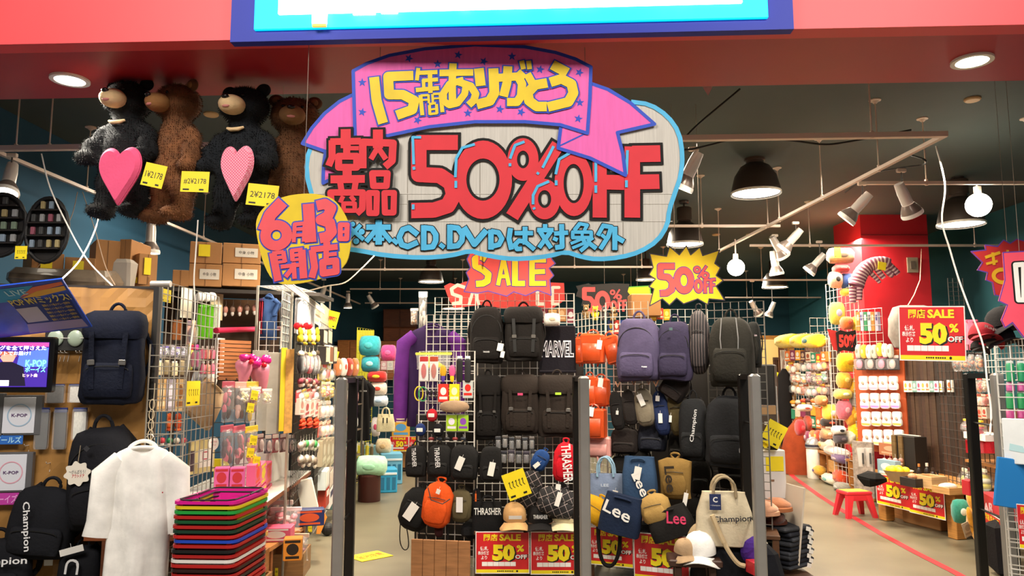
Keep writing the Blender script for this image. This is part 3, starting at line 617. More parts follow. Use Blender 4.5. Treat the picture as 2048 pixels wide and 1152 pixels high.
def cap_(p, w, rz, lab, col, group=None, logo=None, lc='#f0f0f0', rx=0, ry=0, brim=None, cat='cap'):
    t = mk('cap', lab, cat, p, rz, group, rx, ry); F_ = fab(col); r = w/2
    m = MB(); m.lathe([(r, 0), (r*1.0, r*.35), (r*.93, r*.75), (r*.75, r*1.08), (r*.45, r*1.28), (r*.1, r*1.36)], 24); m.wrinkle(r*.06, 9, len(lab)); m.obj('crown', F_, t, smooth=True)
    m = MB(); vs = []; n = 12
    for th in (0, 1):
        for j in range(4):
            for i in range(n + 1):
                a = math.pi*(1.12 + .76*i/n); rr = r*(.97 + .28*j*math.sin((a - math.pi)) ** .6) if math.sin(a - math.pi) > 0 else r*.97
                x = rr*math.cos(a)*(.97 if j else 1); y = rr*math.sin(a); vs.append((x, y, -abs(x)**2/r*.35 - .06*r*j - th*.004))
    fs = []; W_ = n + 1
    for j in range(3):
        for i in range(n): a = j*W_ + i; fs += [(a, a+1, a+W_+1, a+W_), (a + 4*W_, a+4*W_+W_, a+4*W_+W_+1, a+4*W_+1)]
    for i in range(n): a = 3*W_ + i; fs.append((a, a+1, a+1+4*W_, a+4*W_))
    m.add(vs, fs); m.obj('brim', fab(brim or col), t, (0, 0, r*.1), smooth=True)
    m = MB(); m.ell((0, 0, r*1.37), (r*.09, r*.09, r*.05), 8, 5); m.obj('button', F_, t)
    if logo: lettering(t, logo, 0, 0, r*1.1, r*.32, lc, -r*1.0, .02, 0, 'logo').location = (0, -r*1.06, r*.6)
    return t
# -------- small shop goods: one prototype per look, then copies
FILM = mat('#ffffff', rough=.08, var=0, alpha=.16, coat=1, name='film')
GP = {}
def goods(kind, c1, c2, p, w, h, d, rz, lab, cat, group, name=None, ry=0, rx=0):
    key = (kind, c1, c2)
    NM = {'blister': 'blister_pack', 'box': 'product_box', 'bag': 'snack_bag', 'charm': 'key_charm', 'card': 'printed_card', 'bottle': 'bottle', 'peanut': 'slipper_pack', 'towel': 'towel', 'tube': 'hanging_tube', 'case': 'disc_case', 'plush': 'plush_toy', 'sock': 'sock_pack', 'book': 'booklet', 'glove': 'glove', 'cushion': 'cushion'}
    if key in GP:
        t = dup(GP[key], p, None, lab, group, (rx, ry, rz), (w, d, h)); t['category'] = cat; t.name = name or NM[kind]; return t
    t = mk(name or NM[kind], lab, cat, p, rz, group, rx, ry); t.scale = (w, d, h); A = P(c1, rough=.45); B = P(c2, rough=.4)
    if kind == 'blister':
        MB().bbox(0, -.05, 0, .94, .1, 1, .04).obj('card', A, t); MB().bbox(0, -.12, .38, .9, .08, .2, .03).obj('header', B, t)
        MB().ell((0, -.45, -.1), (.28, .34, .3), 10, 8).obj('product', B, t, smooth=True); MB().bbox(0, -.45, -.1, .76, .8, .68, .08).obj('bubble', FILM, t)
    elif kind == 'box':
        MB().bbox(0, -.5, 0, .96, 1, .98, .03).obj('carton', A, t); m = MB(); m.disk(0, .02, .32, 0, 0, 16, .26); m.flat([(-.35, -.4), (.35, -.4), (.35, -.28), (-.35, -.28)]); m.flat([(-.4, .3), (.4, .3), (.4, .42), (-.4, .42)], 0); m.obj('print', B, t, (0, -1.004, 0))
    elif kind == 'bag':
        m = MB(); m.sweep([(0, -.5, z, .48*a, .42*b) for z, a, b in [(-.5,1,.08),(-.44,.95,.4),(-.2,.92,1),(.1,.94,.9),(.35,.97,.4),(.42,1,.06),(.5,1,.05)]], 18, 2.6); m.wrinkle(.035, 6, 3); m.obj('film', FILM, t, smooth=True)
        for i in range(13): 
            a = rnd.uniform(-.26, .26), rnd.uniform(-.34, .2); MB().ell((a[0], -.5, a[1]), (.15, .26, .11), 8, 6, rot=(0, rnd.uniform(0, 3), 0)).obj('piece', A if i % 3 else B, t, smooth=True)
        MB().bbox(0, -.5, .43, .98, .12, .16, .02).obj('header', B, t)
    elif kind == 'charm':
        m = MB(); m.tube([(0, -.5, .5), (.06, -.5, .3), (0, -.5, .12)], .03, 5); m.obj('cord', P('#c9c4bc', metal=.4, rough=.3), t); MB().ell((0, -.5, -.08), (.4, .4, .24), 10, 8).obj('figure', A, t, smooth=True); MB().ell((0, -.5, -.34), (.26, .28, .17), 10, 6).obj('drop', B, t, smooth=True)
    elif kind == 'card':
        MB().bbox(0, -.3, 0, 1, .6, 1, .01).obj('card', A, t); m = MB(); m.disk(0, .1, .3, 0, 0, 14, .22); m.flat([(-.4, -.35), (.4, -.35), (.4, -.2), (-.4, -.2)]); m.obj('print', B, t, (0, -.62, 0))
    elif kind == 'bottle':
        MB().lathe([(.36, -.5), (.44, -.46), (.46, 0), (.4, .16), (.18, .26), (.17, .32)], 14, (0, -.5, 0)).obj('bottle_body', A, t, smooth=True); MB().lathe([(.22, .32), (.22, .5)], 12, (0, -.5, 0)).obj('cap', B, t, smooth=True)
    elif kind == 'peanut':
        pts = smoothpoly([(-.36,-.5),(.36,-.5),(.46,-.4),(.46,-.1),(.36,0),(.44,.12),(.44,.42),(.34,.5),(-.34,.5),(-.44,.42),(-.44,.12),(-.36,0),(-.46,-.1),(-.46,-.4)], 2)
        MB().poly(pts, -.5, -.05).obj('card', A, t); m = MB(); m.flat([(-.38, -.45), (.38, -.45), (.44, -.36), (.44, -.3), (-.44, -.3), (-.44, -.36)]); m.obj('band', B, t, (0, -.51, 0))
        MB().ell((0, -.5, 0), (.17, .35, .11), 10, 6, rot=(0, .6, 0)).obj('product', P('#b59a84'), t, smooth=True)
    elif kind == 'towel':
        m = MB(); n = 10
        vs = [(-.5 + i/n, -.4 + .35*math.sin(i*2.2), z) for z in (-.5, .5) for i in range(n + 1)]; m.add(vs, [(i, i+1, i+n+2, i+n+1) for i in range(n)]); vs2 = [(a, b + .12, c) for a, b, c in vs]; m.add(vs2, [(i+1, i, i+n+1, i+n+2) for i in range(n)]); m.obj('cloth', fab(c1), t, smooth=True); MB().bbox(0, -.4, .47, 1.02, .5, .07, .01).obj('hem', B, t)
    elif kind == 'tube':
        MB().lathe([(.3, -.5), (.42, -.45), (.42, .3), (.3, .4)], 10, (0, -.5, 0)).obj('tube_body', A, t, smooth=True); MB().bbox(0, -.5, .43, .7, .2, .14, .02).obj('header', B, t)
    elif kind == 'case':
        MB().bbox(0, -.5, 0, .95, .9, 1, .02).obj('case', A, t); MB().bbox(0, -.98, .03, .8, .05, .8, .01).obj('sleeve_print', B, t)
    elif kind in ('plush', 'cushion'):
        F1 = fab(c1, sheen=.4); F2 = fab(c2, sheen=.4)
        if kind == 'plush':
            MB().ell((0, -.5, -.2), (.36, .4, .3), 14, 10).wrinkle(.03, 4, 1).obj('body', F1, t, smooth=True); MB().ell((0, -.55, .24), (.34, .38, .25), 14, 10).obj('head', F1, t, smooth=True)
            for sx in (-1, 1):
                MB().ell((sx*.26, -.5, .44), (.1, .1, .09), 8, 6).obj('ear', F1, t, smooth=True); MB().ell((sx*.36, -.6, -.1), (.12, .14, .2), 10, 8, rot=(0, sx*.5, 0)).obj('arm', F1, t, smooth=True); MB().ell((sx*.22, -.8, -.42), (.15, .24, .12), 10, 8).obj('leg', F1, t, smooth=True)
                MB().ell((sx*.12, -.9, .28), (.035, .04, .035), 8, 6).obj('eye', BLACK, t)
            MB().ell((0, -.88, .18), (.14, .1, .09), 10, 8).obj('muzzle', F2, t, smooth=True)
        else:
            m = MB(); m.sweep([(0, -.5, z, .5*a, .5*b) for z, a, b in [(-.5,.5,.12),(-.44,.85,.5),(-.2,1,1),(.2,1,1),(.44,.85,.5),(.5,.5,.12)]], 22, 3); m.wrinkle(.03, 4, 2); m.obj('cover', F1, t, smooth=True); MB().ell((0, -1, 0), (.2, .06, .16), 12, 6).obj('patch', F2, t, smooth=True)
    elif kind == 'sock':
        MB().bbox(0, -.3, -.05, .8, .5, .9, .06).obj('folded_sock', fab(c1), t, smooth=True); MB().bbox(0, -.4, .44, .9, .4, .12, .02).obj('header', B, t); MB().bbox(0, -.4, -.02, .96, .8, .96, .05).obj('film', FILM, t)
    elif kind == 'book':
        MB().bbox(0, -.5, 0, .9, .96, 1, .02).obj('cover', A, t); MB().bbox(0, -1.0, .2, .6, .03, .3, .005).obj('title_panel', B, t)
    elif kind == 'glove':
        MB().bbox(0, -.5, -.12, .6, .6, .5, .15).obj('palm', fab(c1), t, smooth=True)
        for k in range(4): MB().ell((-.24 + k*.16, -.5, .25 + .06*math.sin(k*1.1)), (.075, .2, .22), 8, 6).obj('finger', fab(c1), t, smooth=True)
        MB().ell((.36, -.5, -.05), (.08, .2, .2), 8, 6, rot=(0, .6, 0)).obj('thumb', fab(c1), t, smooth=True); MB().bbox(0, -.5, -.42, .56, .62, .14, .05).obj('cuff', fab(c2), t)
    GP[key] = t
    return t
def row(pl, x0, y0, x1, y1, n, kind, cols, noun, where, off=.03, d=.04, cat=None, fill=.92, ry=0, jit=0, rx=0, drz=0, names=None, hj=0):
    """n goods side by side; cols: list of (c1, c2, colour word)"""
    dx = (x1 - x0) / n
    for i in range(n):
        c = cols[i % len(cols)]; e = rnd.uniform(-jit, jit); q = rnd.uniform(0, hj)
        p, w, h = pl.rect(x0 + dx*i, y0 + e + q, x0 + dx*(i + 1), y1 + e - q*.3, off)
        place = ('leftmost' if i == 0 else 'rightmost' if i == n - 1 else ORD[i] + ' from left')
        lab = f"{c[2]} {noun}, {place} {where}" if n > 1 else f"{c[2]} {noun} {where}"
        goods(kind, c[0], c[1], p, w*fill, h, d, pl.rz + drz, lab, cat or noun.split()[-1], f"{noun} {where}" if n > 1 else None, ry=ry + rnd.uniform(-1, 1)*.04*(jit > 0), rx=rx, name=names)
def basket(p, rz, lab, col, group, trim='#1b1b1b'):
    t = mk('shopping_basket', lab, 'basket', p, rz, group); A = P(col, rough=.35); w, l, h = .33, .46, .21
    m = MB(); n = 28
    def rr(k, z, ins=0): 
        out = []
        for i in range(n):
            a = 2*math.pi*i/n; cx, sx = math.cos(a), math.sin(a)
            out.append((math.copysign(abs(cx)**.22, cx)*(w/2*k - ins), math.copysign(abs(sx)**.22, sx)*(l/2*k - ins), z))
        return out
    rings = [rr(.80, -h), rr(.93, -.019), rr(.93, -.015), rr(1, -.015), rr(1, 0), rr(.985, 0), rr(.94, -.006, .002), rr(.80, -h + .004, .004)]
    vs = [q for R in rings for q in R]; fs = [tuple(range(n-1, -1, -1)), tuple(range(7*n, 8*n))]
    for k in range(7):
        for i in range(n): j = (i+1) % n; fs.append((k*n+i, k*n+j, (k+1)*n+j, (k+1)*n+i))
    return m.add(vs, fs), A, t, (w, l, h)
# ================================================================ shop front: gates, plush bears, baskets, t-shirt
STEEL = mat('#a19e9a', rough=.35, metal=.5, var=.05); GB = P('#14110f', rough=.3)
def gate(xg, yg, xb, yb, top, lab, bars, dpt=4.75, dz=.4, thick=.034, tophor=True):
    """detector gate: grey post in front, black post behind, thin rungs between"""
    a = W(xg, 750, dpt); b = W(xb, 750, dpt + dz); zt = W(xg, top, dpt).z
    t = mk('detector_gate', lab, 'detector gate', Vector((a.x, a.y, 0)))
    v = Vector((b.x - a.x, b.y - a.y, 0)); an = math.atan2(v.y, v.x)
    m = MB(); m.bbox(0, 0, zt/2, .066, .06, zt, .014); m.obj('grey_post', STEEL, t)
    m = MB(); m.bbox(v.x, v.y, zt/2, .062, .05, zt, .008); m.obj('black_post', GB, t)
    m = MB(); m.box(v.x/2, v.y/2, zt - .018, v.length, .045, .034, rot=(0, 0, an)); m.obj('top_rail', GB, t)
    for q in bars:
        z = W(xg, q, dpt).z; m = MB(); m.tube([(0, 0, z), (v.x, v.y, z)], .007, 6); m.obj('rung', GB, t)
    m = MB(); m.box(v.x/2, v.y/2, .02, v.length + .2, .18, .04, rot=(0, 0, an)); m.obj('foot', STEEL, t)
    return t
gate(684, 750, 707, 750, 755, 'detector gate left of the centre display, nearest the left aisle', (890, 1050))
gate(1167, 750, 1154, 750, 752, 'detector gate in front of the small caps and black backpacks', (890, 1050), dz=.3)
gate(1508, 750, 1485, 750, 748, 'detector gate in front of the cream canvas tote bag', (850, 1050), dz=.35)
gate(1993, 750, 1938, 750, 746, 'detector gate at right end beside the wooden table', (853, 1040), dz=.42)
# ---- plush bears hanging from the soffit
def union(parts, vox=.012):
    m = MB()
    for c, r, rot in parts: m.ell(c, r, 18, 12, rot=rot)
    me = m.mesh('tmp', BLACK); o = bpy.data.objects.new('tmp', me); C.objects.link(o)
    md = o.modifiers.new('r', 'REMESH'); md.mode = 'VOXEL'; md.voxel_size = vox
    sm = o.modifiers.new('s', 'SMOOTH'); sm.factor = .6; sm.iterations = 4
    bpy.context.view_layer.update()
    e = bpy.data.meshes.new_from_object(o.evaluated_get(bpy.context.evaluated_depsgraph_get())); bpy.data.objects.remove(o)
    out = MB(); out.v = [v.co.copy() for v in e.vertices]; out.f = [tuple(p.vertices) for p in e.polygons]; out.m = [0]*len(out.f)
    nr = [v.normal.copy() for v in e.vertices]; bpy.data.meshes.remove(e)
    return out, nr
def furry(m, nr, n, ln, wd=.0035, seed=1):
    r = random.Random(seed); N = len(m.v)
    for _ in range(n):
        i = r.randrange(N); p = m.v[i]; q = nr[i]; d = (q + Vector((r.uniform(-.5, .5), r.uniform(-.5, .5), -.55 + r.uniform(-.4, .4)))).normalized()*ln*r.uniform(.6, 1.3)
        s_ = q.cross(d); s_ = s_.normalized()*wd if s_.length > 1e-6 else Vector((wd, 0, 0))
        m.add([p - s_, p + s_, p + d], [(0, 1, 2)])
def bear(px, y0, y1, Yd, lab, fur, muz, turn, pose, sc=1, chest=False, seed=1):
    top = W(px, y0, Yd); bot = W(px, y1, Yd); H = top.z - bot.z
    t = mk('plush_bear', lab, 'plush bear', Vector((top.x, top.y, bot.z)), turn); k = H; t.scale = (1.18, 1.12, 1)
    FM = mat(fur, rough=.95, var=.35, scale=14, bump=.5, bscale=50); MM = mat(muz, rough=.9, var=.15, scale=20, bump=.3, bscale=60); EM = mat(fur, rough=.95, var=.25, scale=12, bump=.4, bscale=60)
    hz = .83*k
    body = [((0, 0, .50*k), (.135*k, .11*k, .19*k), None), ((0, 0, .36*k), (.15*k, .125*k, .16*k), None), ((0, 0, .62*k), (.12*k, .095*k, .10*k), None), ((0, -.01*k, .70*k), (.08*k, .08*k, .07*k), None),
            ((0, -.01*k, hz), (.138*k, .13*k, .125*k), None), ((.055*k, -.05*k, hz - .03*k), (.07*k, .07*k, .065*k), None), ((-.055*k, -.05*k, hz - .03*k), (.07*k, .07*k, .065*k), None)]
    for sx in (-1, 1):
        if pose == 'hold':
            body += [((sx*.135*k, -.02*k, .57*k), (.062*k, .06*k, .10*k), (0, sx*-.5, 0)), ((sx*.18*k, -.06*k, .47*k), (.055*k, .055*k, .09*k), (.4, sx*-.25, 0)), ((sx*.175*k, -.115*k, .405*k), (.055*k, .06*k, .055*k), None)]
        else:
            body += [((sx*.135*k, -.01*k, .56*k), (.058*k, .06*k, .10*k), (0, sx*-.35, 0)), ((sx*.165*k, -.03*k, .44*k), (.05*k, .055*k, .10*k), (.2, sx*-.1, 0)), ((sx*.165*k, -.06*k, .36*k), (.05*k, .06*k, .05*k), None)]
        body += [((sx*.085*k, -.01*k, .24*k), (.075*k, .085*k, .12*k), None), ((sx*.095*k, -.02*k, .12*k), (.062*k, .07*k, .09*k), None), ((sx*.10*k, -.06*k, .05*k), (.062*k, .105*k, .05*k), None)]
    m, nr = union(body, .014); furry(m, nr, 9000, .013, .0018, seed); m.obj('body', FM, t, smooth=True)
    for sx in (-1, 1):
        m = MB(); m.ell((sx*.105*k, 0, hz + .105*k), (.044*k, .024*k, .044*k), 14, 10); o = m.obj('ear', EM, t, smooth=True)
        m = MB(); m.ell((sx*.105*k, -.017*k, hz + .103*k), (.024*k, .012*k, .025*k), 10, 8); m.obj('ear_lining', MM if not chest else EM, o, smooth=True)
        m = MB(); m.ell((sx*.052*k, -.128*k, hz + .026*k), (.010*k, .007*k, .010*k), 10, 8); m.obj('eye', P('#0a0808', rough=.1), t, smooth=True)
    m = MB(); m.ell((0, -.142*k, hz - .04*k), (.072*k, .075*k, .062*k), 18, 12); o = m.obj('muzzle', MM, t, smooth=True)
    m = MB(); m.ell((0, -.212*k, hz - .012*k), (.022*k, .014*k, .015*k), 12, 8); m.obj('nose', P('#0c0909', rough=.25), o, smooth=True)
    m = MB(); m.ell((0, -.2*k, hz - .068*k), (.024*k, .010*k, .012*k), 12, 8); m.obj('tongue', mat('#c98078', rough=.7, var=.05), o, smooth=True)
    if chest:
        m = MB(); m.tube([(-.05*k, -.096*k, .655*k), (-.02*k, -.108*k, .64*k), (.02*k, -.108*k, .64*k), (.05*k, -.096*k, .655*k)], [.008*k, .014*k, .014*k, .008*k], 8); m.obj('chest_mark', MM, t, smooth=True)
    return t, k
def strings(px, y, Yd, gap, lab):
    a = W(px, y, Yd); m = MB(); zt = H0 + .003
    for s_ in (-1, 1): m.tube([(s_*gap/2, 0, a.z - .05), (s_*gap/2, 0, zt)], .0012, 4)
    m.tube([(-gap/2, 0, zt), (gap/2, 0, zt)], .003, 4)
    o = m.obj('hanging_string', P('#b8957c'), None, (a.x, a.y, 0)); tag(o, lab, 'string')
YB_ = 3.95
t, k = bear(262, 154, 441, YB_, 'black plush bear with pale muzzle holding a plain pink heart, leftmost', '#05080b', '#e0c090', math.radians(-10), 'hold', chest=True, seed=1)
t, k = bear(362, 160, 448, YB_, 'brown plush bear facing left, hanging between the two black bears', '#6e4526', '#94683a', math.radians(-30), 'down', seed=2)
t, k = bear(494, 165, 462, YB_, 'black plush bear with pale muzzle holding a checked pink heart', '#040a10', '#e0c090', math.radians(-12), 'hold', chest=True, seed=3)
t, k = bear(592, 186, 478, YB_ + .1, 'brown plush bear facing forward beside the big cloud sign', '#5f3c20', '#85603a', math.radians(10), 'down', seed=4)
for px, y, g, l in ((262, 155, .1, 'leftmost black bear'), (358, 155, .08, 'left brown bear'), (494, 168, .08, 'second black bear'), (592, 190, .14, 'brown bear beside the big sign')):
    strings(px, y, YB_ + .05, g, 'thin string pair holding the ' + l)
def heart(px0, y0, px1, y1, Yd, lab, m_, rz=-.3):
    p, w, h = FP(Yd).rect(px0, y0, px1, y1); t = mk('heart_cushion', lab, 'heart cushion', p, rz)
    pts = []
    hp_ = smoothpoly([(0, .34), (-.1, .47), (-.28, .52), (-.46, .42), (-.53, .2), (-.44, -.02), (-.2, -.3), (-.02, -.52), (.02, -.52), (.2, -.3), (.44, -.02), (.53, .2), (.46, .42), (.28, .52), (.1, .47)], 2)
    pts = [(-a*w, b*h) for a, b in hp_]
    m = MB(); vs = [];
    for s_, y in ((.86, .0), (1, .02), (1, .035), (.86, .055)): vs += [(a*s_, y - .03, b*s_) for a, b in pts]
    n = len(pts); fs = [tuple(range(n)), tuple(range(4*n-1, 3*n-1, -1))]
    for k in range(3): fs += [(k*n+i, (k+1)*n+i, (k+1)*n+(i+1)%n, k*n+(i+1)%n) for i in range(n)]
    m.add(vs, fs); m.obj('cover', m_, t)
    m = MB(); m.tube([(a*1.0, -.003, b*1.0) for a, b in pts], .003, 4, closed=True); m.obj('seam', m_, t)
    return t
hp = mat('#e8557f', rough=.85, var=.05, bump=.15, bscale=70)
heart(196, 297, 285, 408, YB_ - .24, 'plain pink felt heart held by the leftmost black bear', hp, -.15)
def checker():
    m = mat('#e87a92', rough=.85, var=.0, name='gingham').copy(); nt = m.node_tree; b = nt.nodes['Principled BSDF']; tc = nt.nodes.new('ShaderNodeTexCoord'); ck = nt.nodes.new('ShaderNodeTexChecker')
    ck.inputs['Scale'].default_value = 130; ck.inputs['Color1'].default_value = lin('#f0a8b8'); ck.inputs['Color2'].default_value = lin('#dd5f7c'); nt.links.new(tc.outputs['Object'], ck.inputs[0]); nt.links.new(ck.outputs[0], b.inputs['Base Color']); return m
heart(441, 294, 508, 400, YB_ - .24, 'pink gingham heart held by the second black bear', checker(), -.15)
for i, (x0, y0, x1, y1, ti, l) in enumerate([(286, 328, 330, 374, .22, 'leftmost black bear'), (362, 343, 418, 384, .03, 'left brown bear'), (494, 369, 556, 412, .1, 'second black bear')]):
    t = ycard(FP(YB_ - .26), x0, y0, x1, y1, 'yellow price card hanging on the ' + l, tilt=ti, txt=('1¥2178', '#2¥2178', '2¥2178')[i])
# ---- stacked shopping baskets
cols = [('#d4148c', 'magenta'), ('#d9c21e', 'yellow'), ('#1f9a3c', 'green'), ('#b3201f', 'red'), ('#14532d', 'dark green'), ('#b3201f', 'red'), ('#143a2a', 'dark green'), ('#c0201f', 'red'), ('#1f46b8', 'blue'), ('#b3201f', 'red'), ('#1a1a1c', 'black'), ('#a81d1d', 'red'), ('#e4e0da', 'white'), ('#b81e1e', 'red'), ('#2a1414', 'dark maroon'), ('#a81d1d', 'red'), ('#1a1a1c', 'black'), ('#c0201f', 'red'), ('#b3201f', 'red'), ('#14532d', 'dark green'), ('#ddd9d2', 'white'), ('#d9d21e', 'yellow'), ('#1f9a3c', 'green'), ('#b81e1e', 'red'), ('#e4e0da', 'white'), ('#c0201f', 'red'), ('#1a1a1c', 'black'), ('#b3201f', 'red'), ('#14532d', 'dark green'), ('#b3201f', 'red')]
SH = {}
q = W(402, 1004, 3.78); zt = q.z; BX, BY = q.x + .02, q.y + .24; STEP = .0232
cnt = {}
for i, (c, nm) in enumerate(cols):
    cnt[nm] = cnt.get(nm, 0) + 1; n_ = sum(1 for a in cols if a[1] == nm)
    z = zt - i*STEP
    if z < .3: break
    lab = f"{nm} shopping basket on top of the basket stack" if i == 0 else f"{nm} shopping basket in the stack, {ORD[cnt[nm]-1]} {nm} one from the top"
    m, A, t, (w, l, h) = basket(Vector((BX + rnd.uniform(-.004, .004), BY + rnd.uniform(-.004, .004), z)), math.radians(-3), lab, c, 'stacked shopping baskets')
    if 'b' not in SH: SH['b'] = m.mesh('basket_shell', A, False)
    me = SH['b'].copy(); me.materials.clear(); me.materials.append(A); o = bpy.data.objects.new('shell', me); C.objects.link(o); o.parent = t
    for s_ in (-1, 1):
        hb = MB(); hb.tube([(-w*.42, s_*.01 - s_*l*.5*.0, .0), (-w*.42, s_*l*.40, .004), (-w*.34, s_*l*.46, .004), (w*.34, s_*l*.46, .004), (w*.42, s_*l*.40, .004), (w*.42, s_*.01, .0)], .0045, 5)
        if ('h', s_) not in SH: SH[('h', s_)] = hb.mesh('handle', P('#191919'))
        o = bpy.data.objects.new('handle', SH[('h', s_)]); C.objects.link(o); o.parent = t
    zlast = z
m = MB(); m.box(0, 0, -.01, .3, .42, .02); 
for sx in (-1, 1):
    for sy in (-1, 1): m.box(sx*.13, sy*.18, -(zlast - .2)/2, .02, .02, zlast - .2)
st = mk('basket_stand', 'dark stand carrying the tall basket stack', 'stand', Vector((BX, BY, zlast - .2))); m.obj('tray', GB, st)
# ================================================================ centre display island
IA = Plane(930, 5.95, 1165, 5.95); IB = Plane(1160, 6.05, 1560, 5.45); IC = Plane(815, 5.9, 955, 5.8)
IAf = Plane(930, 5.62, 1165, 5.62); IBf = Plane(1165, 5.66, 1400, 5.32)
# low wooden benches that carry the island
def bench(pl, x0, x1, ytop, depth, lab, col='#5b3a22', ground=True):
    p0 = pl.at(x0, ytop); p1 = pl.at(x1, ytop); z = (p0.z + p1.z)/2; L = ((p1 - p0).x**2 + (p1 - p0).y**2) ** .5; c = (p0 + p1)/2
    t = mk('display_bench', lab, 'bench', Vector((c.x, c.y, 0)), pl.rz); wd = wood(col)
    MB().bbox(0, depth/2, z - .015, L, depth, .03, .004).obj('top', wd, t)
    for sx in (-1, 1):
        for y in (.03, depth - .03): MB().bbox(sx*(L/2 - .03), y, (z - .03)/2, .045, .045, z - .03, .004).obj('leg', wd, t)
    return t, z
b1, zA = bench(Plane(945, 5.66, 1165, 5.66), 948, 1160, 1062, .5, 'low wooden bench under the small caps row')
b2, zB = bench(Plane(1170, 5.72, 1560, 5.36), 1172, 1560, 1062, .5, 'low wooden bench under the tote bags and cream canvas bag')
poster(IAf, 951, 1063, 1059, 1147, 'red sale poster on the bench front, left of the pair under the small caps')
poster(IAf, 1061, 1063, 1169, 1149, 'red sale poster on the bench front, right of the pair under the small caps')
poster(IBf, 1176, 1056, 1266, 1132, 'red sale poster on bench front behind the dangling black tote handles', off=.03)
poster(IBf, 1267, 1068, 1378, 1162, 'red sale poster on bench front left of the dark wooden block', off=.05)
# wire grids
grid(IA, 955, 583, 1150, 1060, 'tall white wire grid carrying the black backpacks', off=-.06, legs=True)
grid(IB, 1214, 600, 1300, 1060, 'white wire grid behind the orange bags and left purple backpack', off=-.1, legs=True)
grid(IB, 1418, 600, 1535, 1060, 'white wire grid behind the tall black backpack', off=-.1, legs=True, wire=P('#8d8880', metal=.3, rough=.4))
grid(Plane(1148, 6.6, 1215, 6.1), 1150, 620, 1212, 1060, 'narrow wire grid turned sideways at the island corner', legs=True)
grid(IC, 850, 624, 948, 1150, 'white wire grid behind the small accessory rack', off=-.35, legs=True)
grid(IC, 836, 699, 948, 1150, 'small white accessory wire rack in front of purple jacket', off=.0, cell=.075, r=.003, frame=.006, legs=True)
grid(FP(7.2), 868, 592, 950, 1000, 'far wire grid behind red SALE starburst', cell=.07, legs=True)
grid(FP(6.9), 1300, 616, 1420, 1000, 'wire grid standing behind the two purple backpacks', cell=.07, legs=True)
p, w, h = IC.rect(822, 1080, 940, 1160, .3); t = mk('plywood_partition', 'plain wooden panel under the orange pouch and hanging straps', 'panel', Vector((p.x, p.y, 0)), IC.rz)
for i in range(5): MB().bbox(-w/2 + w*(i+.5)/5, 0, (p.z + h/2)/2, w/5 - .003, .02, p.z + h/2, .002).obj('plank', wood('#9a6a42'), t)
tag(MB().bbox(0, 0, 0, .5, .03, 1.05, .01).obj('dark_fill_board', P('#16120f'), None, IC.at(893, 960, -.3)), 'added dark board filling the gaps behind the mini backpacks', 'board')  # board added to darken the gaps between the mini backpacks
# black backpacks on the left grid
BK = '#15110f'; BR = '#261e19'
backpack(IA, 940, 600, 1008, 726, 'black backpack with arched top, upper left of the centre grid', BK, 'plain', tags=[(.42, -.2, .045, .06), (.48, -.32, .03, .05)], logo=('THRASHER', 0, -.33, .05, .012, 0), seed=11)
backpack(IA, 1008, 604, 1086, 722, 'black rucksack with roll top and buckle straps, upper middle of centre grid', BK, 'ruck', seed=12)
lettering(None, 'x', 0, 0, .01, .01, BLK) if False else None
backpack(IA, 948, 738, 1004, 878, 'black backpack seen side on, lower left of the centre grid', BK, 'flap', seed=13)
backpack(IA, 1002, 738, 1078, 868, 'dark brown backpack with pink label, lower middle of the centre grid', BR, 'flap', seed=14, logo=('▬', 0, .12, .04, .018, 0), lc='#c23a68')
backpack(IA, 1074, 738, 1154, 872, 'dark brown backpack with lime label, lower right of the centre grid', BR, 'flap', seed=15, logo=('▬', 0, .14, .045, .018, 0), lc='#a4d232')
# black tee with comic lettering
p, w, h = IA.rect(1078, 650, 1152, 745, .0)
t = mk('folded_shirt', 'black shirt with large white outlined comic lettering behind the wire grid', 't-shirt', p, IA.rz)
MB().bbox(0, .05, 0, w, .03, h, .01).obj('cloth', fab('#141018'), t); MB().bbox(0, .0, -h*.48, w, .05, .02, .005).obj('fold', fab('#141018'), t)
lettering(t, 'MARVEL', 0, 0, w*.9, h*.36, '#e8e4ec', .03, .05, 0, 'lettering_outline'); lettering(t, 'MARVEL', 0, 0, w*.86, h*.3, '#141018', .028, .0)
# white crumpled hat and shelf items on top of grid
goods('cushion', '#ece6da', '#c9b79a', IA.at(1103, 640, .04), .13, .1, .1, 0, 'crumpled white sun hat clipped high on the centre grid', 'hat', None, 'sun_hat')
# small accessory rack
row(IC, 838, 712, 878, 762, 2, 'blister', [('#f2eeee', '#c43a3a', 'white and red'), ('#efeae6', '#b84a32', 'white and rust')], 'keyring card', 'at top of the small accessory rack', off=.02, d=.02, cat='keyring')
row(IC, 878, 712, 914, 764, 2, 'charm', [('#d8a41e', '#5a3fa0', 'yellow and violet'), ('#e05a8e', '#f0c81e', 'pink and yellow')], 'rubber keyring', 'under black headers on the accessory rack', off=.02, d=.02, cat='keyring')
row(IC, 912, 712, 944, 764, 2, 'tube', [('#1a1a1a', '#ecebe8', 'black and white'), ('#242424', '#ecebe8', 'black white')], 'lanyard strap', 'at top right of the accessory rack', off=.02, d=.02, cat='strap')
goods('bag', '#e8d81e', '#f2ef5a', IC.at(868, 722, .004), .3, .13, .02, IC.rz, 'lime yellow crumpled bag behind the accessory rack', 'bag', None)
row(IC, 876, 768, 920, 804, 2, 'card', [('#e0342a', '#f2f0ea', 'red'), ('#f4da1e', '#fdf6c0', 'yellow')], 'sticker sheet', 'in the middle of the accessory rack', off=.02, d=.01, cat='sticker')
row(IC, 925, 762, 947, 796, 1, 'card', [('#bfc4c0', '#d42a1e', 'grey')], 'sticker card', 'with round red logo at right of the accessory rack', off=.02, d=.01, cat='sticker')
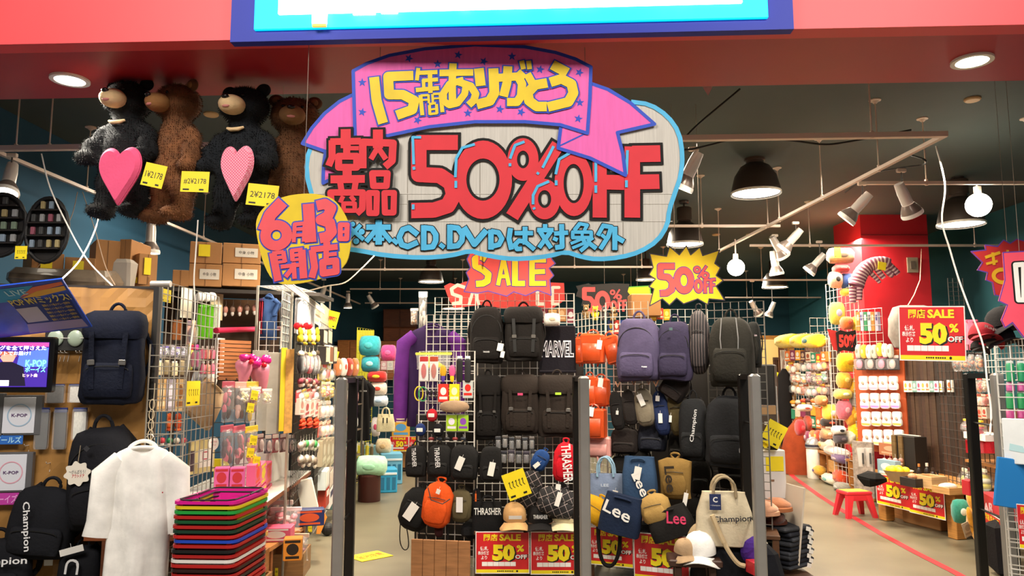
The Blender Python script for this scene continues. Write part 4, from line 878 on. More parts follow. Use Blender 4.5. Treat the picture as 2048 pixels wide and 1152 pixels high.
lettering(None, 'SANTA', 0, 0, 1, 1, BLK) if False else None
p, w, h = IC.rect(880, 800, 940, 826, .03); t = mk('canteen_case', 'brown furry tail keyring hanging across the accessory rack', 'keyring', p, IC.rz); t.name = 'furry_keyring'
m = MB(); m.ell((0, -.02, 0), (w/2, .025, h/2), 14, 10); m.wrinkle(.006, 40, 1); m.obj('tail', fab('#a08468', sheen=.5), t, smooth=True); MB().tube([(0, -.02, h/2), (0, 0, h/2 + .03)], .002, 5).obj('cord', WIRE, t)
row(IC, 892, 830, 938, 862, 2, 'card', [('#a6cc2a', '#e8e2f0', 'lime green'), ('#9cc832', '#8a4ab0', 'green violet')], 'badge card', 'at the bottom of the accessory rack', off=.02, d=.01, cat='badge card')
for x, y, c, l in ((866, 830, '#b5202c', 'red round coin pouch'), (843, 859, '#1d2f63', 'navy round coin pouch'), (878, 860, '#17151a', 'black round coin pouch')):
    p, w, h = IC.rect(x - 11, y - 13, x + 11, y + 13, .03); t = mk('coin_pouch', l + ' clipped on the accessory rack', 'coin pouch', p, IC.rz)
    m = MB(); m.ell((0, -.025, 0), (w/2, .025, h/2), 18, 10); m.obj('pouch', fab(c), t, smooth=True); m = MB(); m.tube([(w/2*1.01*math.cos(a), -.025, h/2*1.01*math.sin(a)) for a in [2*math.pi*i/16 for i in range(16)]], .002, 4, closed=True); m.obj('zipper', BLACK, t)
    MB().bbox(0, -.05, 0, w*.55, .004, h*.28, .001).obj('label', WHITE, t); MB().tube([(0, -.02, h*.45), (0, 0, h*.7)], .003, 5).obj('clip', WIRE, t)
for x, y, c, l in ((838, 787, '#e0c81e', 'yellow'), (846, 788, '#2f9a58', 'green')):
    p, w, h = IC.rect(x - 8, y - 14, x + 8, y + 14, .03); t = tag(MB().tube([(w/2*math.cos(a), -.01, h/2*math.sin(a)) for a in [2*math.pi*i/16 for i in range(16)]], .005, 6, closed=True).obj('coil_band', P(c), None, p), f'{l} coil wrist band hanging on the accessory rack', 'wrist band')
row(IC, 840, 868, 935, 884, 6, 'charm', [('#1f1b1e', '#d8d2c8', 'black'), ('#8a2a2a', '#e0dcd4', 'dark red'), ('#2a2f3a', '#bfa88a', 'slate')], 'small keyring', 'in the row above the small black backpacks', off=.02, d=.03, cat='keyring')
row(IC, 852, 770, 876, 796, 3, 'charm', [('#1f1b1e', '#46423a', 'black')], 'key clip', 'beside the coil bands', off=.02, d=.03, cat='key clip')
# mini backpacks in two rows
backpack(IC, 814, 880, 856, 952, 'mini black backpack with white gothic lettering, leftmost of upper row', '#1b1a1a', 'mini', off=.03, logo=('THRASHER', 0, .05, .14, .035, math.radians(-86)), seed=21, e=2.6)
backpack(IC, 858, 880, 905, 952, 'mini black backpack with white gothic lettering, second in upper row', '#1b1a1a', 'mini', off=.04, logo=('THRASHER', 0, .05, .15, .04, math.radians(-86)), seed=22, e=2.4)
backpack(IC, 905, 880, 958, 958, 'mini black backpack with white printed tag, third in upper row', '#1b1a1a', 'mini', off=.05, tags=[(0, .1, .05, .1, .4)], seed=23, e=2.6)
backpack(IAf, 960, 882, 1004, 962, 'mini black backpack with printed tag, beside the crowded dark grid items', '#181717', 'mini', off=-.1, tags=[(.1, 0, .045, .1, .2)], seed=24)
pouch(IC, 806, 972, 868, 1058, 'black sling bag with big white tag and dangling straps', '#151515', off=.04, tags=[(.0, .15, .07, .13, .25)], seed=25, cat='sling bag', name='sling_bag', ry=.35)
pouch(IC, 849, 962, 908, 1052, 'bright orange sling bag with black straps', '#e2571c', off=.08, seed=26, cat='sling bag', name='sling_bag', ry=.15, tags=[(.05, .38, .03, .035, .2)])
m = MB(); m.tube([IC.at(856, 975, .3), IC.at(862, 1000, .33), IC.at(885, 1008, .34), IC.at(900, 998, .3)], .004, 6); o = m.obj('strap', BLACK, None); tag(o, 'thin black strap running across the orange sling bag', 'strap'); o.name = 'black_strap'
pouch(IC, 903, 976, 946, 1042, 'camouflage pouch with white printed label', '#5b5138', off=.05, seed=27, logo=('▮', 0, .05, .05, .11, 0))
pouch(IC, 944, 976, 964, 1040, 'narrow black pouch with orange tab beside the camouflage pouch', '#161616', off=.05, seed=28, tags=[(0, .35, .012, .1, 0, P('#e2651e'))])
pouch(IC, 870, 1036, 888, 1074, 'tiny black phone pouch with red edge hanging under orange bag', '#3a1a1a', off=.08, seed=29)
for k, (pts, l) in enumerate([([(806, 1010), (800, 1050), (799, 1085), (808, 1102), (818, 1096), (816, 1070), (812, 1050)], 'long thin black loop strap hanging left of the wooden panel'), ([(838, 1055), (840, 1090), (860, 1108), (882, 1100), (886, 1075)], 'wide black strap loop hanging over the wooden panel'), ([(895, 1050), (896, 1090), (896, 1126)], 'straight black webbing strap hanging over the wooden panel'), ([(850, 1062), (862, 1092), (874, 1080)], 'small strap loop in front of the wooden panel')]):
    m = MB(); m.tube([IC.at(x, y, .1) for x, y in smoothpoly(pts, 2, False)], .009 if k == 2 else .004, 6); o = m.obj('hanging_strap', fab('#171412'), None); tag(o, l, 'strap')
# crowded dark stretch on the lower grid
row(IAf, 990, 872, 1070, 898, 6, 'blister', [('#1c1d20', '#3a3c42', 'black'), ('#26262a', '#5a5450', 'charcoal')], 'boxed watch', 'in upper dark row behind the patterned bag', off=-.12, d=.05, cat='boxed watch', jit=2)
row(IAf, 1000, 900, 1075, 926, 5, 'blister', [('#1a1a1e', '#34343c', 'black'), ('#2b2230', '#4a4450', 'plum')], 'boxed watch', 'in lower dark row behind the patterned bag', off=-.1, d=.05, cat='boxed watch', jit=2)
pat = mat('#1a1618', rough=.8, var=0, name='lattice').copy(); nt = pat.node_tree; bs = nt.nodes['Principled BSDF']; tc = nt.nodes.new('ShaderNodeTexCoord'); mp = nt.nodes.new('ShaderNodeMapping'); mp.inputs['Rotation'].default_value = (0, math.radians(40), 0)
br = nt.nodes.new('ShaderNodeTexBrick'); br.offset = 0; br.inputs['Scale'].default_value = 17; br.inputs['Mortar Size'].default_value = .018; br.inputs['Brick Width'].default_value = .8; br.inputs['Row Height'].default_value = .8
for i_, c_ in ((1, '#141113'), (2, '#141113'), (3, '#b8a8a4')): br.inputs[i_].default_value = lin(c_)
cx = nt.nodes.new('ShaderNodeSeparateXYZ'); cm = nt.nodes.new('ShaderNodeCombineXYZ'); nt.links.new(tc.outputs['Object'], mp.inputs[0]); nt.links.new(mp.outputs[0], cx.inputs[0]); nt.links.new(cx.outputs['X'], cm.inputs['X']); nt.links.new(cx.outputs['Z'], cm.inputs['Y']); nt.links.new(cm.outputs[0], br.inputs['Vector']); nt.links.new(br.outputs['Color'], bs.inputs['Base Color'])
pouch(IAf, 1036, 938, 1082, 1020, 'black bag with fine white lattice pattern under yellow price card', '#1a1618', off=-.06, seed=31, pat=pat, name='patterned_bag', cat='bag', ry=.2)
pouch(IAf, 1072, 972, 1158, 1034, 'second black lattice patterned bag lying right above the black cap', '#1a1618', off=-.04, seed=32, pat=pat, name='patterned_bag', cat='bag', ry=.3, tags=[(-.05, .4, .035, .1, 0)])
pouch(IAf, 1106, 884, 1150, 962, 'glossy red pouch with large white lettering turned sideways', '#c51224', off=-.02, seed=33, logo=('THRASHER', .1, 0, .27, .07, math.radians(-80)), name='lettered_pouch', tags=[(-.2, -.55, .035, .1, 0)], ry=.1)
pouch(IAf, 1064, 898, 1096, 942, 'blue pouch with small white tag beside the red pouch', '#1c3f77', off=-.06, seed=34, tags=[(0, -.1, .03, .05, .4)], ry=.5)
ycard(IAf, 1010, 942, 1056, 996, 'yellow price card with framed panel on lattice bag', off=.1, tilt=-.35)
tote(IAf, 944, 984, 1008, 1066, 'black tote bag with bold white lettering beside the tan cap', '#131213', off=-.12, logo=('THRASHER', 0, .08, .2, .05, 0), lc='#e8e8e4', handle=.2)
cap_(IAf.at(1029, 1036, .0), .17, .05, 'tan cap on the bench edge, left of the black lettered cap', '#c79c68', logo='▬▬', rx=.3)
cap_(IAf.at(1080, 1040, -.02), .19, 0, 'black cap with white lettering between the tan and cream caps', '#161415', logo='THRASHER', rx=.15)
cap_(IAf.at(1128, 1036, .0), .18, -.1, 'cream cap with crumpled crown on the bench right end', '#ddcfa8', logo='▲', lc='#555048', rx=.3)
tag(MB().bbox(0, 0, 0, .5, .2, .12, .03).wrinkle(.02, 6, 2).obj('dark_cloth_pile', fab('#121112'), None, IAf.at(985, 1066, -.2) + Vector((.02, 0, .03))), 'dark cloth bags piled at the bench left end', 'bag')
# orange bags
OR = '#c64a1c'
def handbag(x0, y0, x1, y1, lab, off, col=OR, tags=(), seed=1, ry=0, drz=0, straps=True):
    p, w, h = IB.rect(x0, y0, x1, y1, off); t = mk('leather_bag', lab, 'handbag', p, IB.rz + drz, None, 0, ry); d = w*.55; L_ = mat(col, rough=.35, var=.1, scale=8, bump=.1, bscale=90, coat=.2)
    MB().bbox(0, -d/2, -h*.05, w, d, h*.9, .014).wrinkle(.008, 9, seed).obj('body', L_, t)
    MB().bbox(0, -d*1.0, -h*.15, w*.8, d*.1, h*.55, .012).obj('front_pocket', L_, t, smooth=True)
    MB().tube([(-w*.4, 0, 0), (0, -.006, .004), (w*.4, 0, 0)], .003, 5).obj('zipper', P('#6a2a12'), t, (0, -d*.9, h*.3))
    MB().tube(curve_pts(lambda s: (w*.25*math.cos(math.pi*s), 0, h*.14*math.sin(math.pi*s))), .006, 6).obj('handle', L_, t, (0, -d/2, h*.39), smooth=True)
    if straps:
        for sx in (-1, 1): MB().tube(curve_pts(lambda s: (sx*w*(.1 + .18*math.sin(math.pi*s)), 0, h*(.42 - 1.0*s))), .007, 6).obj('strap', L_, t, (0, -.005, 0), smooth=True)
    for tg in tags: swingtag(t, tg[0]*w, -d*1.06, tg[1]*h, .04, .07, .15)
handbag(1152, 668, 1172, 728, 'orange leather backpack seen edge on, far left of upper orange row', .02, seed=2)
handbag(1168, 662, 1212, 728, 'orange leather backpack in the middle of the upper orange row', .06, tags=[(.4, .2)], seed=3)
handbag(1212, 665, 1242, 728, 'orange leather backpack leaning at right of the upper orange row', .04, seed=4, ry=-.25)
handbag(1168, 746, 1196, 812, 'orange leather bag with white tag, lower left of orange group', .02, tags=[(0, .3)], seed=5)
handbag(1188, 750, 1222, 812, 'orange leather bag behind crossed straps, lower right of orange group', .0, tags=[(.1, .4)], seed=6)
handbag(1166, 810, 1214, 876, 'orange leather bag hanging lowest in front of pink bag', .08, tags=[(.05, .45)], seed=7)
handbag(1172, 868, 1228, 912, 'pale pink leather bag hanging behind the lowest orange bag', .0, col='#d99a92', seed=8)
m = MB(); m.tube([IB.at(x, y, .12) for x, y in smoothpoly([(1176, 900), (1170, 930), (1180, 952), (1198, 944), (1196, 915), (1190, 890)], 2, False)], .007, 6); tag(m.obj('pink_strap', P('#cf8f86'), None), 'pale pink strap loop hanging under the pink bag', 'strap')
m = MB(); m.tube([IB.at(x, y, .1) for x, y in [(1196, 885), (1204, 905), (1200, 935)]], .006, 6); tag(m.obj('orange_strap', P(OR), None), 'orange strap dangling beside the pink strap loop', 'strap')
# purple and black large backpacks
PU = '#4d4562'; PD = '#363048'
backpack(IB, 1241, 622, 1326, 762, 'light purple backpack with round pockets under yellow starburst', PU, 'plain', off=.1, d=.2, seed=41, logo=('▪▬', .22, -.3, .04, .01, 0), e=3.6)
backpack(IB, 1318, 628, 1390, 760, 'dark purple backpack with flat pocket beside the light purple one', PD, 'plain', off=.08, d=.18, seed=42, e=4, logo=('■', -.0, .25, .025, .02, 0), lc='#4f6a6a')
p, w, h = IB.rect(1378, 622, 1424, 742, .12)
stp = mat('#241d22', rough=.7, var=0, name='pinstripe').copy(); nt = stp.node_tree; bs = nt.nodes['Principled BSDF']; tc = nt.nodes.new('ShaderNodeTexCoord'); wv = nt.nodes.new('ShaderNodeTexWave'); wv.inputs['Scale'].default_value = 16; wv.inputs['Distortion'].default_value = .6; rp = nt.nodes.new('ShaderNodeValToRGB'); rp.color_ramp.elements[0].position = .97; rp.color_ramp.elements[0].color = lin('#1d181c'); rp.color_ramp.elements[1].position = 1; rp.color_ramp.elements[1].color = lin('#a89894')
nt.links.new(tc.outputs['Object'], wv.inputs['Vector']); nt.links.new(wv.outputs['Fac'], rp.inputs[0]); nt.links.new(rp.outputs[0], bs.inputs['Base Color'])
pouch(IB, 1380, 622, 1422, 748, 'black pinstriped long bag between purple and tall black backpacks', '#241d22', off=.12, d=.13, seed=43, pat=stp, name='pinstriped_bag', cat='bag')
backpack(IB, 1422, 618, 1510, 772, 'tall black backpack hanging highest at the island right', '#26241f', 'sport', off=.14, d=.2, seed=44, e=3.6)
backpack(IB, 1495, 632, 1524, 735, 'black bag with small pink lettering at the island right edge', '#1f1f1d', 'mini', off=.0, d=.12, seed=45, logo=('spin', .1, .1, .04, .02, 0), lc='#d8bfc8')
# waist bags row
for i, (x0, y0, x1, y1, c, l, tg) in enumerate([(1222, 782, 1250, 860, '#1e1b1a', 'black waist bag with tiny tag, leftmost of the hanging waist bags', [(.1, 0, .02, .03)]), (1246, 778, 1276, 850, '#2b2624', 'dark waist bag with yellow cord in hanging row', []), (1272, 776, 1310, 852, '#7d7463', 'beige waist bag with white tag in hanging row', [(-.15, .35, .04, .09, -.3)]), (1308, 782, 1340, 870, '#1f2c52', 'navy waist bag with white tag in hanging row', [(0, .0, .03, .07, .1), (0, .4, .03, .04)]), (1338, 786, 1370, 872, '#4b4127', 'olive waist bag right of the navy one', [(-.3, 0, .02, .05)])]):
    pouch(IB, x0, y0, x1, y1, l, c, off=.1, seed=50 + i, name='waist_bag', cat='waist bag', tags=tg, ry=-.12)
for x, y in ((1236, 774), (1268, 770), (1298, 768), (1312, 772)):
    m = MB(); m.tube([(-.02, 0, .04), (0, -.01, 0), (.02, 0, .045)], .006, 5); tag(m.obj('clothes_peg', P('#c98f6e'), None, IB.at(x, y, .2), (0, 0, IB.rz)), f'small peg clipping the {["first","second","third","fourth"][[1236,1268,1298,1312].index(x)]} waist bag strap from left', 'peg')
backpack(IB, 1362, 778, 1418, 918, 'black shoulder bag with vertical white script, left of the two', '#1d1e20', 'mini', off=.12, d=.16, seed=61, logo=('Champion', .12, 0, .23, .035, math.radians(82)), name='shoulder_bag')
backpack(IB, 1414, 772, 1512, 930, 'large black backpack with white script at its side', '#202124', 'mini', off=.16, d=.2, seed=62, logo=('Champion', .34, -.05, .3, .04, math.radians(80)))
backpack(IB, 1280, 830, 1336, 900, 'dark blue grey bag in shade below the waist bags', '#1a1d28', 'mini', off=-.02, d=.12, seed=63)
backpack(IB, 1226, 848, 1282, 905, 'dark brown bag in shade beside the lowest orange bag', '#1d1614', 'mini', off=-.02, d=.12, seed=64)
backpack(IB, 1330, 740, 1384, 800, 'dark fur trimmed bag under the dark purple backpack', '#231c1a', 'mini', off=.06, d=.12, seed=65, ry=.6)
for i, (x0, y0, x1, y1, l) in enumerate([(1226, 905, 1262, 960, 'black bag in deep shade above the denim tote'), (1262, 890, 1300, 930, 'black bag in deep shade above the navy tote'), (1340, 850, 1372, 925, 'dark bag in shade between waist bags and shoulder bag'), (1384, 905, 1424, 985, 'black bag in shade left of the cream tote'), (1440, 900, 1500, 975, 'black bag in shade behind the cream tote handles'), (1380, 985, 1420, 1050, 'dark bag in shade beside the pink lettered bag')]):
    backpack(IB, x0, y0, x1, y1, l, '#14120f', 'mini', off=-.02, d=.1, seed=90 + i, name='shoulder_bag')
# totes and pouches lying on the bench
tote(IBf, 1176, 908, 1256, 1010, 'pale denim tote bag with light blue handles', '#74839e', off=-.1, logo=('LEE', 0, -.08, .06, .02, 0), lc='#c8d2e0', hcol='#8fb0c6', handle=.36, tags=[(.25, -.18, .04, .07)], ry=-.05)
tote(IBf, 1250, 905, 1318, 1000, 'denim and navy bag with white tag and white lettering turned sideways', '#2e4766', off=-.04, handle=.05, logo=('Lee', .1, -.1, .17, .07, math.radians(-65)), lc='#f0eee8', tags=[(.05, .25, .05, .09)], d=.14)
pouch(IBf, 1322, 914, 1384, 996, 'tan and black rectangular pouch with dark lettering', '#8a6c38', off=-.05, d=.1, seed=71, logo=('Lee', -.1, 0, .18, .07, math.radians(-85)), lc='#2a2014', name='lettered_pouch', tags=[(.4, -.3, .03, .09)], taper=1.2)
pouch(IBf, 1168, 992, 1226, 1044, 'mustard yellow handbag lying at the bench left corner', '#c08f12', off=.04, d=.12, seed=72, name='handbag', cat='handbag', ry=.5, taper=1.1)
tote(IBf, 1206, 984, 1288, 1066, 'navy tote bag with large white lettering lying over the bench edge', '#15233c', off=.1, handle=.02, logo=('Lee', -.05, .1, .2, .085, math.radians(-12)), lc='#f2f0ea', d=.12, ry=.2)
p, w, h = IBf.rect(1212, 1000, 1262, 1042, .245)
pouch(IBf, 1286, 985, 1346, 1046, 'tan corduroy bag with dark strap in the middle of the bench', '#a3834a', off=.06, d=.14, seed=73, name='canvas_bag', cat='bag', ry=-.3)
tote(IBf, 1300, 1010, 1390, 1072, 'black bag with bright pink script lettering', '#161413', off=.08, handle=.02, logo=('Lee', .22, .12, .13, .08, math.radians(-20)), lc='#d63a66', d=.14, ry=-.35)
tag(MB().bbox(0, 0, 0, .62, .22, .12, .04).wrinkle(.03, 6, 3).obj('dark_cloth_pile', fab('#14141a'), None, IBf.at(1300, 1064, -.1), (0, 0, IBf.rz)), 'dark crumpled clothing piled along the bench front edge', 'clothing')
m = MB(); m.tube([IBf.at(x, y, .12) for x, y in smoothpoly([(1196, 1052), (1198, 1100), (1206, 1128), (1222, 1134), (1234, 1120), (1240, 1090), (1240, 1052)], 2, False)], .014, 6); tag(m.obj('tote_strap', fab('#151312'), None), 'long black tote handle dangling in front of the sale poster', 'strap')
# cream canvas bag
CR = Plane(1385, 5.15, 1520, 5.1)
t = tote(CR, 1388, 940, 1500, 1086, 'large cream canvas tote bag with dark blue patch and black script', '#cfc2a6', off=.0, d=.14, handle=.26, logo=('Champion', .1, -.12, .24, .05, math.radians(3)), lc='#2a2a34', hcol='#a8977a', seed=5, top=.78)
p, w, h = CR.rect(1419, 988, 1442, 1020, .17); o = MB().bbox(0, 0, 0, w, .004, h, .001).obj('patch', P('#1b2a58'), None); q_ = p - t.location; o.parent = t; o.location = Euler((0, 0, -CR.rz)).to_matrix() @ q_
lettering(o, 'C', 0, .015, .03, .035, '#f0eee8', -.0025, .03, 0, 'logo'); lettering(o, '• Champion', 0, -.022, .06, .01, '#f0eee8', -.0025, .0, 0, 'logo_text'); 
m = MB(); m.tube([CR.at(x, y, .17) for x, y in smoothpoly([(1424, 1030), (1436, 1060), (1455, 1100), (1475, 1128), (1490, 1132)], 2, False)], .016, 6); tag(m.obj('canvas_strap', fab('#c9b28c'), None), 'cream canvas strap trailing down from the cream tote bag', 'strap')
tagp = P('#3e2a1c')
m = MB(); p, w, h = CR.rect(1335, 1112, 1440, 1128, .12); t = mk('wooden_block_seat', 'small dark wooden stool holding the white cap visor', 'stool', Vector((p.x, p.y, 0)), CR.rz); WD = wood('#3c241a'); m.bbox(0, 0, p.z, w, .22, .045, .008).obj('seat', WD, t)
for sx in (-1, 1):
    for sy in (-1, 1): MB().bbox(sx*w*.32, sy*.07, p.z/2 - .01, .04, .04, p.z - .03, .005).obj('leg', WD, t)
cap_(CR.at(1400, 1105, .12), .2, -.3, 'white cap turned flat with wide visor on the dark stool', '#e9e7e2', rx=.1)
cap_(CR.at(1368, 1104, .16), .13, .3, 'small tan cap under the white cap', '#a98d6c', rx=.2)
cap_(CR.at(1400, 1078, .0), .17, .6, 'tan folded cap with dark badge in front of canvas bag', '#b09a78', rx=.6)
tag(MB().bbox(0, 0, 0, .5, .4, .3, .05).wrinkle(.04, 5, 4).obj('dark_cloth_pile', fab('#15161c'), None, CR.at(1470, 1128, -.1), (0, 0, .1)), 'dark clothing heap beneath the cream canvas bag', 'clothing')
tag(MB().ell((0, 0, 0), (.07, .07, .1), 14, 10).wrinkle(.02, 9, 2).obj('purple_bundle', fab('#4a2a86'), None, CR.at(1506, 1100, .1)), 'bright purple cloth bundle beside the black gate post', 'clothing')
goods('box', '#d03038', '#a81e24', CR.at(1505, 1130, .15), .1, .08, .1, .2, 'red carton corner under the purple bundle', 'box', None)
# folded dark bags pile on the right of the island
IR = Plane(1510, 5.6, 1590, 5.9)
for i in range(9):
    p, w, h = IR.rect(1534 + (i % 3)*2, 1046 + i*9, 1582 + (i % 2)*5, 1055 + i*9, -.05)
    t = mk('folded_bag', f'dark folded bag with white tag, {ORD[i]} from top of the pile by the island corner', 'folded bag', p, IR.rz + rnd.uniform(-.1, .1), 'folded bags pile at island corner')
    MB().bbox(0, -.08, 0, w, .2, .034, .012).wrinkle(.004, 14, i).obj('cloth', fab(['#2a2b30', '#1c1e26', '#3a3c42'][i % 3]), t); MB().box(w*.3, -.19, -.004, .05, .002, .03, rot=(0, .3, 0)).obj('tag', WHITE, t)
for i, (x, y, c, l) in enumerate([(1552, 1010, '#9a5f3c', 'brown knitted hat on top of the folded bags pile'), (1530, 1018, '#c28f70', 'peach hat beside the brown knitted hat'), (1548, 1036, '#4a2418', 'dark brown hat under the brown knitted hat')]):
    p = IR.at(x, y, -.03); t = mk('knit_hat', l, 'hat', p); m = MB(); m.ell((0, 0, 0), (.11 - i*.015, .1, .055), 18, 12); m.wrinkle(.01, 14, i); m.obj('crown', fab(c, sheen=.4), t, smooth=True); m = MB(); m.lathe([(.1 - i*.012, -.04), (.118 - i*.012, -.035), (.115 - i*.012, -.01), (.1 - i*.012, -.005)], 20); m.obj('cuff', fab(c), t, smooth=True)
p, w, h = IR.rect(1500, 1126, 1585, 1180, -.05); t = mk('low_crate', 'dark wooden crate under the folded bags pile', 'crate', Vector((p.x, p.y, 0))); WD = wood('#3a2416'); tz = p.z + .05
for i in range(3): MB().bbox(0, 0, tz*(i + .5)/3, w, .4, tz/3 - .01, .004).obj('slat', WD, t)
tag(MB().box(0, 0, 0, .012, .3, .55).wrinkle(.01, 5, 1).obj('paper_sheet', P('#cdbfae'), None, IR.at(1585, 1045, .02), (0, .12, .1)), 'pale paper sheet hanging at the right side of the island', 'paper')
# gift boxes with yellow cards at the island right end
IG = Plane(1490, 5.9, 1590, 5.9)
for x0, y0, x1, y1, l in ((1528, 900, 1572, 998, 'white boxed set with yellow price card right of the grey gate post'), (1494, 955, 1524, 1005, 'white boxed set with yellow card behind the gate posts')):
    p, w, h = IG.rect(x0, y0, x1, y1); t = mk('gift_box', l, 'box', p); MB().bbox(0, .06, 0, w, .12, h, .006).obj('carton', P('#dcd8d4'), t); MB().box(0, -.003, h*.22, w*.8, .003, h*.3).obj('price_card', YC, t); MB().bbox(-w*.15, -.004, -h*.12, w*.2, .004, h*.04, .001).obj('print', P('#8a6a50'), t)
grid(IG, 1480, 772, 1556, 960, 'chrome wire stand holding the boxed chocolate sets', off=-.1, cell=.2, r=.003, legs=True)
p, w, h = IG.rect(1524, 810, 1552, 880); t = mk('chocolate_box', 'brown box with white print hanging behind gate post', 'box', p); MB().bbox(0, .02, 0, w, .05, h, .004).obj('carton', P('#4a3c34'), t); lettering(t, 'araku', 0, 0, w*.7, h*.14, WHITE, -.006, .02); MB().box(0, -.007, h*.36, w, .004, h*.25).obj('lid_band', P('#b08a5e'), t)
ycard(IG, 1528, 844, 1568, 892, 'tilted yellow price card beside brown box', off=.08, tilt=.5); ycard(IG, 1522, 870, 1540, 898, 'yellow price card under the tilted yellow card', off=.05)
# purple jacket on its hanger
PJ = FP(6.6)
shirt(PJ, 795, 652, 935, 850, 'purple varsity jacket with lilac sleeve and striped cuffs', '#28123e', off=0, sleeve='long', arm='#5c2478', cuff='#d8c8b0', d=.16, cat='jacket', name='varsity_jacket', bw=.66, slv=.86, group=None)
hanger(PJ.at(868, 662, .1), .36, 0, 'white plastic hanger holding the purple jacket'); 
for nm, x0, y0, x1, y1, c1, c2, lab in [('clear_bottle_bundle', 838, 585, 856, 660, '#b8b4ac', '#d8d4cc', 'crumpled clear plastic bundle hanging behind the purple jacket'), ('glass_ornament', 822, 618, 838, 650, '#a8835c', '#e0d8cc', 'glass hanging ornament left of the plastic bundle')]:
    p, w, h = FP(7.0).rect(x0, y0, x1, y1); goods('bag', c1, c2, p, w, h, .1, 0, lab, 'ornament', None, nm)
# goods behind the right grid: bright small stuff between the tall grids
IBk = Plane(1150, 6.7, 1430, 6.5)
row(IBk, 1164, 612, 1236, 640, 4, 'plush', [('#8a6a3a', '#e8d8b0', 'tan'), ('#d8c81e', '#b02a2a', 'yellow'), ('#3a3036', '#e8e0d8', 'dark')], 'small toy', 'behind the corner wire grid', d=.08, cat='toy', jit=3)
row(IBk, 1216, 640, 1250, 668, 3, 'card', [('#2a4a9a', '#e0c040', 'blue'), ('#b8342a', '#f0e8dc', 'red')], 'printed card', 'behind the orange backpacks', d=.03, cat='card', jit=2)
row(IBk, 1300, 618, 1340, 640, 3, 'card', [('#d2a21e', '#f0e070', 'yellow'), ('#c43a2a', '#f2d8c8', 'red')], 'printed card', 'behind the purple backpacks', d=.03, cat='card', jit=2)
tag(MB().bbox(0, 0, 0, .26, .2, .2, .01).obj('cardboard_box', CARD, None, IBk.at(1288, 612)), 'brown cardboard box standing behind the yellow starburst', 'box')
# behind: the shelf seen through the centre grid
row(FP(6.3), 1060, 618, 1150, 645, 5, 'card', [('#b07a44', '#d8b080', 'tan'), ('#7a2438', '#d8c8c8', 'wine'), ('#c8a060', '#e8dcc0', 'ochre')], 'paper pack', 'seen through the top of the centre grid', d=.05, cat='pack', jit=2)
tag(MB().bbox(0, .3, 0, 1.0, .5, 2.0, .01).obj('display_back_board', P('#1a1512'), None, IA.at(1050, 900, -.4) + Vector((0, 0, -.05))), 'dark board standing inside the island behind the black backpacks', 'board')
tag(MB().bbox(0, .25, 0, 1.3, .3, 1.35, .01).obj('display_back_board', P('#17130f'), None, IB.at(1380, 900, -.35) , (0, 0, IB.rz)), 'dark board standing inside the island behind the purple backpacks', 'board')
for (gx, gy, l) in ((1096, 780, 'one'), ):
    pass
# ================================================================ outer left display board
PL = Plane(-150, 4.25, 313, 4.45); PLz = lambda y: PL.at(150, y).z
kraft = mat('#a5783f', rough=.45, var=.18, scale=3, bump=.5, bscale=5)
p0, p1 = PL.at(-260, 568), PL.at(313, 568); L = ((p1 - p0).x**2 + (p1 - p0).y**2) ** .5; c = (p0 + p1)/2
t = mk('display_board', 'tall board covered in crinkled brown kraft paper at far left', 'display board', Vector((c.x, c.y, 0)), PL.rz)
m = MB(); nx, nz = 30, 36; zt_ = p0.z
vs = [(-L/2 + L*i/nx, -.012 + noise.noise(Vector((i*.4, j*.3, 0)))*.02 + noise.noise(Vector((i*1.1, j*.9, 3)))*.009, zt_*j/nz) for j in range(nz + 1) for i in range(nx + 1)]
m.add(vs, [(j*(nx+1)+i, j*(nx+1)+i+1, (j+1)*(nx+1)+i+1, (j+1)*(nx+1)+i) for j in range(nz) for i in range(nx)]); m.obj('kraft_paper', kraft, t)
MB().box(0, .03, zt_/2, L, .03, zt_).obj('backing', wood('#5a3d22'), t); MB().box(L/2 + .01, .0, zt_/2, .03, .06, zt_ + .02).obj('edge_post', P('#17130f'), t)
MB().box(0, .01, zt_ + .006, L, .05, .014).obj('top_strip', P('#231a12'), t)
TV = Plane(-100, 4.1, 100, 4.15)
p, w, h = TV.rect(-70, 684, 96, 774); t = mk('monitor', 'small monitor playing a colourful music video with white Japanese captions', 'monitor', p, TV.rz)
MB().bbox(0, .03, 0, w + .05, .05, h + .06, .008).obj('bezel', P('#0d0c0e', rough=.25), t)
m = MB(); m.box(0, 0, 0, w, .004, h); m.obj('screen', P('#3a1f8a', emit=1.2), t)
def scr(col, pts, e, nm='screen_picture', y=-.0025): MB().flat([(a*w/2, b*h/2) for a, b in pts]).obj(nm, P(col, emit=e), t, (0, y, 0))
scr('#e04a9a', [(-1, .98), (1, .98), (1, .8), (-.2, .85), (-1, .75)], 1.2); scr('#5a7af0', [(.3, .5), (1, .75), (1, -.1), (.25, -.1)], 1.0); scr('#1a1230', [(-.5, -.95), (.5, -.95), (.42, -.1), (.12, .12), (-.12, .12), (-.4, -.15)], .5, y=-.003); scr('#f0a890', [(-.08, .12), (.16, .12), (.22, .36), (.1, .5), (-.1, .48), (-.16, .3)], 1, y=-.0035); scr('#c86a50', [(-.2, .35), (-.12, .58), (.16, .58), (.26, .34), (.12, .46), (-.08, .45)], .8, y=-.004); scr('#f4f2ff', [(-1, -.95), (.1, -.95), (.1, -.7), (-1, -.7)], 1.6, y=-.0045)
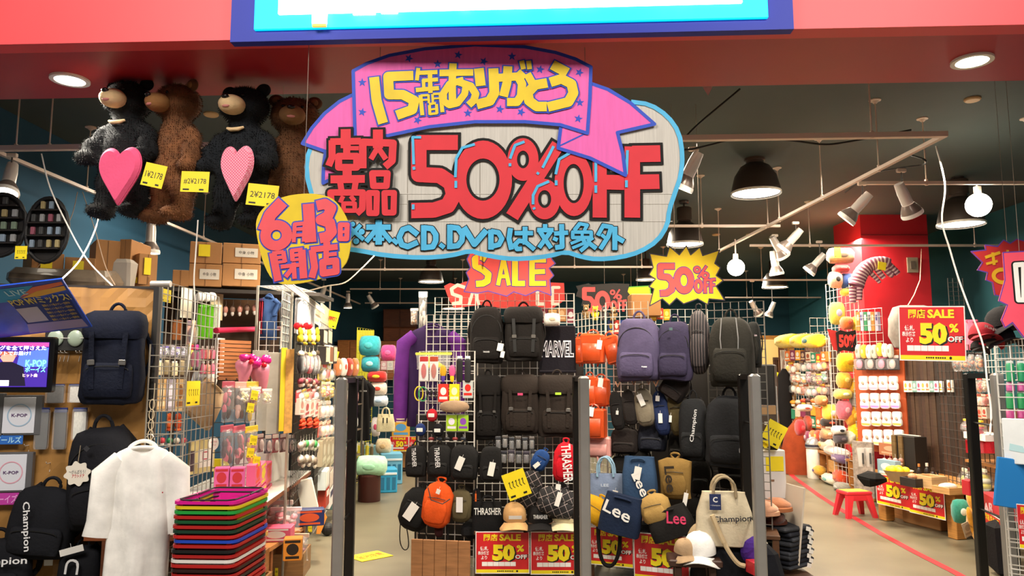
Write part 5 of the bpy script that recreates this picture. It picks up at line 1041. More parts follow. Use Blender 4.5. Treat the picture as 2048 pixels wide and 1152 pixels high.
for s_, cx, cz, ww, hh, c_ in (('ソングを全て押さえた', .25, .74, 1.4, .17, '#ffffff'), ('セレクトでお届け！', .05, .5, 1.05, .15, '#ffffff'), ('K-POP', .72, .05, .5, .26, '#7affe8'), ('ボーイズ', .72, -.22, .5, .2, '#7affe8'), ('ヒット曲', .6, -.48, .35, .13, '#ffd0c0')):
    lettering(t, s_, 0, 0, ww*w/2, hh*h/2*1.2, P(c_, emit=2), 0, .02, 0, 'caption').location = (cx*w/2, -.006, cz*h/2)
# tilted header board above the monitor
A_ = W(-80, 582, 3.72); B_ = W(124, 558, 3.72); Cc = W(184, 654, 4.12); Dd = Cc + (A_ - B_)
u = (B_ - A_).normalized(); v = (B_ - Cc); v = (v - u*v.dot(u)); hgt = v.length; v.normalize()
Mx = Matrix((( u.x, v.cross(u).x, v.x), (u.y, v.cross(u).y, v.y), (u.z, v.cross(u).z, v.z)))
t = mk('header_board', 'tilted blue promotional board with Japanese lettering above the monitor', 'sign board', Cc); t.rotation_euler = Mx.to_euler()
Wd = (B_ - A_).length; sk = (B_ - Cc).dot(u)
blu = mat('#2450c8', rough=.3, var=.4, scale=6, name='blue_print'); q4 = [(-Wd, 0), (0, 0), (sk, hgt), (-Wd + sk, hgt)]
MB().poly(q4, 0, .008).obj('board', blu, t)
def hb(col, pts, nm='print', y=-.0008): MB().flat([(a*Wd + b*sk, b*hgt) for a, b in pts]).obj(nm, P(col) if isinstance(col, str) else col, t, (0, y, 0))
hb('#183078', [(-.62, .2), (-.04, .2), (-.04, .68), (-.62, .68)]); hb('#a99cc8', [(-.66, .03), (-.03, .03), (-.05, .2), (-.62, .22)], y=-.0012); hb('#c9c2cc', [(-.6, .25), (-.38, .25), (-.4, .55), (-.62, .55)], y=-.0014)
hb('#f0b83a', [(-.5, .74), (-.3, .84), (-.02, .88), (-.02, .8), (-.3, .74)], y=-.0016); hb('#e8794a', [(-.5, .76), (-.32, .92), (-.02, .96), (-.02, .9), (-.3, .83)], y=-.0014); hb('#3aa4d8', [(-1, .7), (-.55, .7), (-.3, .95), (-1, .95)], y=-.001)
for s_, cx, cz, ww, hh, c_ in (('POP MVミックス!', -.33, .68, .6, .15, '#e8d65a'), ('LIVE', -.5, .86, .2, .1, '#bff0ff'), ('D', -.75, .82, .1, .14, '#ffffff')):
    lettering(t, s_, 0, 0, ww*Wd, hh*hgt, P(c_), 0, .015, 0, 'lettering').location = (cx*Wd + cz*sk, -.004, cz*hgt)
for i in range(5): lettering(t, '最新ヒット曲メドレー収録中', 0, 0, .28*Wd, .05*hgt, P('#d8b93a'), 0, .01, 0, 'small_print').location = (-.2*Wd + (.55-.07*i)*sk, -.004, (.56 - .075*i)*hgt)
# pair of round lenses
p, w, h = PL.rect(92, 652, 176, 702, .03); t = mk('lens_display', 'pair of pale round glass lenses on a black card', 'glasses', p, PL.rz); MB().bbox(0, 0, 0, w, .03, h, .004).obj('card', P('#14120f'), t)
for sx in (-1, 1):
    m = MB(); m.ell((sx*w*.235, -.022, 0), (w*.19, .012, h*.33), 20, 10); m.obj('lens', P('#93a08c', rough=.2), t, smooth=True)
m = MB(); m.tube([(-w*.48, -.03, 0), (w*.52, -.03, .002)], .0015, 5); m.obj('wire_bridge', WIRE, t)
NB = '#0a1022'
backpack(PL, 176, 606, 301, 806, 'navy backpack with flap and hanging straps on the kraft board', NB, 'flap', off=.03, d=.16, seed=81, tags=[])
backpack(PL, 146, 826, 288, 1050, 'black backpack with diamond patch under the navy one', '#17171c', 'plain', off=.04, d=.17, seed=82, logo=('◆', -.1, .22, .035, .035, 0), lc='#2c2c30', ry=-.08)
backpack(PL, 34, 950, 168, 1108, 'black shoulder bag with white vertical script at far left', '#15161b', 'mini', off=.05, d=.15, seed=83, logo=('Champion', -.12, -.08, .26, .045, math.radians(-78)), ry=.12, name='shoulder_bag')
backpack(PL, -70, 1052, 78, 1190, 'black bag cut by the lower left corner with white script', '#101116', 'mini', off=.08, d=.14, seed=84, logo=('Champion', .13, .08, .3, .05, 0), name='shoulder_bag')
backpack(PL, 128, 1072, 214, 1190, 'black bag with white ring logo beside the white t-shirt hem', '#121318', 'mini', off=.06, d=.13, seed=85, logo=('∩', -.05, .1, .07, .08, math.radians(-5)), name='shoulder_bag', tags=[(-.1, .42, .12, .035, -.25)])
swt = PL.at(97, 1122, .1); t = mk('swing_tag_card', 'white swing tag hanging from the black shoulder bag', 'tag', swt, PL.rz); MB().bbox(0, 0, 0, .045, .003, .05, .002).obj('card', WHITE, t); MB().tube([(0, 0, .02), (0, .01, .09)], .0012, 4).obj('cord', WHITE, t)
p, w, h = PL.rect(127, 922, 182, 973, .22); t = mk('cloud_tag', 'white scalloped paper tag with handwriting and red underlines', 'paper tag', p, PL.rz)
m = MB(); m.poly([(w*.45*math.cos(a)*(1 + .12*math.sin(8*a)), h*.45*math.sin(a)*(1 + .12*math.sin(8*a))) for a in [2*math.pi*i/64 for i in range(64)]], 0, .003); m.obj('card', P('#e8e0d0'), t); lettering(t, '〜がんばろう！', 0, .01, w*.6, h*.16, '#333344', -.001, .0); lettering(t, 'アウトドア', .005, -.012, w*.45, h*.14, '#c03040', -.001, .02)
MB().tube([(0, 0, h*.45), (.0, .02, h*1.1)], .002, 4).obj('cord', P('#9a8a70'), t)
# framed posters and packs
def framed(x0, y0, x1, y1, lab, ring, txt, off=.05):
    p, w, h = PL.rect(x0, y0, x1, y1, off); t = mk('framed_print', lab, 'framed print', p, PL.rz); MB().bbox(.012, 0, 0, w, .035, h, .004).obj('sleeve', P('#6a6a6c', rough=.3, metal=.2), t); MB().bbox(-.004, -.02, 0, w*.86, .006, h*.9, .002).obj('sheet', P('#dcdee6', rough=.25), t)
    m = MB(); m.ring(0, 0, (w*.33, w*.33), (w*.30, w*.30)); m.obj('ring_print', P(ring), t, (0, -.025, 0)); 
    if txt: lettering(t, txt, 0, .0, w*.42, h*.08, '#5a3a6a', -.0255, .02)
    return t
framed(6, 790, 80, 870, 'silver framed print with faint blue ring above the blue script', '#9ab8d0', 'K-POP'); framed(-60, 786, 4, 872, 'framed print cut by the left edge above the blue script', '#9ab8d0', None); framed(-10, 904, 62, 984, 'white framed print with pink ring above the magenta script', '#e0a0b0', 'K-POP')
for x0, y0, x1, y1, c_, l, s_ in ((-14, 870, 46, 889, '#2a6ac0', 'blue brush script sticker under the silver framed print', 'ガールズ'), (-20, 986, 38, 1010, '#c03aa0', 'magenta brush script sticker under the pink ring print', 'ボーイズ')):
    p, w, h = PL.rect(x0, y0, x1, y1, .06); t = mk('script_sticker', l, 'sticker', p, PL.rz, None, 0, 0); MB().bbox(0, 0, 0, w, .004, h, .002).obj('backing', P(c_), t); lettering(t, s_, 0, 0, w*.9, h*.7, '#aee0f8' if 'blue' in l else '#f0a0e0', -.003, .02)
for x0, y0, x1, y1, c1, l in ((93, 768, 132, 806, '#5d5a5a', 'grey folded sock pack with blue header'), (138, 768, 177, 805, '#e6e2da', 'white folded sock pack with blue header'), (72, 815, 100, 898, '#4a4a48', 'long grey sock pack, left of the three long packs'), (108, 815, 136, 898, '#2c2a2a', 'long black sock pack, middle of the three long packs'), (146, 815, 176, 880, '#d8d6cc', 'long white sock pack, right of the three long packs')):
    p, w, h = PL.rect(x0, y0, x1, y1, .04); goods('sock', c1, '#24306a', p, w, h, .03, PL.rz, l + ' on the kraft board', 'socks', None)
for i, (x, y) in enumerate(((115, 706), (123, 706), (131, 706), (139, 706), (161, 706), (168, 706), (60, 890), (103, 925))):
    m = MB(); m.tube([(0, 0, 0), (0, -.06, 0), (0, -.07, .01)], .0022, 5); m.tube([(0, 0, 0), (0, -.02, -.05)], .0016, 4); tag(m.obj('display_hook', WIRE, None, PL.at(x, y, .0), (0, 0, PL.rz)), 'thin metal display hook, ' + ['first of the row of four under the lenses', 'second of the row of four under the lenses', 'third of the row of four under the lenses', 'fourth of the row of four under the lenses', 'left of the pair beside the navy backpack', 'right of the pair beside the navy backpack', 'beside the blue script sticker', 'above the black shoulder bag'][i], 'hook', 'display hooks on the kraft board')
# white t-shirt on hanger
TS = FP(4.1)
shirt(TS, 186, 884, 372, 1215, 'plain white t-shirt hanging from a rack beside the baskets', '#eeebe4', off=0, drz=math.radians(22), d=.13, bw=.62, slv=.44, seed=9)
t = hanger(TS.at(290, 898, .02), .4, .2, 'thin wire hanger inside the white t-shirt', WIRE)
m = MB(); m.ell((0, 0, 0), (.004, .003, .004), 6, 4); tag(m.obj('shirt_emblem', P('#b02030'), None, TS.at(325, 985, .13)), 'tiny red emblem on the white t-shirt chest', 'emblem')
m = MB(); m.tube([(0, 0, -.03), (0, .02, .3), (0, .02, .32)], .002, 5)
for k in range(4): m.tube([(.014*math.cos(a), 0, .04 + .055*k + .028*math.sin(a)) for a in [2*math.pi*i/12 for i in range(12)]], .0025, 5, closed=True)
tag(m.obj('chain_cord', P('#d8c4a0'), None, TS.at(300, 885, -.05)), 'looped cord chain hanging above the white t-shirt', 'cord')
# ================================================================ left grids and rack
GL = Plane(316, 4.62, 432, 5.6); GFt = Plane(293, 4.38, 373, 4.42)
grid(GL, 316, 576, 430, 1150, 'tall wire grid turned into the shop behind the left display board', legs=True, cell=.08, wire=P('#a8a298', metal=.3, rough=.35))
grid(GFt, 295, 688, 371, 900, 'narrow wire grid panel above the white t-shirt', cell=.065, legs=True, wire=P('#b0a898', metal=.3, rough=.35))
m = MB(); m.lathe([(.02, -.06), (.02, .06)], 14); tag(m.obj('roll_end', P('#d8d4cc', metal=.5, rough=.3), None, W(322, 568, 4.6), (0, math.pi/2, 0)), 'shiny tube end clamped on top of the left wire grid', 'clamp')
ycard(GL, 320, 578, 342, 604, 'yellow price card at the top of the tall left grid', off=-.02)
ycard(GL, 372, 762, 400, 811, 'bright yellow card hanging beside the narrow grid panel', off=.12)
LB = Plane(318, 5.5, 470, 6.2)        # goods standing behind the left grids
row(LB, 340, 640, 360, 680, 1, 'towel', [('#a86a3a', '#7a4a28', 'tan')], 'cloth', 'hanging behind the tall left grid', off=.1, d=.05)
row(LB, 390, 610, 422, 678, 2, 'towel', [('#7cc42c', '#5aa81e', 'lime green')], 'towel', 'hanging left of the crimson rail', off=.1, d=.06)
row(LB, 388, 585, 424, 604, 3, 'cushion', [('#ece8e4', '#d8d0c8', 'white')], 'hook cap', 'on top of the lime towels', off=.12, d=.06, cat='hook cap')
row(LB, 360, 576, 384, 636, 1, 'card', [('#e8ddc8', '#e8ddc8', 'cream')], 'paper sheet', 'behind the tall left grid', off=.0, d=.01, cat='paper'); row(LB, 420, 580, 446, 640, 1, 'card', [('#d8c49a', '#e0d0b0', 'beige')], 'paper sheet', 'behind the lime towels', off=-.1, d=.01, cat='paper')
row(LB, 424, 610, 436, 668, 1, 'towel', [('#ecebe6', '#ffffff', 'white')], 'cloth', 'right of the lime towels', off=.1, d=.05)
row(LB, 306, 692, 368, 716, 5, 'bag', [('#cfc9dc', '#a8a0b8', 'silver'), ('#e8e4e0', '#6a5aa8', 'white')], 'sweet bag', 'behind the narrow grid top', off=.2, d=.06, jit=2, cat='bag')
row(LB, 306, 722, 366, 752, 4, 'tube', [('#d8c8a0', '#f0ece4', 'cream'), ('#8a7a5a', '#c8b890', 'khaki')], 'pouch strip', 'second row behind the narrow grid', off=.2, d=.05, jit=2, cat='pouch')
row(LB, 310, 758, 366, 822, 3, 'card', [('#c8a06a', '#e0cda8', 'tan'), ('#b0a8b8', '#e8e4f0', 'grey lilac'), ('#c8a878', '#8a5a30', 'tan brown')], 'hanging pack', 'third row behind the narrow grid', off=.2, d=.03, cat='pack')
row(LB, 324, 826, 360, 862, 2, 'glove', [('#d2622e', '#b84a22', 'orange'), ('#c0502a', '#d87040', 'rust')], 'glove', 'behind the lower narrow grid', off=.2, d=.05)
row(LB, 312, 866, 370, 892, 4, 'charm', [('#c83a4a', '#e8e0d8', 'red'), ('#2a8a5a', '#e8e0d8', 'green'), ('#d8cfc0', '#8a6a5a', 'cream')], 'keyring', 'behind the white t-shirt shoulder', off=.2, d=.05, cat='keyring')
row(LB, 372, 640, 390, 690, 2, 'blister', [('#b88a7a', '#6a5a6a', 'rose'), ('#7a5a3a', '#d8b890', 'brown')], 'accessory pack', 'left of lime towels', off=.15, d=.05, cat='pack')
row(LB, 376, 688, 396, 740, 2, 'blister', [('#c8c23a', '#b02a4a', 'yellow'), ('#3a3a4a', '#c83a8a', 'slate')], 'accessory pack', 'right of the narrow grid', off=.2, d=.05, cat='pack')
for k, y in enumerate((692, 722)): row(LB, 396, y, 424, y + 26, 3, 'bottle', [('#e0708a', '#f2e6dc', 'pink'), ('#e8a08a', '#f2e6dc', 'peach')], 'nail polish', f'in the {ORD[k]} row beside the white strip', off=.2, d=.05, cat='bottle')
row(LB, 428, 676, 447, 748, 1, 'card', [('#f4f0ea', '#f0b0b0', 'tall white')], 'header strip', 'beside the wooden slats', off=.22, d=.02, cat='sign')
row(LB, 380, 745, 430, 790, 2, 'card', [('#d8e0e8', '#a8b0c0', 'pale blue'), ('#e8e4dc', '#d8c4b8', 'white')], 'paper bag', 'behind the bright yellow card', off=.1, d=.03, ry=.3, cat='bag')
tote(LB, 376, 760, 436, 848, 'beige canvas pouch tilted below the bright yellow card', '#b89c78', off=.16, d=.07, handle=.05, seed=4, ry=.6)
p, w, h = LB.rect(378, 880, 428, 946, .16); t = mk('framed_picture', 'cream framed picture with red square, under the beige pouch', 'picture', p, LB.rz); MB().bbox(0, 0, 0, w, .02, h, .003).obj('frame', P('#d8c88a'), t); MB().box(w*.12, -.011, -h*.05, w*.6, .003, h*.55).obj('sheet', WHITE, t); m = MB(); m.stroke([(w*.0, -h*.08), (w*.2, -h*.08), (w*.2, h*.13), (0, h*.13), (0, -h*.08)], w*.03); m.obj('red_square', P('#c42848'), t, (0, -.014, 0)); MB().box(-w*.4, -.012, -h*.1, w*.16, .003, h*.6).obj('side_print', P('#4a3a44'), t)
t = mk('round_tag', 'round white tag with pink writing on the glass pane edge', 'tag', LB.at(427, 887, .3), LB.rz); m = MB(); m.lathe([(.05, -.002), (.05, .002)], 20); m.obj('disc', WHITE, t, rot=(math.pi/2, 0, 0)); lettering(t, 'おすすめ', 0, .012, .06, .014, '#d05a78', -.003, .01); lettering(t, 'グミ', 0, -.012, .04, .014, '#d05a78', -.003, .01)
# ================================================================ left wall run
LW = Plane(430, 5.1, 662, 9.4)
# crimson rail and wooden slat shelf
m = MB(); a, b = LW.at(432, 661, -.1), LW.at(562, 657, .05); m.tube([a, b], .022, 10); tag(m.obj('crimson_rail', P('#b01a40', rough=.4), None), 'crimson rolled rail above the wooden slats', 'rail')
p, w, h = Plane(446, 5.4, 500, 5.7).rect(446, 680, 492, 760); t = mk('slat_panel', 'brown wooden slat panel behind the pink plush toys', 'panel', p, LW.rz*.6)
for i in range(10): MB().box(0, 0, -h/2 + h*(i+.5)/10, w, .02, h/10 - .006).obj('slat', wood('#a8683a'), t)
# pink plush toys in foil
PK_ = Plane(470, 5.1, 550, 5.4)
for i, (x0, y0, x1, y1, ry, l) in enumerate([(470, 712, 506, 770, .15, 'left'), (500, 716, 540, 786, -.25, 'right')]):
    p, w, h = PK_.rect(x0, y0, x1, y1); t = mk('plush_cone', f'pink satin plush wrapped with magenta bow, {l} of the two', 'plush toy', p, PK_.rz, None, 0, ry)
    m = MB(); m.sweep([(0, 0, h*k, w*a, w*a*.8) for k, a in [(-.5,.1),(-.45,.16),(-.2,.28),(.1,.42),(.25,.45),(.35,.35),(.42,.15)]], 18, 2.2); m.wrinkle(.01, 16, i); m.obj('body', mat('#e88aa0', rough=.25, var=.1, coat=.5), t, smooth=True)
    m = MB(); 
    for sx in (-1, 1): m.ell((sx*w*.25, -.03, h*.42), (w*.28, .03, h*.14), 12, 8, rot=(0, sx*.4, 0))
    m.wrinkle(.012, 22, i + 4); m.obj('bow', mat('#e2208a', rough=.2, var=.1, coat=.6), t, smooth=True); m = MB(); m.ell((0, -.06, h*.3), (.018, .018, .018), 10, 8); m.obj('knot', P('#d42030', rough=.2), t)
row(PK_, 474, 776, 540, 806, 3, 'bag', [('#f0e2a0', '#f6f0e0', 'cream'), ('#d88a9a', '#f8e8e0', 'pink')], 'foil bag', 'under the pink plush toys', d=.05, jit=3, cat='bag')
# clear hanging sheet, yellow strip and orange tissue sheet
HS = Plane(490, 5.5, 590, 5.7)
for x0, y0, x1, y1, l in ((502, 700, 534, 862, 'left'), (534, 704, 562, 868, 'right')):
    p, w, h = HS.rect(x0, y0, x1, y1); o = MB().bbox(0, 0, 0, w, .006, h, .001).wrinkle(.004, 6, 2).obj('clear_sheet', mat('#cfc8ba', rough=.15, var=.2, scale=6, alpha=.5, coat=.6, name='clear_sheet'), None, p, (0, 0, HS.rz)); tag(o, f'hanging clear plastic sheet beside the yellow strip, {l} of two', 'plastic sheet')
p, w, h = HS.rect(560, 695, 572, 862, .02); tag(MB().bbox(0, 0, 0, w, .006, h, .001).obj('yellow_strip', P('#ecd02a'), None, p, (0, 0, HS.rz)), 'long yellow strip between clear and orange sheets', 'strip')
p, w, h = HS.rect(570, 698, 586, 866, .02); tag(MB().bbox(0, 0, 0, w, .008, h, .001).wrinkle(.006, 12, 2).obj('orange_tissue', mat('#d8a254', rough=.7, var=.2, scale=30), None, p, (0, 0, HS.rz)), 'long orange crinkled tissue sheet hanging beside the yellow strip', 'tissue sheet')
# candy bags, two rows, in clear film
CB = Plane(432, 5.0, 522, 5.35)
row(CB, 436, 764, 508, 845, 3, 'bag', [('#3a2622', '#c85a6a', 'dark'), ('#5a3a30', '#e0b0a0', 'brown'), ('#a8566a', '#e8c24a', 'mixed pink')], 'gummy bag', 'in the upper row above the pink boxes', d=.07, jit=2, cat='sweet bag', fill=1.05)
row(CB, 434, 850, 508, 934, 3, 'bag', [('#4a2a2a', '#c85a6a', 'dark red'), ('#6a3030', '#e06a7a', 'brown red'), ('#b8606a', '#e8c83a', 'bright pink')], 'gummy bag', 'in the lower row above the pink boxes', d=.07, jit=2, cat='sweet bag', fill=1.05, ry=-.06)
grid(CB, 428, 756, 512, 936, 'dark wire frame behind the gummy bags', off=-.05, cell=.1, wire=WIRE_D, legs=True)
for i, (x, y) in enumerate([(508, 790), (500, 815), (506, 880), (500, 905), (512, 922)]):
    ycard(CB, x - 6, y - 9, x + 8, y + 10, f'small yellow price card beside the gummy bags, {ORD[i]} from the top', off=.12, tilt=.15)
# pink boxes: front pair and receding rows on the counter
PB = Plane(430, 4.75, 492, 4.8)
for r_, (y0, y1, nm) in enumerate(((932, 974, 'upper'), (974, 1016, 'lower'))):
    row(PB, 430, y0, 492, y1, 2, 'box', [('#e0609c', '#c8323a', 'pink')], 'sweet box', f'facing out in the {nm} pink box row', off=0, d=.08, cat='sweet box', fill=.98)
PS = Plane(492, 4.8, 528, 5.6)
for r_, (y0, y1, nm) in enumerate(((926, 972, 'upper'), (972, 1018, 'lower'))):
    row(PS, 492, y0 , 528, y1 - 4, 3, 'box', [('#e8608c', '#f0402a', 'pink'), ('#ee7a9a', '#f0d02a', 'pink and yellow')], 'sweet box', f'end on in the {nm} receding row', off=0, d=.06, cat='sweet box', fill=.98)
# counter
ct = wood('#8a4a26'); zc = .64
f0 = HZ(474, 1047, zc); f1 = HZ(622, 941, zc)
t = mk('sales_counter', 'white topped wooden counter receding along the left wall', 'counter', Vector((0, 0, 0)))
dv = Vector((-.75, 0, 0)); m = MB(); f00 = f0 + (f0 - f1).normalized()*.3
def slab(a, b, dv, z0, z1): 
    m = MB(); vs = [Vector((q.x, q.y, z)) for z in (z0, z1) for q in (a, b, b + dv, a + dv)]; m.add(vs, [(3,2,1,0), (4,5,6,7), (0,1,5,4), (1,2,6,5), (2,3,7,6), (3,0,4,7)]); return m
slab(f00, f1, dv, zc - .004, zc).obj('worktop', P('#f6f2ea', rough=.3), t); slab(f00, f1, dv, zc - .035, zc - .0045).obj('edge_board', ct, t)
slab(f00 + Vector((-.6, 0, 0)), f1 + Vector((-.6, 0, 0)), Vector((-.05, 0, 0)), 0, zc - .036).obj('back_panel', wood('#6a3a20'), t)
for q in (f1 + Vector((-.1, -.05, 0)), f00 + Vector((-.1, .05, 0)), (f00 + f1)/2 + Vector((-.35, 0, 0))): MB().bbox(q.x, q.y, (zc - .036)/2, .05, .05, zc - .036, .005).obj('leg', ct, t)
tag(MB().bbox(0, 0, .14, .3, .5, .28, .02).obj('white_bin', P('#f4f1ea'), None, f1*.72 + f0*.28 + dv*.38), 'white plastic bin at the back of the white counter', 'bin')
tag(MB().bbox(0, 0, 0, .12, .02, .16, .003).wrinkle(.004, 9, 1).obj('counter_card', YC, None, f1*.75 + f0*.25 + dv*.85 + Vector((0, 0, .09))), 'yellow card standing at the back of the counter', 'card')
# lower shelf board with its boxes
zs = .30; s0 = HZ(548, 1090, zs); s1 = HZ(612, 1050, zs); sd = (s0 - s1).normalized()
t = mk('low_shelf', 'low orange wood shelf under the white counter', 'shelf', Vector((0, 0, 0))); sdv = Vector((-.5, 0, 0)); s00 = s0 + sd*.5
slab(s00, s1, sdv, zs - .03, zs).obj('shelf_board', wood('#c07a3e'), t)
for q in (s1, s0, s00): MB().bbox(q.x - .03, q.y, (zs - .03)/2, .04, .04, zs - .03, .004).obj('leg', wood('#9a5a2c'), t)
def crate(p, w, d, h, rz, lab, col='#a86a34', content=None, nm='wooden_crate'):
    t = mk(nm, lab, 'crate', p, rz); wd = wood(col)
    for sx in (-1, 1): MB().bbox(sx*(w/2 - .008), 0, h/2, .014, d, h, .002).obj('side_board', wd, t)
    for sy in (-1, 1): MB().bbox(0, sy*(d/2 - .008), h/2, w, .014, h, .002).obj('end_board', wd, t)
    MB().box(0, 0, .01, w - .02, d - .02, .014).obj('bottom', wd, t); return t
q = HZ(520, 1150, .3); crate(Vector((q.x - .1, q.y - .1, .30)), .26, .4, .14, .05, 'open wooden crate nearest the basket stack, upper one'); crate(Vector((q.x - .1, q.y - .1, .0)), .3, .42, .295, .05, 'deep wooden crate under the upper one beside the baskets', '#b27a40')
goods('bag', '#d8862a', '#e8b05a', Vector((q.x - .12, q.y + .25, .42)), .2, .2, .12, 0, 'orange snack sack behind the upper wooden crate', 'bag', None, 'snack_sack'); goods('box', '#e08a2a', '#2a2018', Vector((q.x + .1, q.y + .35, .39)), .12, .14, .1, .2, 'orange carton behind the upper wooden crate', 'box', None)
q = HZ(560, 1075, zs); goods('box', '#e05a78', '#f2e4e0', Vector((q.x, q.y, zs + .05)), .22, .1, .16, .1, 'pink and clear sweet carton on the low shelf', 'box', None); goods('bag', '#e87a8a', '#f8e0e0', Vector((q.x - .02, q.y + .25, zs + .1)), .24, .18, .16, .1, 'pink bagged sweets behind the carton on low shelf', 'bag', None)
q = HZ(612, 1056, .3); goods('box', '#1f2a5a', '#c8502a', Vector((q.x - .02, q.y + .15, .37)), .24, .13, .12, .3, 'navy and orange carton at the end of the low shelf', 'box', None)
q = HZ(618, 1030, .35); tag(MB().bbox(0, 0, 0, .14, .05, .26, .008).obj('white_carton', P('#dcd8cc'), None, Vector((q.x - .05, q.y + .1, .5)), (0, -.25, .2)), 'tilted white carton with red print above the navy carton', 'box')
for i, (x, y, z, c1, l) in enumerate([(560, 1000, .5, '#8a5a5a', 'left'), (590, 985, .5, '#b08a7a', 'middle'), (575, 1030, .42, '#c07a6a', 'front')]):
    q = HZ(x, y, z); goods('bag', c1, '#d8c0b8', Vector((q.x - .1, q.y + .1, z)), .26, .22, .2, .1, f'big clear bag of sweets under the counter, {l} of three', 'bag', 'clear bags under counter')
q = HZ(590, 1120, .1); crate(Vector((q.x - .05, q.y, 0)), .28, .34, .18, .1, 'brown cardboard tray on the floor under the low shelf', '#8a6238'); q = HZ(603, 1096, .2); goods('bag', '#8a4a4a', '#c8a890', Vector((q.x - .05, q.y + .1, .2)), .2, .2, .14, 0, 'dark wrapped bundle above the brown tray', 'bag', None)
for i, (x0, y0, x1, y1, l, Yd, ti) in enumerate([(582, 1116, 606, 1150, 'yellow price card hanging at the floor tray corner', 6.0, .5), (550, 1136, 556, 1152, 'narrow yellow card under the low shelf', 5.7, 0), (571, 1114, 577, 1130, 'tiny yellow card on the floor tray', 5.95, 0), (616, 1050, 624, 1064, 'small yellow card on the navy carton', 6.8, 0)]):
    ycard(FP(Yd), x0, y0, x1, y1, l, tilt=ti)
p, w, h = FP(7.0).rect(633, 1012, 654, 1068); o = MB().poly([(-w*.2, h*.5), (w*.5, h*.1), (-w*.1, -h*.5), (-w*.5, -h*.5)], 0, .004).obj('orange_card', P('#e8923a'), None, p); tag(o, 'folded orange card hanging from the counter end', 'card')
q = HZ(655, 1058, .06); tag(MB().ell((0, 0, 0), (.06, .06, .06), 14, 10).obj('floor_stopper', P('#141214'), None, q), 'black round stopper on floor below the orange card', 'stopper')
# tall rack with hanging clothes and goods
RK = Plane(515, 5.7, 585, 5.75); RS = Plane(585, 5.75, 662, 8.6)
for x, pl_, l in ((516, RK, 'left'), (585, RK, 'middle'), (661, RS, 'far right')):
    q = pl_.at(x, 571); tag(MB().bbox(0, 0, q.z/2, .018, .018, q.z, .004).obj('rack_post', P('#b0a99c', metal=.4, rough=.35), None, Vector((q.x, q.y, 0))), f'chrome rack post, {l} one of the tall left rack', 'rack post')
m = MB()
a, b, c = RK.at(516, 572), RK.at(585, 571), RS.at(661, 594)
for i in range(9): s_ = i/8; m.tube([a.lerp(b, s_), a.lerp(b, s_) + (c - b)*.95], .003, 4)
for i in range(14): s_ = i/13; m.tube([a + (c - b)*s_, b + (c - b)*s_], .003, 4)
o = m.obj('rack_shelf', WIRE, None); tag(o, 'chrome wire shelf on top of the tall left rack', 'shelf')
grid(RS, 564, 588, 656, 600, 'narrow wire band under the chrome rack shelf', off=.05, cell=.05)
grid(RK, 517, 643, 562, 770, 'wire grid in front of the navy sweatshirt', off=.03)
grid(Plane(563, 5.6, 584, 6.0), 563, 587, 584, 700, 'narrow wire grid beside the rack middle post')
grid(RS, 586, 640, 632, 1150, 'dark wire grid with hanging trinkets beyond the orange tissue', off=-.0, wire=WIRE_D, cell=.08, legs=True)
grid(RS, 634, 650, 660, 1000, 'far wire grid at the end of the left wall', off=.02, cell=.09, legs=True)
tag(slab(RS.at(586, 800, -.25), RS.at(640, 800, -.25), Vector((-.03, .02, 0)), .1, 2.0).obj('dark_backing', P('#171410'), None), 'dark backing board behind the trinket grid', 'board')
shirt(RK, 510, 594, 566, 680, 'navy and grey sweatshirt hanging behind the rack wires', '#2c4672', off=-.14, sleeve='short', d=.1, cat='sweatshirt', name='sweatshirt')
row(RK, 512, 598, 528, 668, 1, 'towel', [('#a02a3a', '#26305a', 'red and navy striped')], 'cloth', 'at the rack left post', off=-.05, d=.05)
row(RS, 588, 598, 622, 668, 4, 'towel', [('#dfe2e4', '#b8bcc0', 'white'), ('#c8ccd2', '#e0e0e0', 'pale grey')], 'cloth', 'hanging under the rack shelf', off=.0, d=.06, cat='cloth')
row(RS, 624, 612, 656, 650, 2, 'card', [('#cfc6b0', '#b8a890', 'beige'), ('#c8bca0', '#d8ccb0', 'tan')], 'flat pack', 'at the rack far end', off=.0, d=.03, cat='pack')
row(RS, 588, 655, 632, 690, 5, 'glove', [('#e0c82a', '#2a2a2a', 'yellow and black'), ('#d8d0b8', '#c8a828', 'cream')], 'slipper', 'in the upper row on the trinket grid', off=.06, d=.06, cat='slipper')
m = MB(); 
for s_ in (-1, 1): m.ell((s_*.035, 0, 0), (.04, .02, .03), 10, 8)
m.ell((0, 0, 0), (.014, .016, .014), 8, 6); tag(m.obj('red_ribbon', P('#d01a28', rough=.3), None, RS.at(606, 652, .08)), 'red ribbon bow above the yellow and black slippers', 'ribbon')
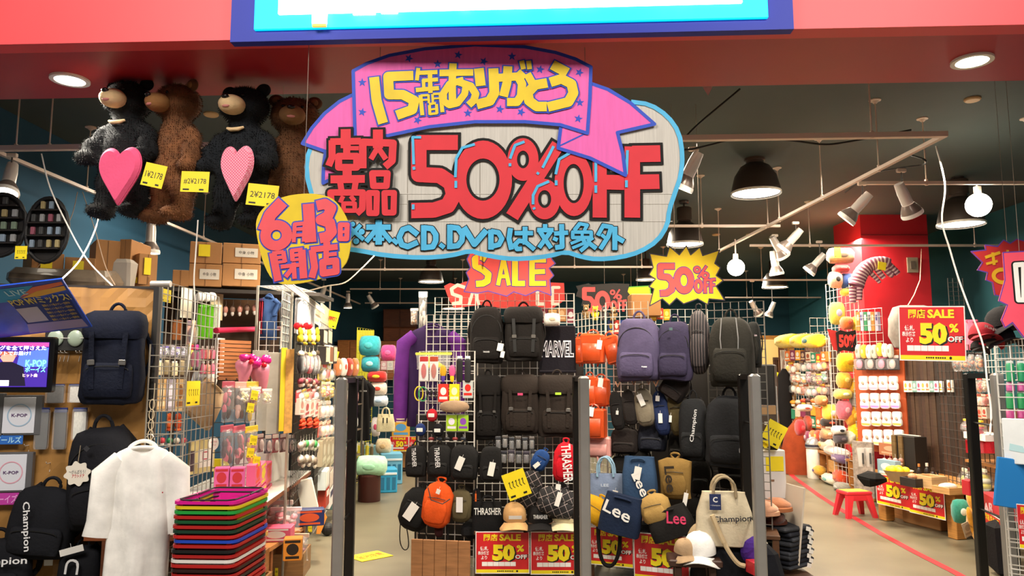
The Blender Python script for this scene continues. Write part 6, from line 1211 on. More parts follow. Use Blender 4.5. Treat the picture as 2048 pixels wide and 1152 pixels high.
for k, (y0, y1, kd, cl, nn, ct_, n) in enumerate([(693, 722, 'charm', [('#e8dcc0', '#c8a060', 'cream'), ('#5a4a38', '#e8e0d0', 'brown'), ('#e0b040', '#fff0d0', 'amber')], 'trinket', 'trinket', 5), (706, 748, 'cushion', [('#1c1416', '#b82a2a', 'black'), ('#3a2222', '#d0a040', 'dark red'), ('#c02a40', '#f0d060', 'red')], 'coin purse', 'purse', 5), (748, 776, 'charm', [('#8a3040', '#d8b0a0', 'wine'), ('#5a2a2a', '#e8e0dc', 'maroon'), ('#a87a6a', '#3a2a2a', 'rose')], 'keyring', 'keyring', 8), (778, 802, 'blister', [('#d8303a', '#f0e8e8', 'red'), ('#a8b8c8', '#e8c040', 'grey'), ('#e0d0b0', '#c04030', 'cream')], 'figure pack', 'pack', 4), (800, 832, 'card', [('#f0dccc', '#d89a8a', 'peach'), ('#e8c8c0', '#b04a4a', 'pale pink')], 'printed pouch', 'pouch', 4), (838, 858, 'glove', [('#d8401e', '#b8301a', 'orange red')], 'rubber toy', 'toy', 3), (870, 902, 'charm', [('#c8c0b4', '#8a8278', 'silver'), ('#a09080', '#e0d8cc', 'pewter'), ('#3a9a4a', '#d8e0c8', 'green')], 'metal keyring', 'keyring', 7), (900, 934, 'charm', [('#d0c8b8', '#6a5a50', 'pearl'), ('#7a6a5a', '#e8e0d0', 'bronze')], 'metal keyring', 'keyring', 7)]):
    row(RS, 590, y0, 632, y1, n, kd, cl, nn, f'in {ORD[k+1]} trinket row beyond the orange tissue', off=.05, d=.06, cat=ct_, jit=3)
row(Plane(500, 5.8, 590, 6.2), 512, 868, 588, 905, 5, 'blister', [('#7a3a3a', '#c8b0a8', 'wine'), ('#4a4a58', '#d8c8c0', 'slate'), ('#a83038', '#e8dcd0', 'red')], 'gadget pack', 'behind the counter under the clear sheets', d=.05, cat='pack', jit=2)
row(RS, 636, 660, 656, 690, 2, 'case', [('#2a2422', '#d8c8a8', 'dark')], 'lip case', 'in the first row at far left wall end', off=.06, d=.05, cat='case')
for k, (y0, y1, kd, cl, nn) in enumerate([(692, 728, 'case', [('#2a2422', '#d8c8a8', 'dark'), ('#e8dcc0', '#8a5a3a', 'cream')], 'lip case'), (730, 762, 'blister', [('#e8c83a', '#f0f0e0', 'yellow'), ('#c8d8d0', '#d84a4a', 'mint')], 'toy pack'), (765, 796, 'bag', [('#d8a828', '#f0e0a0', 'amber'), ('#c84a3a', '#f0d8c8', 'red')], 'snack bag'), (800, 835, 'blister', [('#c8a888', '#e8dcd0', 'tan'), ('#8a9a9a', '#e0e0d8', 'grey')], 'toy pack'), (842, 872, 'blister', [('#b8483a', '#e8d0b0', 'brick'), ('#b89a78', '#e8e0d0', 'sand')], 'toy pack'), (880, 930, 'card', [('#a89a80', '#c8c0a8', 'khaki')], 'long pack'), (938, 975, 'case', [('#c8d0d0', '#e8e8e0', 'pale'), ('#8a7a70', '#d8c8b8', 'taupe')], 'carton'), (976, 1012, 'book', [('#a83a2a', '#e8e0d8', 'red'), ('#e0ddd8', '#3a3a5a', 'white'), ('#6a8a8a', '#e8e0d0', 'teal')], 'book')]):
    row(RS, 634, y0, 660, y1, 3, kd, cl, nn, f'in {ORD[k+1]} row at far left wall end', off=.08, d=.08, cat=nn.split()[-1], jit=2)
for i, (x0, y0, x1, y1, l) in enumerate([(653, 622, 676, 656, 'tilted yellow card with red handwriting at the rack end'), (650, 700, 676, 724, 'yellow and red card below the tilted one'), (640, 762, 662, 786, 'orange yellow card on the far left wall end')]):
    t = ycard(FP(8.3), x0, y0, x1, y1, l, tilt=.25); lettering(t, '特価', 0, .01, .07, .05, '#d02030', -.004, .02)
tag(MB().box(0, 0, 0, .05, .01, .6).obj('narrow_sign', P('#f0e080'), None, W(656, 745, 7.9)), 'narrow pale yellow sign post at the far left wall end', 'sign')
# ---- shelf with cardboard cartons high at the left
SB = Plane(310, 5.9, 540, 6.2); q0 = SB.at(310, 573); q1 = SB.at(640, 575)
tag(slab(q0, q1, Vector((0, .5, 0)), q0.z - .03, q0.z).obj('high_shelf', P('#231a14'), None), 'dark shelf board carrying the stacked cardboard cartons', 'shelf')
for x in (330, 520): q = SB.at(x, 573); tag(MB().bbox(0, .25, (q0.z - .03)/2, .03, .03, q0.z - .03, .003).obj('shelf_post', P('#2a211a'), None, Vector((q.x, q.y, 0))), f'dark post under the carton shelf at its {"left" if x == 330 else "right"} end', 'post')
tag(slab(SB.at(330, 600, -.55), SB.at(560, 600, -.55), Vector((0, .03, 0)), 1.2, q0.z - .03).obj('partition', wood('#4a3018'), None), 'brown board behind the shelf under the cardboard cartons', 'board')
row(SB, 444, 600, 516, 632, 5, 'charm', [('#c88a7a', '#e8d8d0', 'rose'), ('#8a6a5a', '#d8d0c8', 'brown')], 'ornament', 'in the dim row under the cardboard cartons', off=-.2, d=.05, jit=3)
def carton(pl, x0, y0, x1, y1, lab, d=.4, off=0, labelp=True, rz=0, yc=False, ry=0):
    p, w, h = pl.rect(x0, y0, x1, y1, off); t = mk('cardboard_carton', lab, 'carton', p, pl.rz + rz, None, 0, ry); MB().bbox(0, d/2, 0, w, d, h, .004).obj('box_body', CARD, t)
    MB().box(0, d/2, h/2 + .001, w*.98, .05, .002).obj('tape', P('#c9a878', rough=.3), t); MB().box(0, -.001, 0, w*.02, .002, h*.98).obj('seam', P('#7d5632'), t)
    if labelp: MB().box(w*.12, -.002, h*.05, w*.6, .002, h*.45).obj('paper_label', P('#cfc8bc'), t); lettering(t, '中身 小物', 0, 0, w*.4, h*.16, '#3a3430', 0, 0).location = (w*.12, -.004, h*.05)
    if yc: MB().box(-w*.05, -.006, h*.1, w*.36, .002, h*.55).obj('price_card', YC, t)
    return t
carton(SB, 378, 528, 444, 573, 'cardboard carton with white label, bottom left of the four', off=.0); carton(SB, 445, 528, 521, 573, 'cardboard carton with white label, bottom right of the four'); carton(SB, 380, 484, 444, 527, 'cardboard carton with yellow card, top left of the four', labelp=False, yc=True); carton(SB, 446, 487, 522, 527, 'cardboard carton with white label, top right of the four')
carton(SB, 345, 540, 378, 573, 'small low cardboard carton left of the four stacked ones', labelp=False)
UL = Plane(-100, 5.2, 330, 5.9)
tag(slab(UL.at(-100, 572, 0), UL.at(345, 572, 0), Vector((0, .6, 0)), UL.at(100, 572).z - .03, UL.at(100, 572).z).obj('high_shelf', P('#1c1612'), None), 'dark shelf board above the kraft display board', 'shelf')
for x0, y0, x1, y1, l, rz, lb, yc in ((236, 478, 262, 572, 'large open cardboard carton standing on the dark shelf', -.5, False, False), (190, 480, 240, 572, 'large brown cardboard carton left of the open one', .1, False, False), (62, 505, 128, 572, 'dim brown carton with yellow card at far left', .2, False, True), (128, 515, 190, 572, 'dim brown carton with small yellow card', -.15, False, True), (244, 552, 300, 573, 'low brown carton with yellow card beside the spotlight', 0, False, True), (276, 508, 316, 570, 'tilted brown carton under the spotlight', .3, False, True)):
    carton(UL, x0, y0, x1, y1, l, rz=rz, labelp=lb, yc=yc, d=.34, off=.1)
tag(MB().bbox(0, 0, 0, .7, .3, .13, .05).wrinkle(.05, 5, 3).obj('wrapped_goods', mat('#7a6a58', rough=.3, var=.3, scale=8, coat=.4), None, UL.at(130, 560, .25)), 'clear wrapped goods heaped on the dark shelf', 'wrapped goods')
tag(MB().bbox(0, 0, 0, .14, .1, .2, .02).wrinkle(.03, 8, 5).obj('white_paper_bundle', P('#b0a598'), None, UL.at(248, 550, .2)), 'white paper bundle beside the open carton', 'paper')
# round wall racks with small cases
for x0, y0, x1, y1, l in ((-52, 388, 52, 512, 'round black rack with small cases, cut by the left edge'), (52, 396, 136, 524, 'round black rack with small cases beside the left edge one')):
    RP = FP(4.9); p, w, h = RP.rect(x0, y0, x1, y1); t = mk('round_rack', l, 'round rack', p, .0); m = MB(); m.tube([(w/2*math.cos(a), 0, h/2*math.sin(a)) for a in [2*math.pi*i/32 for i in range(32)]], .014, 8, closed=True); m.obj('rim', P('#0e0c0c'), t, smooth=True)
    MB().poly([(w/2*.97*math.cos(a), h/2*.97*math.sin(a)) for a in [2*math.pi*i/32 for i in range(32)]], .01, .03).obj('back_disc', P('#15110f'), t)
    for k in range(4): z = -h*.3 + k*h*.2; MB().box(0, -.01, z, w*.86*math.cos(math.asin(min(.95, abs(z)/(h/2)))), .05, .008).obj('ledge', P('#1b1512'), t)
    r_ = random.Random(int(x0) + 60)
    for k in range(4):
        for j in range(4):
            z = -h*.3 + k*h*.2 + .035; x = -w*.3 + j*w*.2
            if (x/(w/2))**2 + (z/(h/2))**2 < .72: MB().bbox(x, -.015, z, w*.09, .02, h*.12, .003).obj('small_case', P(r_.choice(['#6a7a68', '#8a8a8a', '#8a4a5a', '#7a8a9a', '#9a8a60', '#3a3a3a'])), t)
ycard(FP(4.85), 30, 492, 54, 518, 'yellow card hanging under the round black racks', off=.05)
# ================================================================ back of the left aisle
BA = Plane(690, 11.5, 800, 11.5); BB = FP(13.2)
grid(Plane(712, 10.6, 746, 11.2), 714, 657, 746, 770, 'yellow plastic covered grid at the back of the left aisle', wire=P('#d8cf2a'), cell=.09, legs=True)
o = MB().box(0, 0, 0, .26, .02, .75).obj('yellow_partition', P('#e0d830'), None, W(730, 710, 11.4), (0, 0, .3)); tag(o, 'yellow panel behind the back grid of the left aisle', 'panel')
for x0, y0, x1, y1, k_, c1, c2, l in ((722, 672, 764, 712, 'cushion', '#3ab0bc', '#54c4cc', 'round turquoise plush cushion, upper one on the back grid'), (726, 712, 762, 744, 'cushion', '#36a8b8', '#a8e0e4', 'turquoise plush cushion hanging below the round one'), (764, 690, 794, 722, 'cushion', '#e04a8a', '#e86aa0', 'bright pink plush ball beside the turquoise cushions'), (738, 742, 776, 764, 'cushion', '#c82a24', '#e8c830', 'red plush cushion under the turquoise ones'), (742, 764, 776, 790, 'cushion', '#e8d8c8', '#d84a3a', 'white and red plush cushion above the tote bag'), (744, 790, 778, 812, 'cushion', '#d0dce8', '#a8c0d8', 'pale blue plush cushion above the tote bag'), (754, 876, 784, 906, 'cushion', '#e0c8a0', '#c8a878', 'cream plush cushion below the tote bag'), (744, 834, 762, 872, 'cushion', '#e0d8d8', '#c84a6a', 'white and pink plush cushion left of the tote bag')):
    p, w, h = FP(10.8).rect(x0, y0, x1, y1); goods(k_, c1, c2, p, w, h, w*.8, 0, l, 'plush cushion', None, 'plush_cushion')
shirt(FP(9.6), 694, 757, 752, 880, 'black t-shirt with faint white print hanging beyond the gate', '#121012', d=.12, logo=('CHAMPION', .12, .3, .09, .02), seed=7, bw=.7)
tote(FP(10.4), 754, 812, 791, 863, 'small cream tote bag at the back of the left aisle', '#d9cca4', handle=.3, d=.08, logo=('▮▮', 0, -.05, .07, .07, 0)); 
q = HZ(738, 1002, 0); hh = .32; t = mk('brown_drum', 'dark brown round drum under the mint cushion', 'drum', q); m = MB(); m.lathe([(.13, 0), (.135, .01), (.135, hh), (.125, hh)], 24); m.obj('drum', P('#3a140e', rough=.4), t, smooth=True); m = MB(); m.lathe([(.138, hh*.92), (.138, hh)], 24, cap=False); m.obj('band', P('#4a1c14'), t)
goods('cushion', '#a8dcb8', '#98d0ac', q + Vector((.02, .12, hh + .1)), .38, .24, .3, 0, 'mint green plush cushion lying on the brown drum', 'cushion', None)
for i, (x, y, w_, h_, c1, l) in enumerate([(770, 985, .3, .3, '#2a9ac8', 'blue plastic crate on floor beside the brown drum'), (782, 968, .3, .42, '#6ab0d0', 'pale blue stacked carton behind the blue crate')]):
    q = HZ(x, y, 0); t = mk('plastic_crate', l, 'crate', q, .25)
    MB().bbox(0, .1, h_/2, w_, .3, h_, .01).obj('crate_body', P(c1), t); MB().bbox(0, -.055, h_*.8, w_*.95, .012, .03, .004).obj('rim', P('#d8e4e8'), t); m = MB(); 
    for k in range(4): MB().box(-w_*.36 + k*w_*.24, -.052, h_*.4, w_*.14, .008, h_*.5).obj('slot', P('#1a6a90'), t)
tag(MB().bbox(0, 0, 0, .42, .2, .5, .01).obj('pale_carton', P('#9ac8d8'), None, W(752, 920, 11.2) + Vector((0, .15, -.05))), 'pale turquoise carton behind the mint cushion', 'carton')
poster(FP(11.9), 780, 873, 817, 903, 'small red sale poster on the far shelf of left aisle'); poster(FP(11.95), 818, 873, 850, 903, 'red sale poster half hidden behind mini backpacks')
goods('card', '#e0a83a', '#5aa0d8', W(802, 858, 12.0), .28, .26, .02, 0, 'yellow and blue picture card above the far sale poster', 'card', None)
t = mk('far_shelf', 'far metal shelf holding a cardboard carton in left aisle', 'shelf', W(815, 936, 12.2)); MB().box(0, 0, 0, .5, .4, .02).obj('board', P('#3a2a20'), t); MB().bbox(.02, 0, .15, .34, .3, .26, .005).obj('carton', CARD, t)
for sx in (-1, 1): MB().box(sx*.24, -.18, .2, .02, .02, 1.2).obj('post', WIRE_D, t)
row(FP(10.5), 712, 884, 748, 940, 4, 'tube', [('#d8c83a', '#f0e8c0', 'yellow'), ('#6a5a3a', '#d8d0b8', 'olive')], 'hanging pack', 'below the black t-shirt at back', d=.05, cat='pack', jit=3)
row(FP(12.2), 786, 740, 830, 790, 6, 'bottle', [('#a8b0a8', '#d8d4cc', 'grey'), ('#8a9aa0', '#e8e4dc', 'blue grey')], 'bottle', 'on the upper far shelf behind jacket', d=.06, jit=2)
row(FP(12.2), 786, 796, 826, 850, 5, 'blister', [('#4a4a6a', '#a8a0b8', 'violet'), ('#5a5048', '#c8b8a0', 'taupe')], 'toy pack', 'on the lower far shelf behind jacket', d=.06, jit=2, cat='pack')
row(FP(12.2), 762, 722, 800, 740, 3, 'card', [('#e8b8c0', '#f8e8e8', 'pink'), ('#e8e4dc', '#d0d0d0', 'white')], 'carton', 'at the far shelf top', d=.06, cat='carton')
grid(FP(12.4), 758, 700, 834, 900, 'far wire shelf grid behind the purple jacket', cell=.12, legs=True)
row(Plane(664, 8.6, 712, 9.0), 664, 716, 710, 752, 4, 'cushion', [('#c87a4a', '#f0e0c8', 'orange'), ('#e8e0d8', '#c84a3a', 'white'), ('#a83a2a', '#e8c8a0', 'red')], 'mug', 'on the glass case behind the left gate', d=.08, cat='mug')
CS = FP(8.9); p0, w, h = CS.rect(664, 753, 712, 940); t = mk('glass_case', 'glass display case behind the left gate', 'display case', Vector((p0.x, p0.y, 0)))
MB().box(0, .2, p0.z + h/2, w, .4, .025).obj('case_top', P('#7a7672', metal=.5, rough=.3), t)
for i, z in enumerate((.25, .55, .85, 1.15)): MB().box(0, .2, z, w*.96, .36, .012).obj('shelf_board', P('#5a4a3a'), t)
for sx in (-1, 1):
    for sy in (.02, .38): MB().box(sx*w*.48, sy, (p0.z + h/2)/2, .02, .02, p0.z + h/2).obj('frame_post', P('#4a4642'), t)
MB().box(0, .004, (p0.z + h/2)/2, w*.94, .004, p0.z + h/2 - .02).obj('glass_door', mat('#d8dcd8', rough=.05, var=0, alpha=.15, name='glass'), t)
r_ = random.Random(3)
for z in (.25, .55, .85, 1.15):
    for k in range(3):
        c_ = r_.choice(['#b8482a', '#e0c8a0', '#3a7a6a', '#c8a040', '#d8d4cc', '#8a2a2a']); goods('cushion', c_, '#e8dcc8', Vector((p0.x - w*.3 + k*w*.3, p0.y + .25, z + .09)), w*.26, .15, .12, 0, f'{dict([("#b8482a","rust"),("#e0c8a0","cream"),("#3a7a6a","green"),("#c8a040","ochre"),("#d8d4cc","white"),("#8a2a2a","dark red")])[c_]} dish {["at left","in the middle","at right"][k]} on the {dict([(.25,"lowest"),(.55,"second"),(.85,"third"),(1.15,"top")])[z]} glass case shelf', 'dish', 'dishes in the glass case', 'dish')
# woodwork on the back wall
for i, (x0, y0, x1, y1, Yd, c_, l) in enumerate([(766, 618, 832, 655, 16.6, '#5a2f18', 'upper dark wood cabinet on the back wall'), (766, 655, 832, 684, 16.6, '#7a4222', 'lower dark wood cabinet on the back wall'), (674, 680, 724, 740, 16.4, '#b8743a', 'orange wood cabinet on the back wall left'), (724, 682, 860, 760, 16.5, '#a8683a', 'long orange wood cabinet behind the plush cushions')]):
    p, w, h = FP(Yd).rect(x0, y0, x1, y1); t = mk('wood_cabinet', l, 'cabinet', p); MB().bbox(0, .15, 0, w, .3, h, .01).obj('cabinet_body', wood(c_), t)
    for k in range(2): MB().bbox(-w/4 + k*w/2, -.008, 0, w*.46, .02, h*.9, .006).obj('door', wood(c_), t)
m = MB(); m.box(0, 0, 0, .34, .003, .27, rot=(0, 0, .1)); 
q = HZ(740, 1112, .004); t = mk('floor_sticker', 'yellow floor sticker with red writing on the left aisle', 'floor sticker', q, .75); MB().box(0, 0, 0, .30, .24, .003).obj('sheet', YC, t); o = lettering(t, '足元注意', 0, 0, .24, .1, '#d87a1e', 0, .02); o.rotation_euler = (-math.pi/2, 0, 0); o.location = (0, 0, .0035)
q = HZ(814, 1150, .1); tag(MB().bbox(0, 0, -.02, .05, .12, .22, .02).wrinkle(.02, 8, 1).obj('dark_bundle', fab('#2a2420'), None, q + Vector((.02, .3, .02))), 'dark bundle on the floor left of the wooden panel', 'bundle')
# ================================================================ right aisle
TT = wood('#b8803f'); TD = wood('#8f5c2a')
TP = Plane(1748, 7.95, 1912, 6.95)            # front face of the wooden table
def flatbox(pl, x0, x1, ytop, depth, th): pass
a = HZ(1700, 990, 0)
g0 = HZ(1765, 1041, 0); g1 = HZ(1905, 1078, 0); tz = .46
def table(pa, pb, z, depth, lab, legw=.11, col=TT, ext=.12):
    u_ = (pb - pa); u_.z = 0; L = u_.length; u_.normalize(); rz = math.atan2(u_.y, u_.x); c = (pa + pb)/2
    t = mk('wooden_table', lab, 'table', Vector((c.x, c.y, 0)), rz)
    for i in range(3): MB().bbox(0, -.04 + (depth + .08)*(i + .5)/3, z - .025, L + 2*ext, (depth + .08)/3 - .003, .05, .006).obj('plank', col, t)
    MB().bbox(0, .06, z - .1, L, .03, .1, .004).obj('apron', col, t)
    for sx in (-1, 1):
        for y in (legw/2, depth - legw/2): MB().bbox(sx*L/2, y, (z - .05)/2, legw, legw, z - .05, .008).obj('leg', col, t)
    return t, rz, c
t, trz, tc_ = table(Vector((g0.x, g0.y, 0)), Vector((g1.x, g1.y, 0)), tz, .75, 'pale wooden table with two sale posters on its front')
TF = Plane(100, 1, 200, 1); TF.a = Vector((g0.x, g0.y, 0)); TF.b = Vector((g1.x, g1.y, 0)); TF.u = (TF.b - TF.a).normalized(); TF.rz = trz; TF.n = Vector((TF.u.y, -TF.u.x, 0))
poster(TF, 1752, 952, 1818, 1014, 'red sale poster on the pale wooden table front, left of two', off=.07)
poster(TF, 1817, 968, 1888, 1032, 'red sale poster on the pale wooden table front, right of two', off=.07)
def on_table(px, py, z=tz): return HZ(px, py, z)
q = HZ(1830, 1042, 0); c_ = crate(Vector((q.x + .1, q.y + .15, 0)), .5, .4, .34, trz, 'low wooden box on the floor under the table', '#a87440', nm='floor_box')
tag(MB().bbox(0, 0, .15, .5, .35, .3, .01).obj('brown_carton', CARD, None, HZ(1880, 1062, 0) + Vector((.1, .25, 0)), (0, 0, trz)), 'brown carton on the floor under the table right end', 'carton')
# things on the table
q = on_table(1808, 966); t = mk('ceramic_bowl', 'cream bowl full of yellow citrus fruit on the wooden table', 'bowl', q + Vector((0, .1, 0))); m = MB(); m.lathe([(.06, 0), (.075, .005), (.13, .1), (.14, .11), (.13, .108), (.07, .02), (.0, .015)], 24, cap=False); m.obj('bowl', mat('#cdb98c', rough=.5, var=.1, scale=6), t, smooth=True)
for i in range(7): 
    a_ = i*.9; f = Vector((.07*math.cos(a_)*(i > 0), .07*math.sin(a_)*(i > 0), .115 + .01*(i == 0))); tag(MB().ell((0, 0, 0), (.042, .034, .034), 12, 8, rot=(0, 0, a_)).obj('lemon', mat('#f0c81e', rough=.5, var=.06, bump=.1, bscale=80), None, q + Vector((0, .1, 0)) + f), 'yellow lemon in the cream bowl on the wooden table', 'fruit', 'lemons in the cream bowl')
q = on_table(1835, 975); crate(q + Vector((.02, .08, 0)), .2, .16, .08, trz, 'small black box between the bowl and pale wooden box', '#2a2420', nm='black_tray'); tag(MB().ell((0, 0, 0), (.04, .04, .03), 12, 8).obj('bun', P('#c8906a'), None, q + Vector((.0, .08, .09))), 'small orange round bun in the black box', 'bun')
q = on_table(1868, 978); crate(q + Vector((.03, .1, 0)), .22, .18, .11, trz, 'pale wooden box at the middle of the table', '#c8a272', nm='wooden_box')
q = on_table(1905, 990); crate(q + Vector((.02, .1, 0)), .2, .16, .06, trz, 'shallow oval wooden tray at the table right end', '#c0935a', nm='wooden_tray'); tag(MB().ell((0, 0, 0), (.08, .05, .03), 14, 8).obj('cloth_roll', P('#d8d0c4'), None, q + Vector((.02, .1, .06))), 'rolled pale cloth in the oval wooden tray', 'cloth')
q = on_table(1905, 950); crate(q + Vector((.1, .0, 0)), .22, .2, .2, trz, 'tall pale wooden box carrying the pink lidded tub', '#b08d5e', nm='wooden_box')
tb = q + Vector((.1, 0, .2)); t = mk('plastic_tub', 'clear plastic tub with pink lid on tall wooden box', 'tub', tb, trz); MB().bbox(0, 0, .07, .2, .14, .13, .01).obj('tub', mat('#d8b8c8', rough=.2, var=0, alpha=.6, name='tubpink'), t); MB().bbox(0, 0, .145, .22, .16, .025, .008).obj('lid', P('#d878b8'), t)
t = dup(t, q + Vector((.34, .05, .18)), None, 'second plastic tub with dusky pink lid near the gate post'); 
for i, (x, y, c1, c2, w_, h_, l) in enumerate([(1866, 958, '#1c1410', '#d8d0c4', .06, .18, 'dark bottle with white cap behind the pale wooden box'), (1878, 962, '#2a1812', '#3a2a22', .06, .15, 'dark brown bottle beside the white capped bottle'), (1888, 966, '#3a2218', '#1a1512', .05, .14, 'small brown bottle near the tall box'), (1850, 955, '#241a16', '#c87a3a', .05, .16, 'dark bottle with orange cap behind the black box'), (1880, 935, '#9ab8ac', '#d8e0d8', .06, .14, 'pale green can, left of the green cans'), (1891, 935, '#a8c0b8', '#e0e4dc', .06, .14, 'pale green can, right of the green cans')]):
    q = on_table(x, y + 8); goods('bottle', c1, c2, q + Vector((0, .12, h_/2)), w_, h_, w_, 0, l, 'bottle', None)
q = on_table(1842, 950); t = mk('dark_stand', 'dark slatted wooden stand with small orange lights on the table', 'stand', q + Vector((.05, .3, 0)), trz); MB().bbox(0, 0, .19, .34, .16, .38, .005).obj('stand_body', P('#1a130d'), t)
for k, x in enumerate((-.12, -.02)): MB().bbox(x, -.09, .19, .06, .02, .38, .003).obj('slat', wood('#6a5230'), t); MB().ell((x, -.105, .1), (.012, .008, .016), 8, 6).obj('orange_mark', P('#e86a2a', emit=.6), t)
MB().box(0, 0, .39, .34, .02, .01).obj('wire_top', WIRE, t)
q = on_table(1820, 940); tag(MB().bbox(0, 0, 0, .1, .01, .14, .002).obj('white_card', P('#f2eef0'), None, q + Vector((0, .25, .1)), (0, 0, trz)), 'small white card standing behind the fruit bowl', 'card')
q = on_table(1738, 968); tag(MB().bbox(0, 0, 0, .26, .2, .13, .05).wrinkle(.02, 9, 6).obj('black_cloth', fab('#0e0c0c'), None, q + Vector((.1, .15, .03)), (0, 0, trz)), 'black cloth draped over the table left end', 'cloth')
for i, (x, l) in enumerate(((1741, 'left'), (1756, 'right'))):
    q = on_table(x, 945); t = mk('clear_tumbler', f'clear plastic tumbler with printed side on black cloth, {l} of two', 'tumbler', q + Vector((0, .2, .04))); m = MB(); m.lathe([(.03, 0), (.045, .2), (.042, .2), (.028, .01)], 16, cap=False); m.obj('cup', mat('#d8d4d0', rough=.1, var=0, alpha=.55, name='cup_clear'), t, smooth=True); MB().box(0, -.045, .09, .02, .004, .12).obj('print', P('#4a4a4a'), t)
row(TF, 1768, 908, 1812, 930, 4, 'charm', [('#c89a9a', '#e0d0c8', 'rose'), ('#a87a6a', '#d8c8c0', 'brown')], 'glass ornament', 'behind the blue carton on the table', off=-.4, d=.06, cat='ornament')
p, w, h = TF.rect(1766, 920, 1802, 952, -.3); goods('card', '#8aa8b8', '#c8d8e0', p, w, h, .12, trz, 'blue grey carton behind the fruit bowl', 'carton', None)
p, w, h = TF.rect(1762, 888, 1812, 912, -.5); goods('card', '#a86a4a', '#c89a7a', p, w, h, .05, trz, 'reddish patterned board behind the glass ornaments', 'board', None)
# grey concrete looking panel and end cabinet
EP = Plane(1708, 8.9, 1760, 8.6); p, w, h = EP.rect(1708, 892, 1748, 985); t = mk('grey_panel', 'grey speckled panel standing left of the tumblers', 'panel', p, EP.rz); MB().bbox(0, 0, 0, w, .04, h + .1, .004).obj('panel_board', mat('#8f8278', rough=.9, var=.35, scale=25), t)
tag(MB().bbox(0, .15, 0, .32, .3, .34, .01).obj('end_cabinet', TT, None, HZ(1738, 1000, 0) + Vector((-.05, .0, .17)), (0, 0, trz)), 'plain wooden block beside the pale wooden table left end', 'cabinet')
# red step stool
q = HZ(1719, 1036, 0); t = mk('step_stool', 'red plastic step stool with yellow top print on floor', 'stool', q + Vector((0, .1, 0)), .15); RP_ = P('#d8303c', rough=.35); Hs = .27
m = MB(); m.bbox(0, 0, Hs - .02, .29, .22, .04, .01); m.obj('seat', RP_, t); MB().bbox(0, 0, Hs + .001, .25, .18, .004, .002).obj('yellow_top', mat('#e0b838', rough=.6, var=.3, scale=30), t)
for sx in (-1, 1):
    for sy in (-1, 1):
        m = MB(); x0, y0_ = sx*.10, sy*.075; x1, y1_ = sx*.155, sy*.12; m.add([(x0-.035, y0_-.03, Hs-.03), (x0+.035, y0_-.03, Hs-.03), (x0+.035, y0_+.03, Hs-.03), (x0-.035, y0_+.03, Hs-.03), (x1-.022, y1_-.02, 0), (x1+.022, y1_-.02, 0), (x1+.022, y1_+.02, 0), (x1-.022, y1_+.02, 0)], [(0,1,2,3), (7,6,5,4), (0,4,5,1), (1,5,6,2), (2,6,7,3), (3,7,4,0)]); m.obj('leg', RP_, t)
for sy in (-1, 1): MB().bbox(0, sy*.1, Hs - .06, .24, .012, .07, .004).obj('skirt', RP_, t)
# open cube shelves with toys
w0 = HZ(1700, 985, 0); w1 = HZ(1636, 958, 0); u_ = (w0 - w1); L = u_.length; u_.normalize(); srz = math.atan2(u_.y, u_.x); zc_ = .4
t = mk('cube_shelf', 'low open wooden cube shelf with plush toys, right aisle', 'shelf', Vector(((w0.x + w1.x)/2, (w0.y + w1.y)/2, 0)), srz); wd = wood('#b0733a')
MB().bbox(0, .2, zc_, L, .4, .035, .004).obj('top_board', wd, t); MB().bbox(0, .2, .03, L, .4, .03, .004).obj('bottom_board', wd, t); MB().box(0, .39, zc_/2, L, .02, zc_).obj('back_board', wood('#8a5426'), t)
for k in range(4): MB().bbox(-L/2 + .015 + (L - .03)*k/3, .2, zc_/2, .03, .4, zc_, .004).obj('divider', wd, t)
MB().bbox(0, .02, .25, L*.28, .03, .16, .004).obj('drawer_front', wood('#d09a5a'), t)
SF = Plane(100, 1, 200, 1); SF.a = Vector((w1.x, w1.y, 0)); SF.b = Vector((w0.x, w0.y, 0)); SF.u = u_; SF.rz = srz; SF.n = Vector((u_.y, -u_.x, 0))
for x0, y0, x1, y1, c1, c2, l, o_ in ((1642, 930, 1658, 950, '#e0a83a', '#5a3a8a', 'yellow plush cushion in the left cubby', -.1), (1664, 948, 1686, 968, '#e8e0c8', '#6aa8a0', 'cream striped cushion in the middle cubby', -.1), (1688, 940, 1704, 968, '#d0461e', '#e86a2a', 'orange red cushion in the right cubby', -.1), (1690, 965, 1708, 984, '#8a8478', '#a8a298', 'grey cushion at the bottom right cubby', -.05),
    (1632, 882, 1650, 908, '#8ac82a', '#d8f04a', 'lime green cushion on the cube shelf', -.2), (1648, 876, 1676, 902, '#e8d8b8', '#e8b84a', 'cream and yellow cushion on the cube shelf', -.2), (1666, 894, 1708, 914, '#f4efe8', '#e8c8b8', 'long white cushion on the cube shelf right end', -.15), (1684, 908, 1706, 926, '#6a5078', '#b89a9a', 'purple patterned pouch on the cube shelf', -.1)):
    p, w, h = SF.rect(x0, y0, x1, y1, o_); goods('cushion', c1, c2, p, w, h, .18, srz, l, 'cushion', None)
q = HZ(1632, 958, 0); t = mk('floor_lamp_can', 'white tall canister with silver dome top beside the cube shelf', 'canister', q + Vector((0, .05, 0))); MB().lathe([(.09, 0), (.1, .02), (.1, .42), (.09, .44)], 18).obj('can', mat('#e8e0d4', rough=.4, var=.1), t, smooth=True); MB().lathe([(.11, .44), (.11, .5), (.08, .57), (.02, .6)], 18).obj('dome', P('#b8b8b8', metal=.5, rough=.25), t, smooth=True); MB().lathe([(.112, .46), (.112, .49)], 18, cap=False).obj('band', P('#2a2a3a'), t)
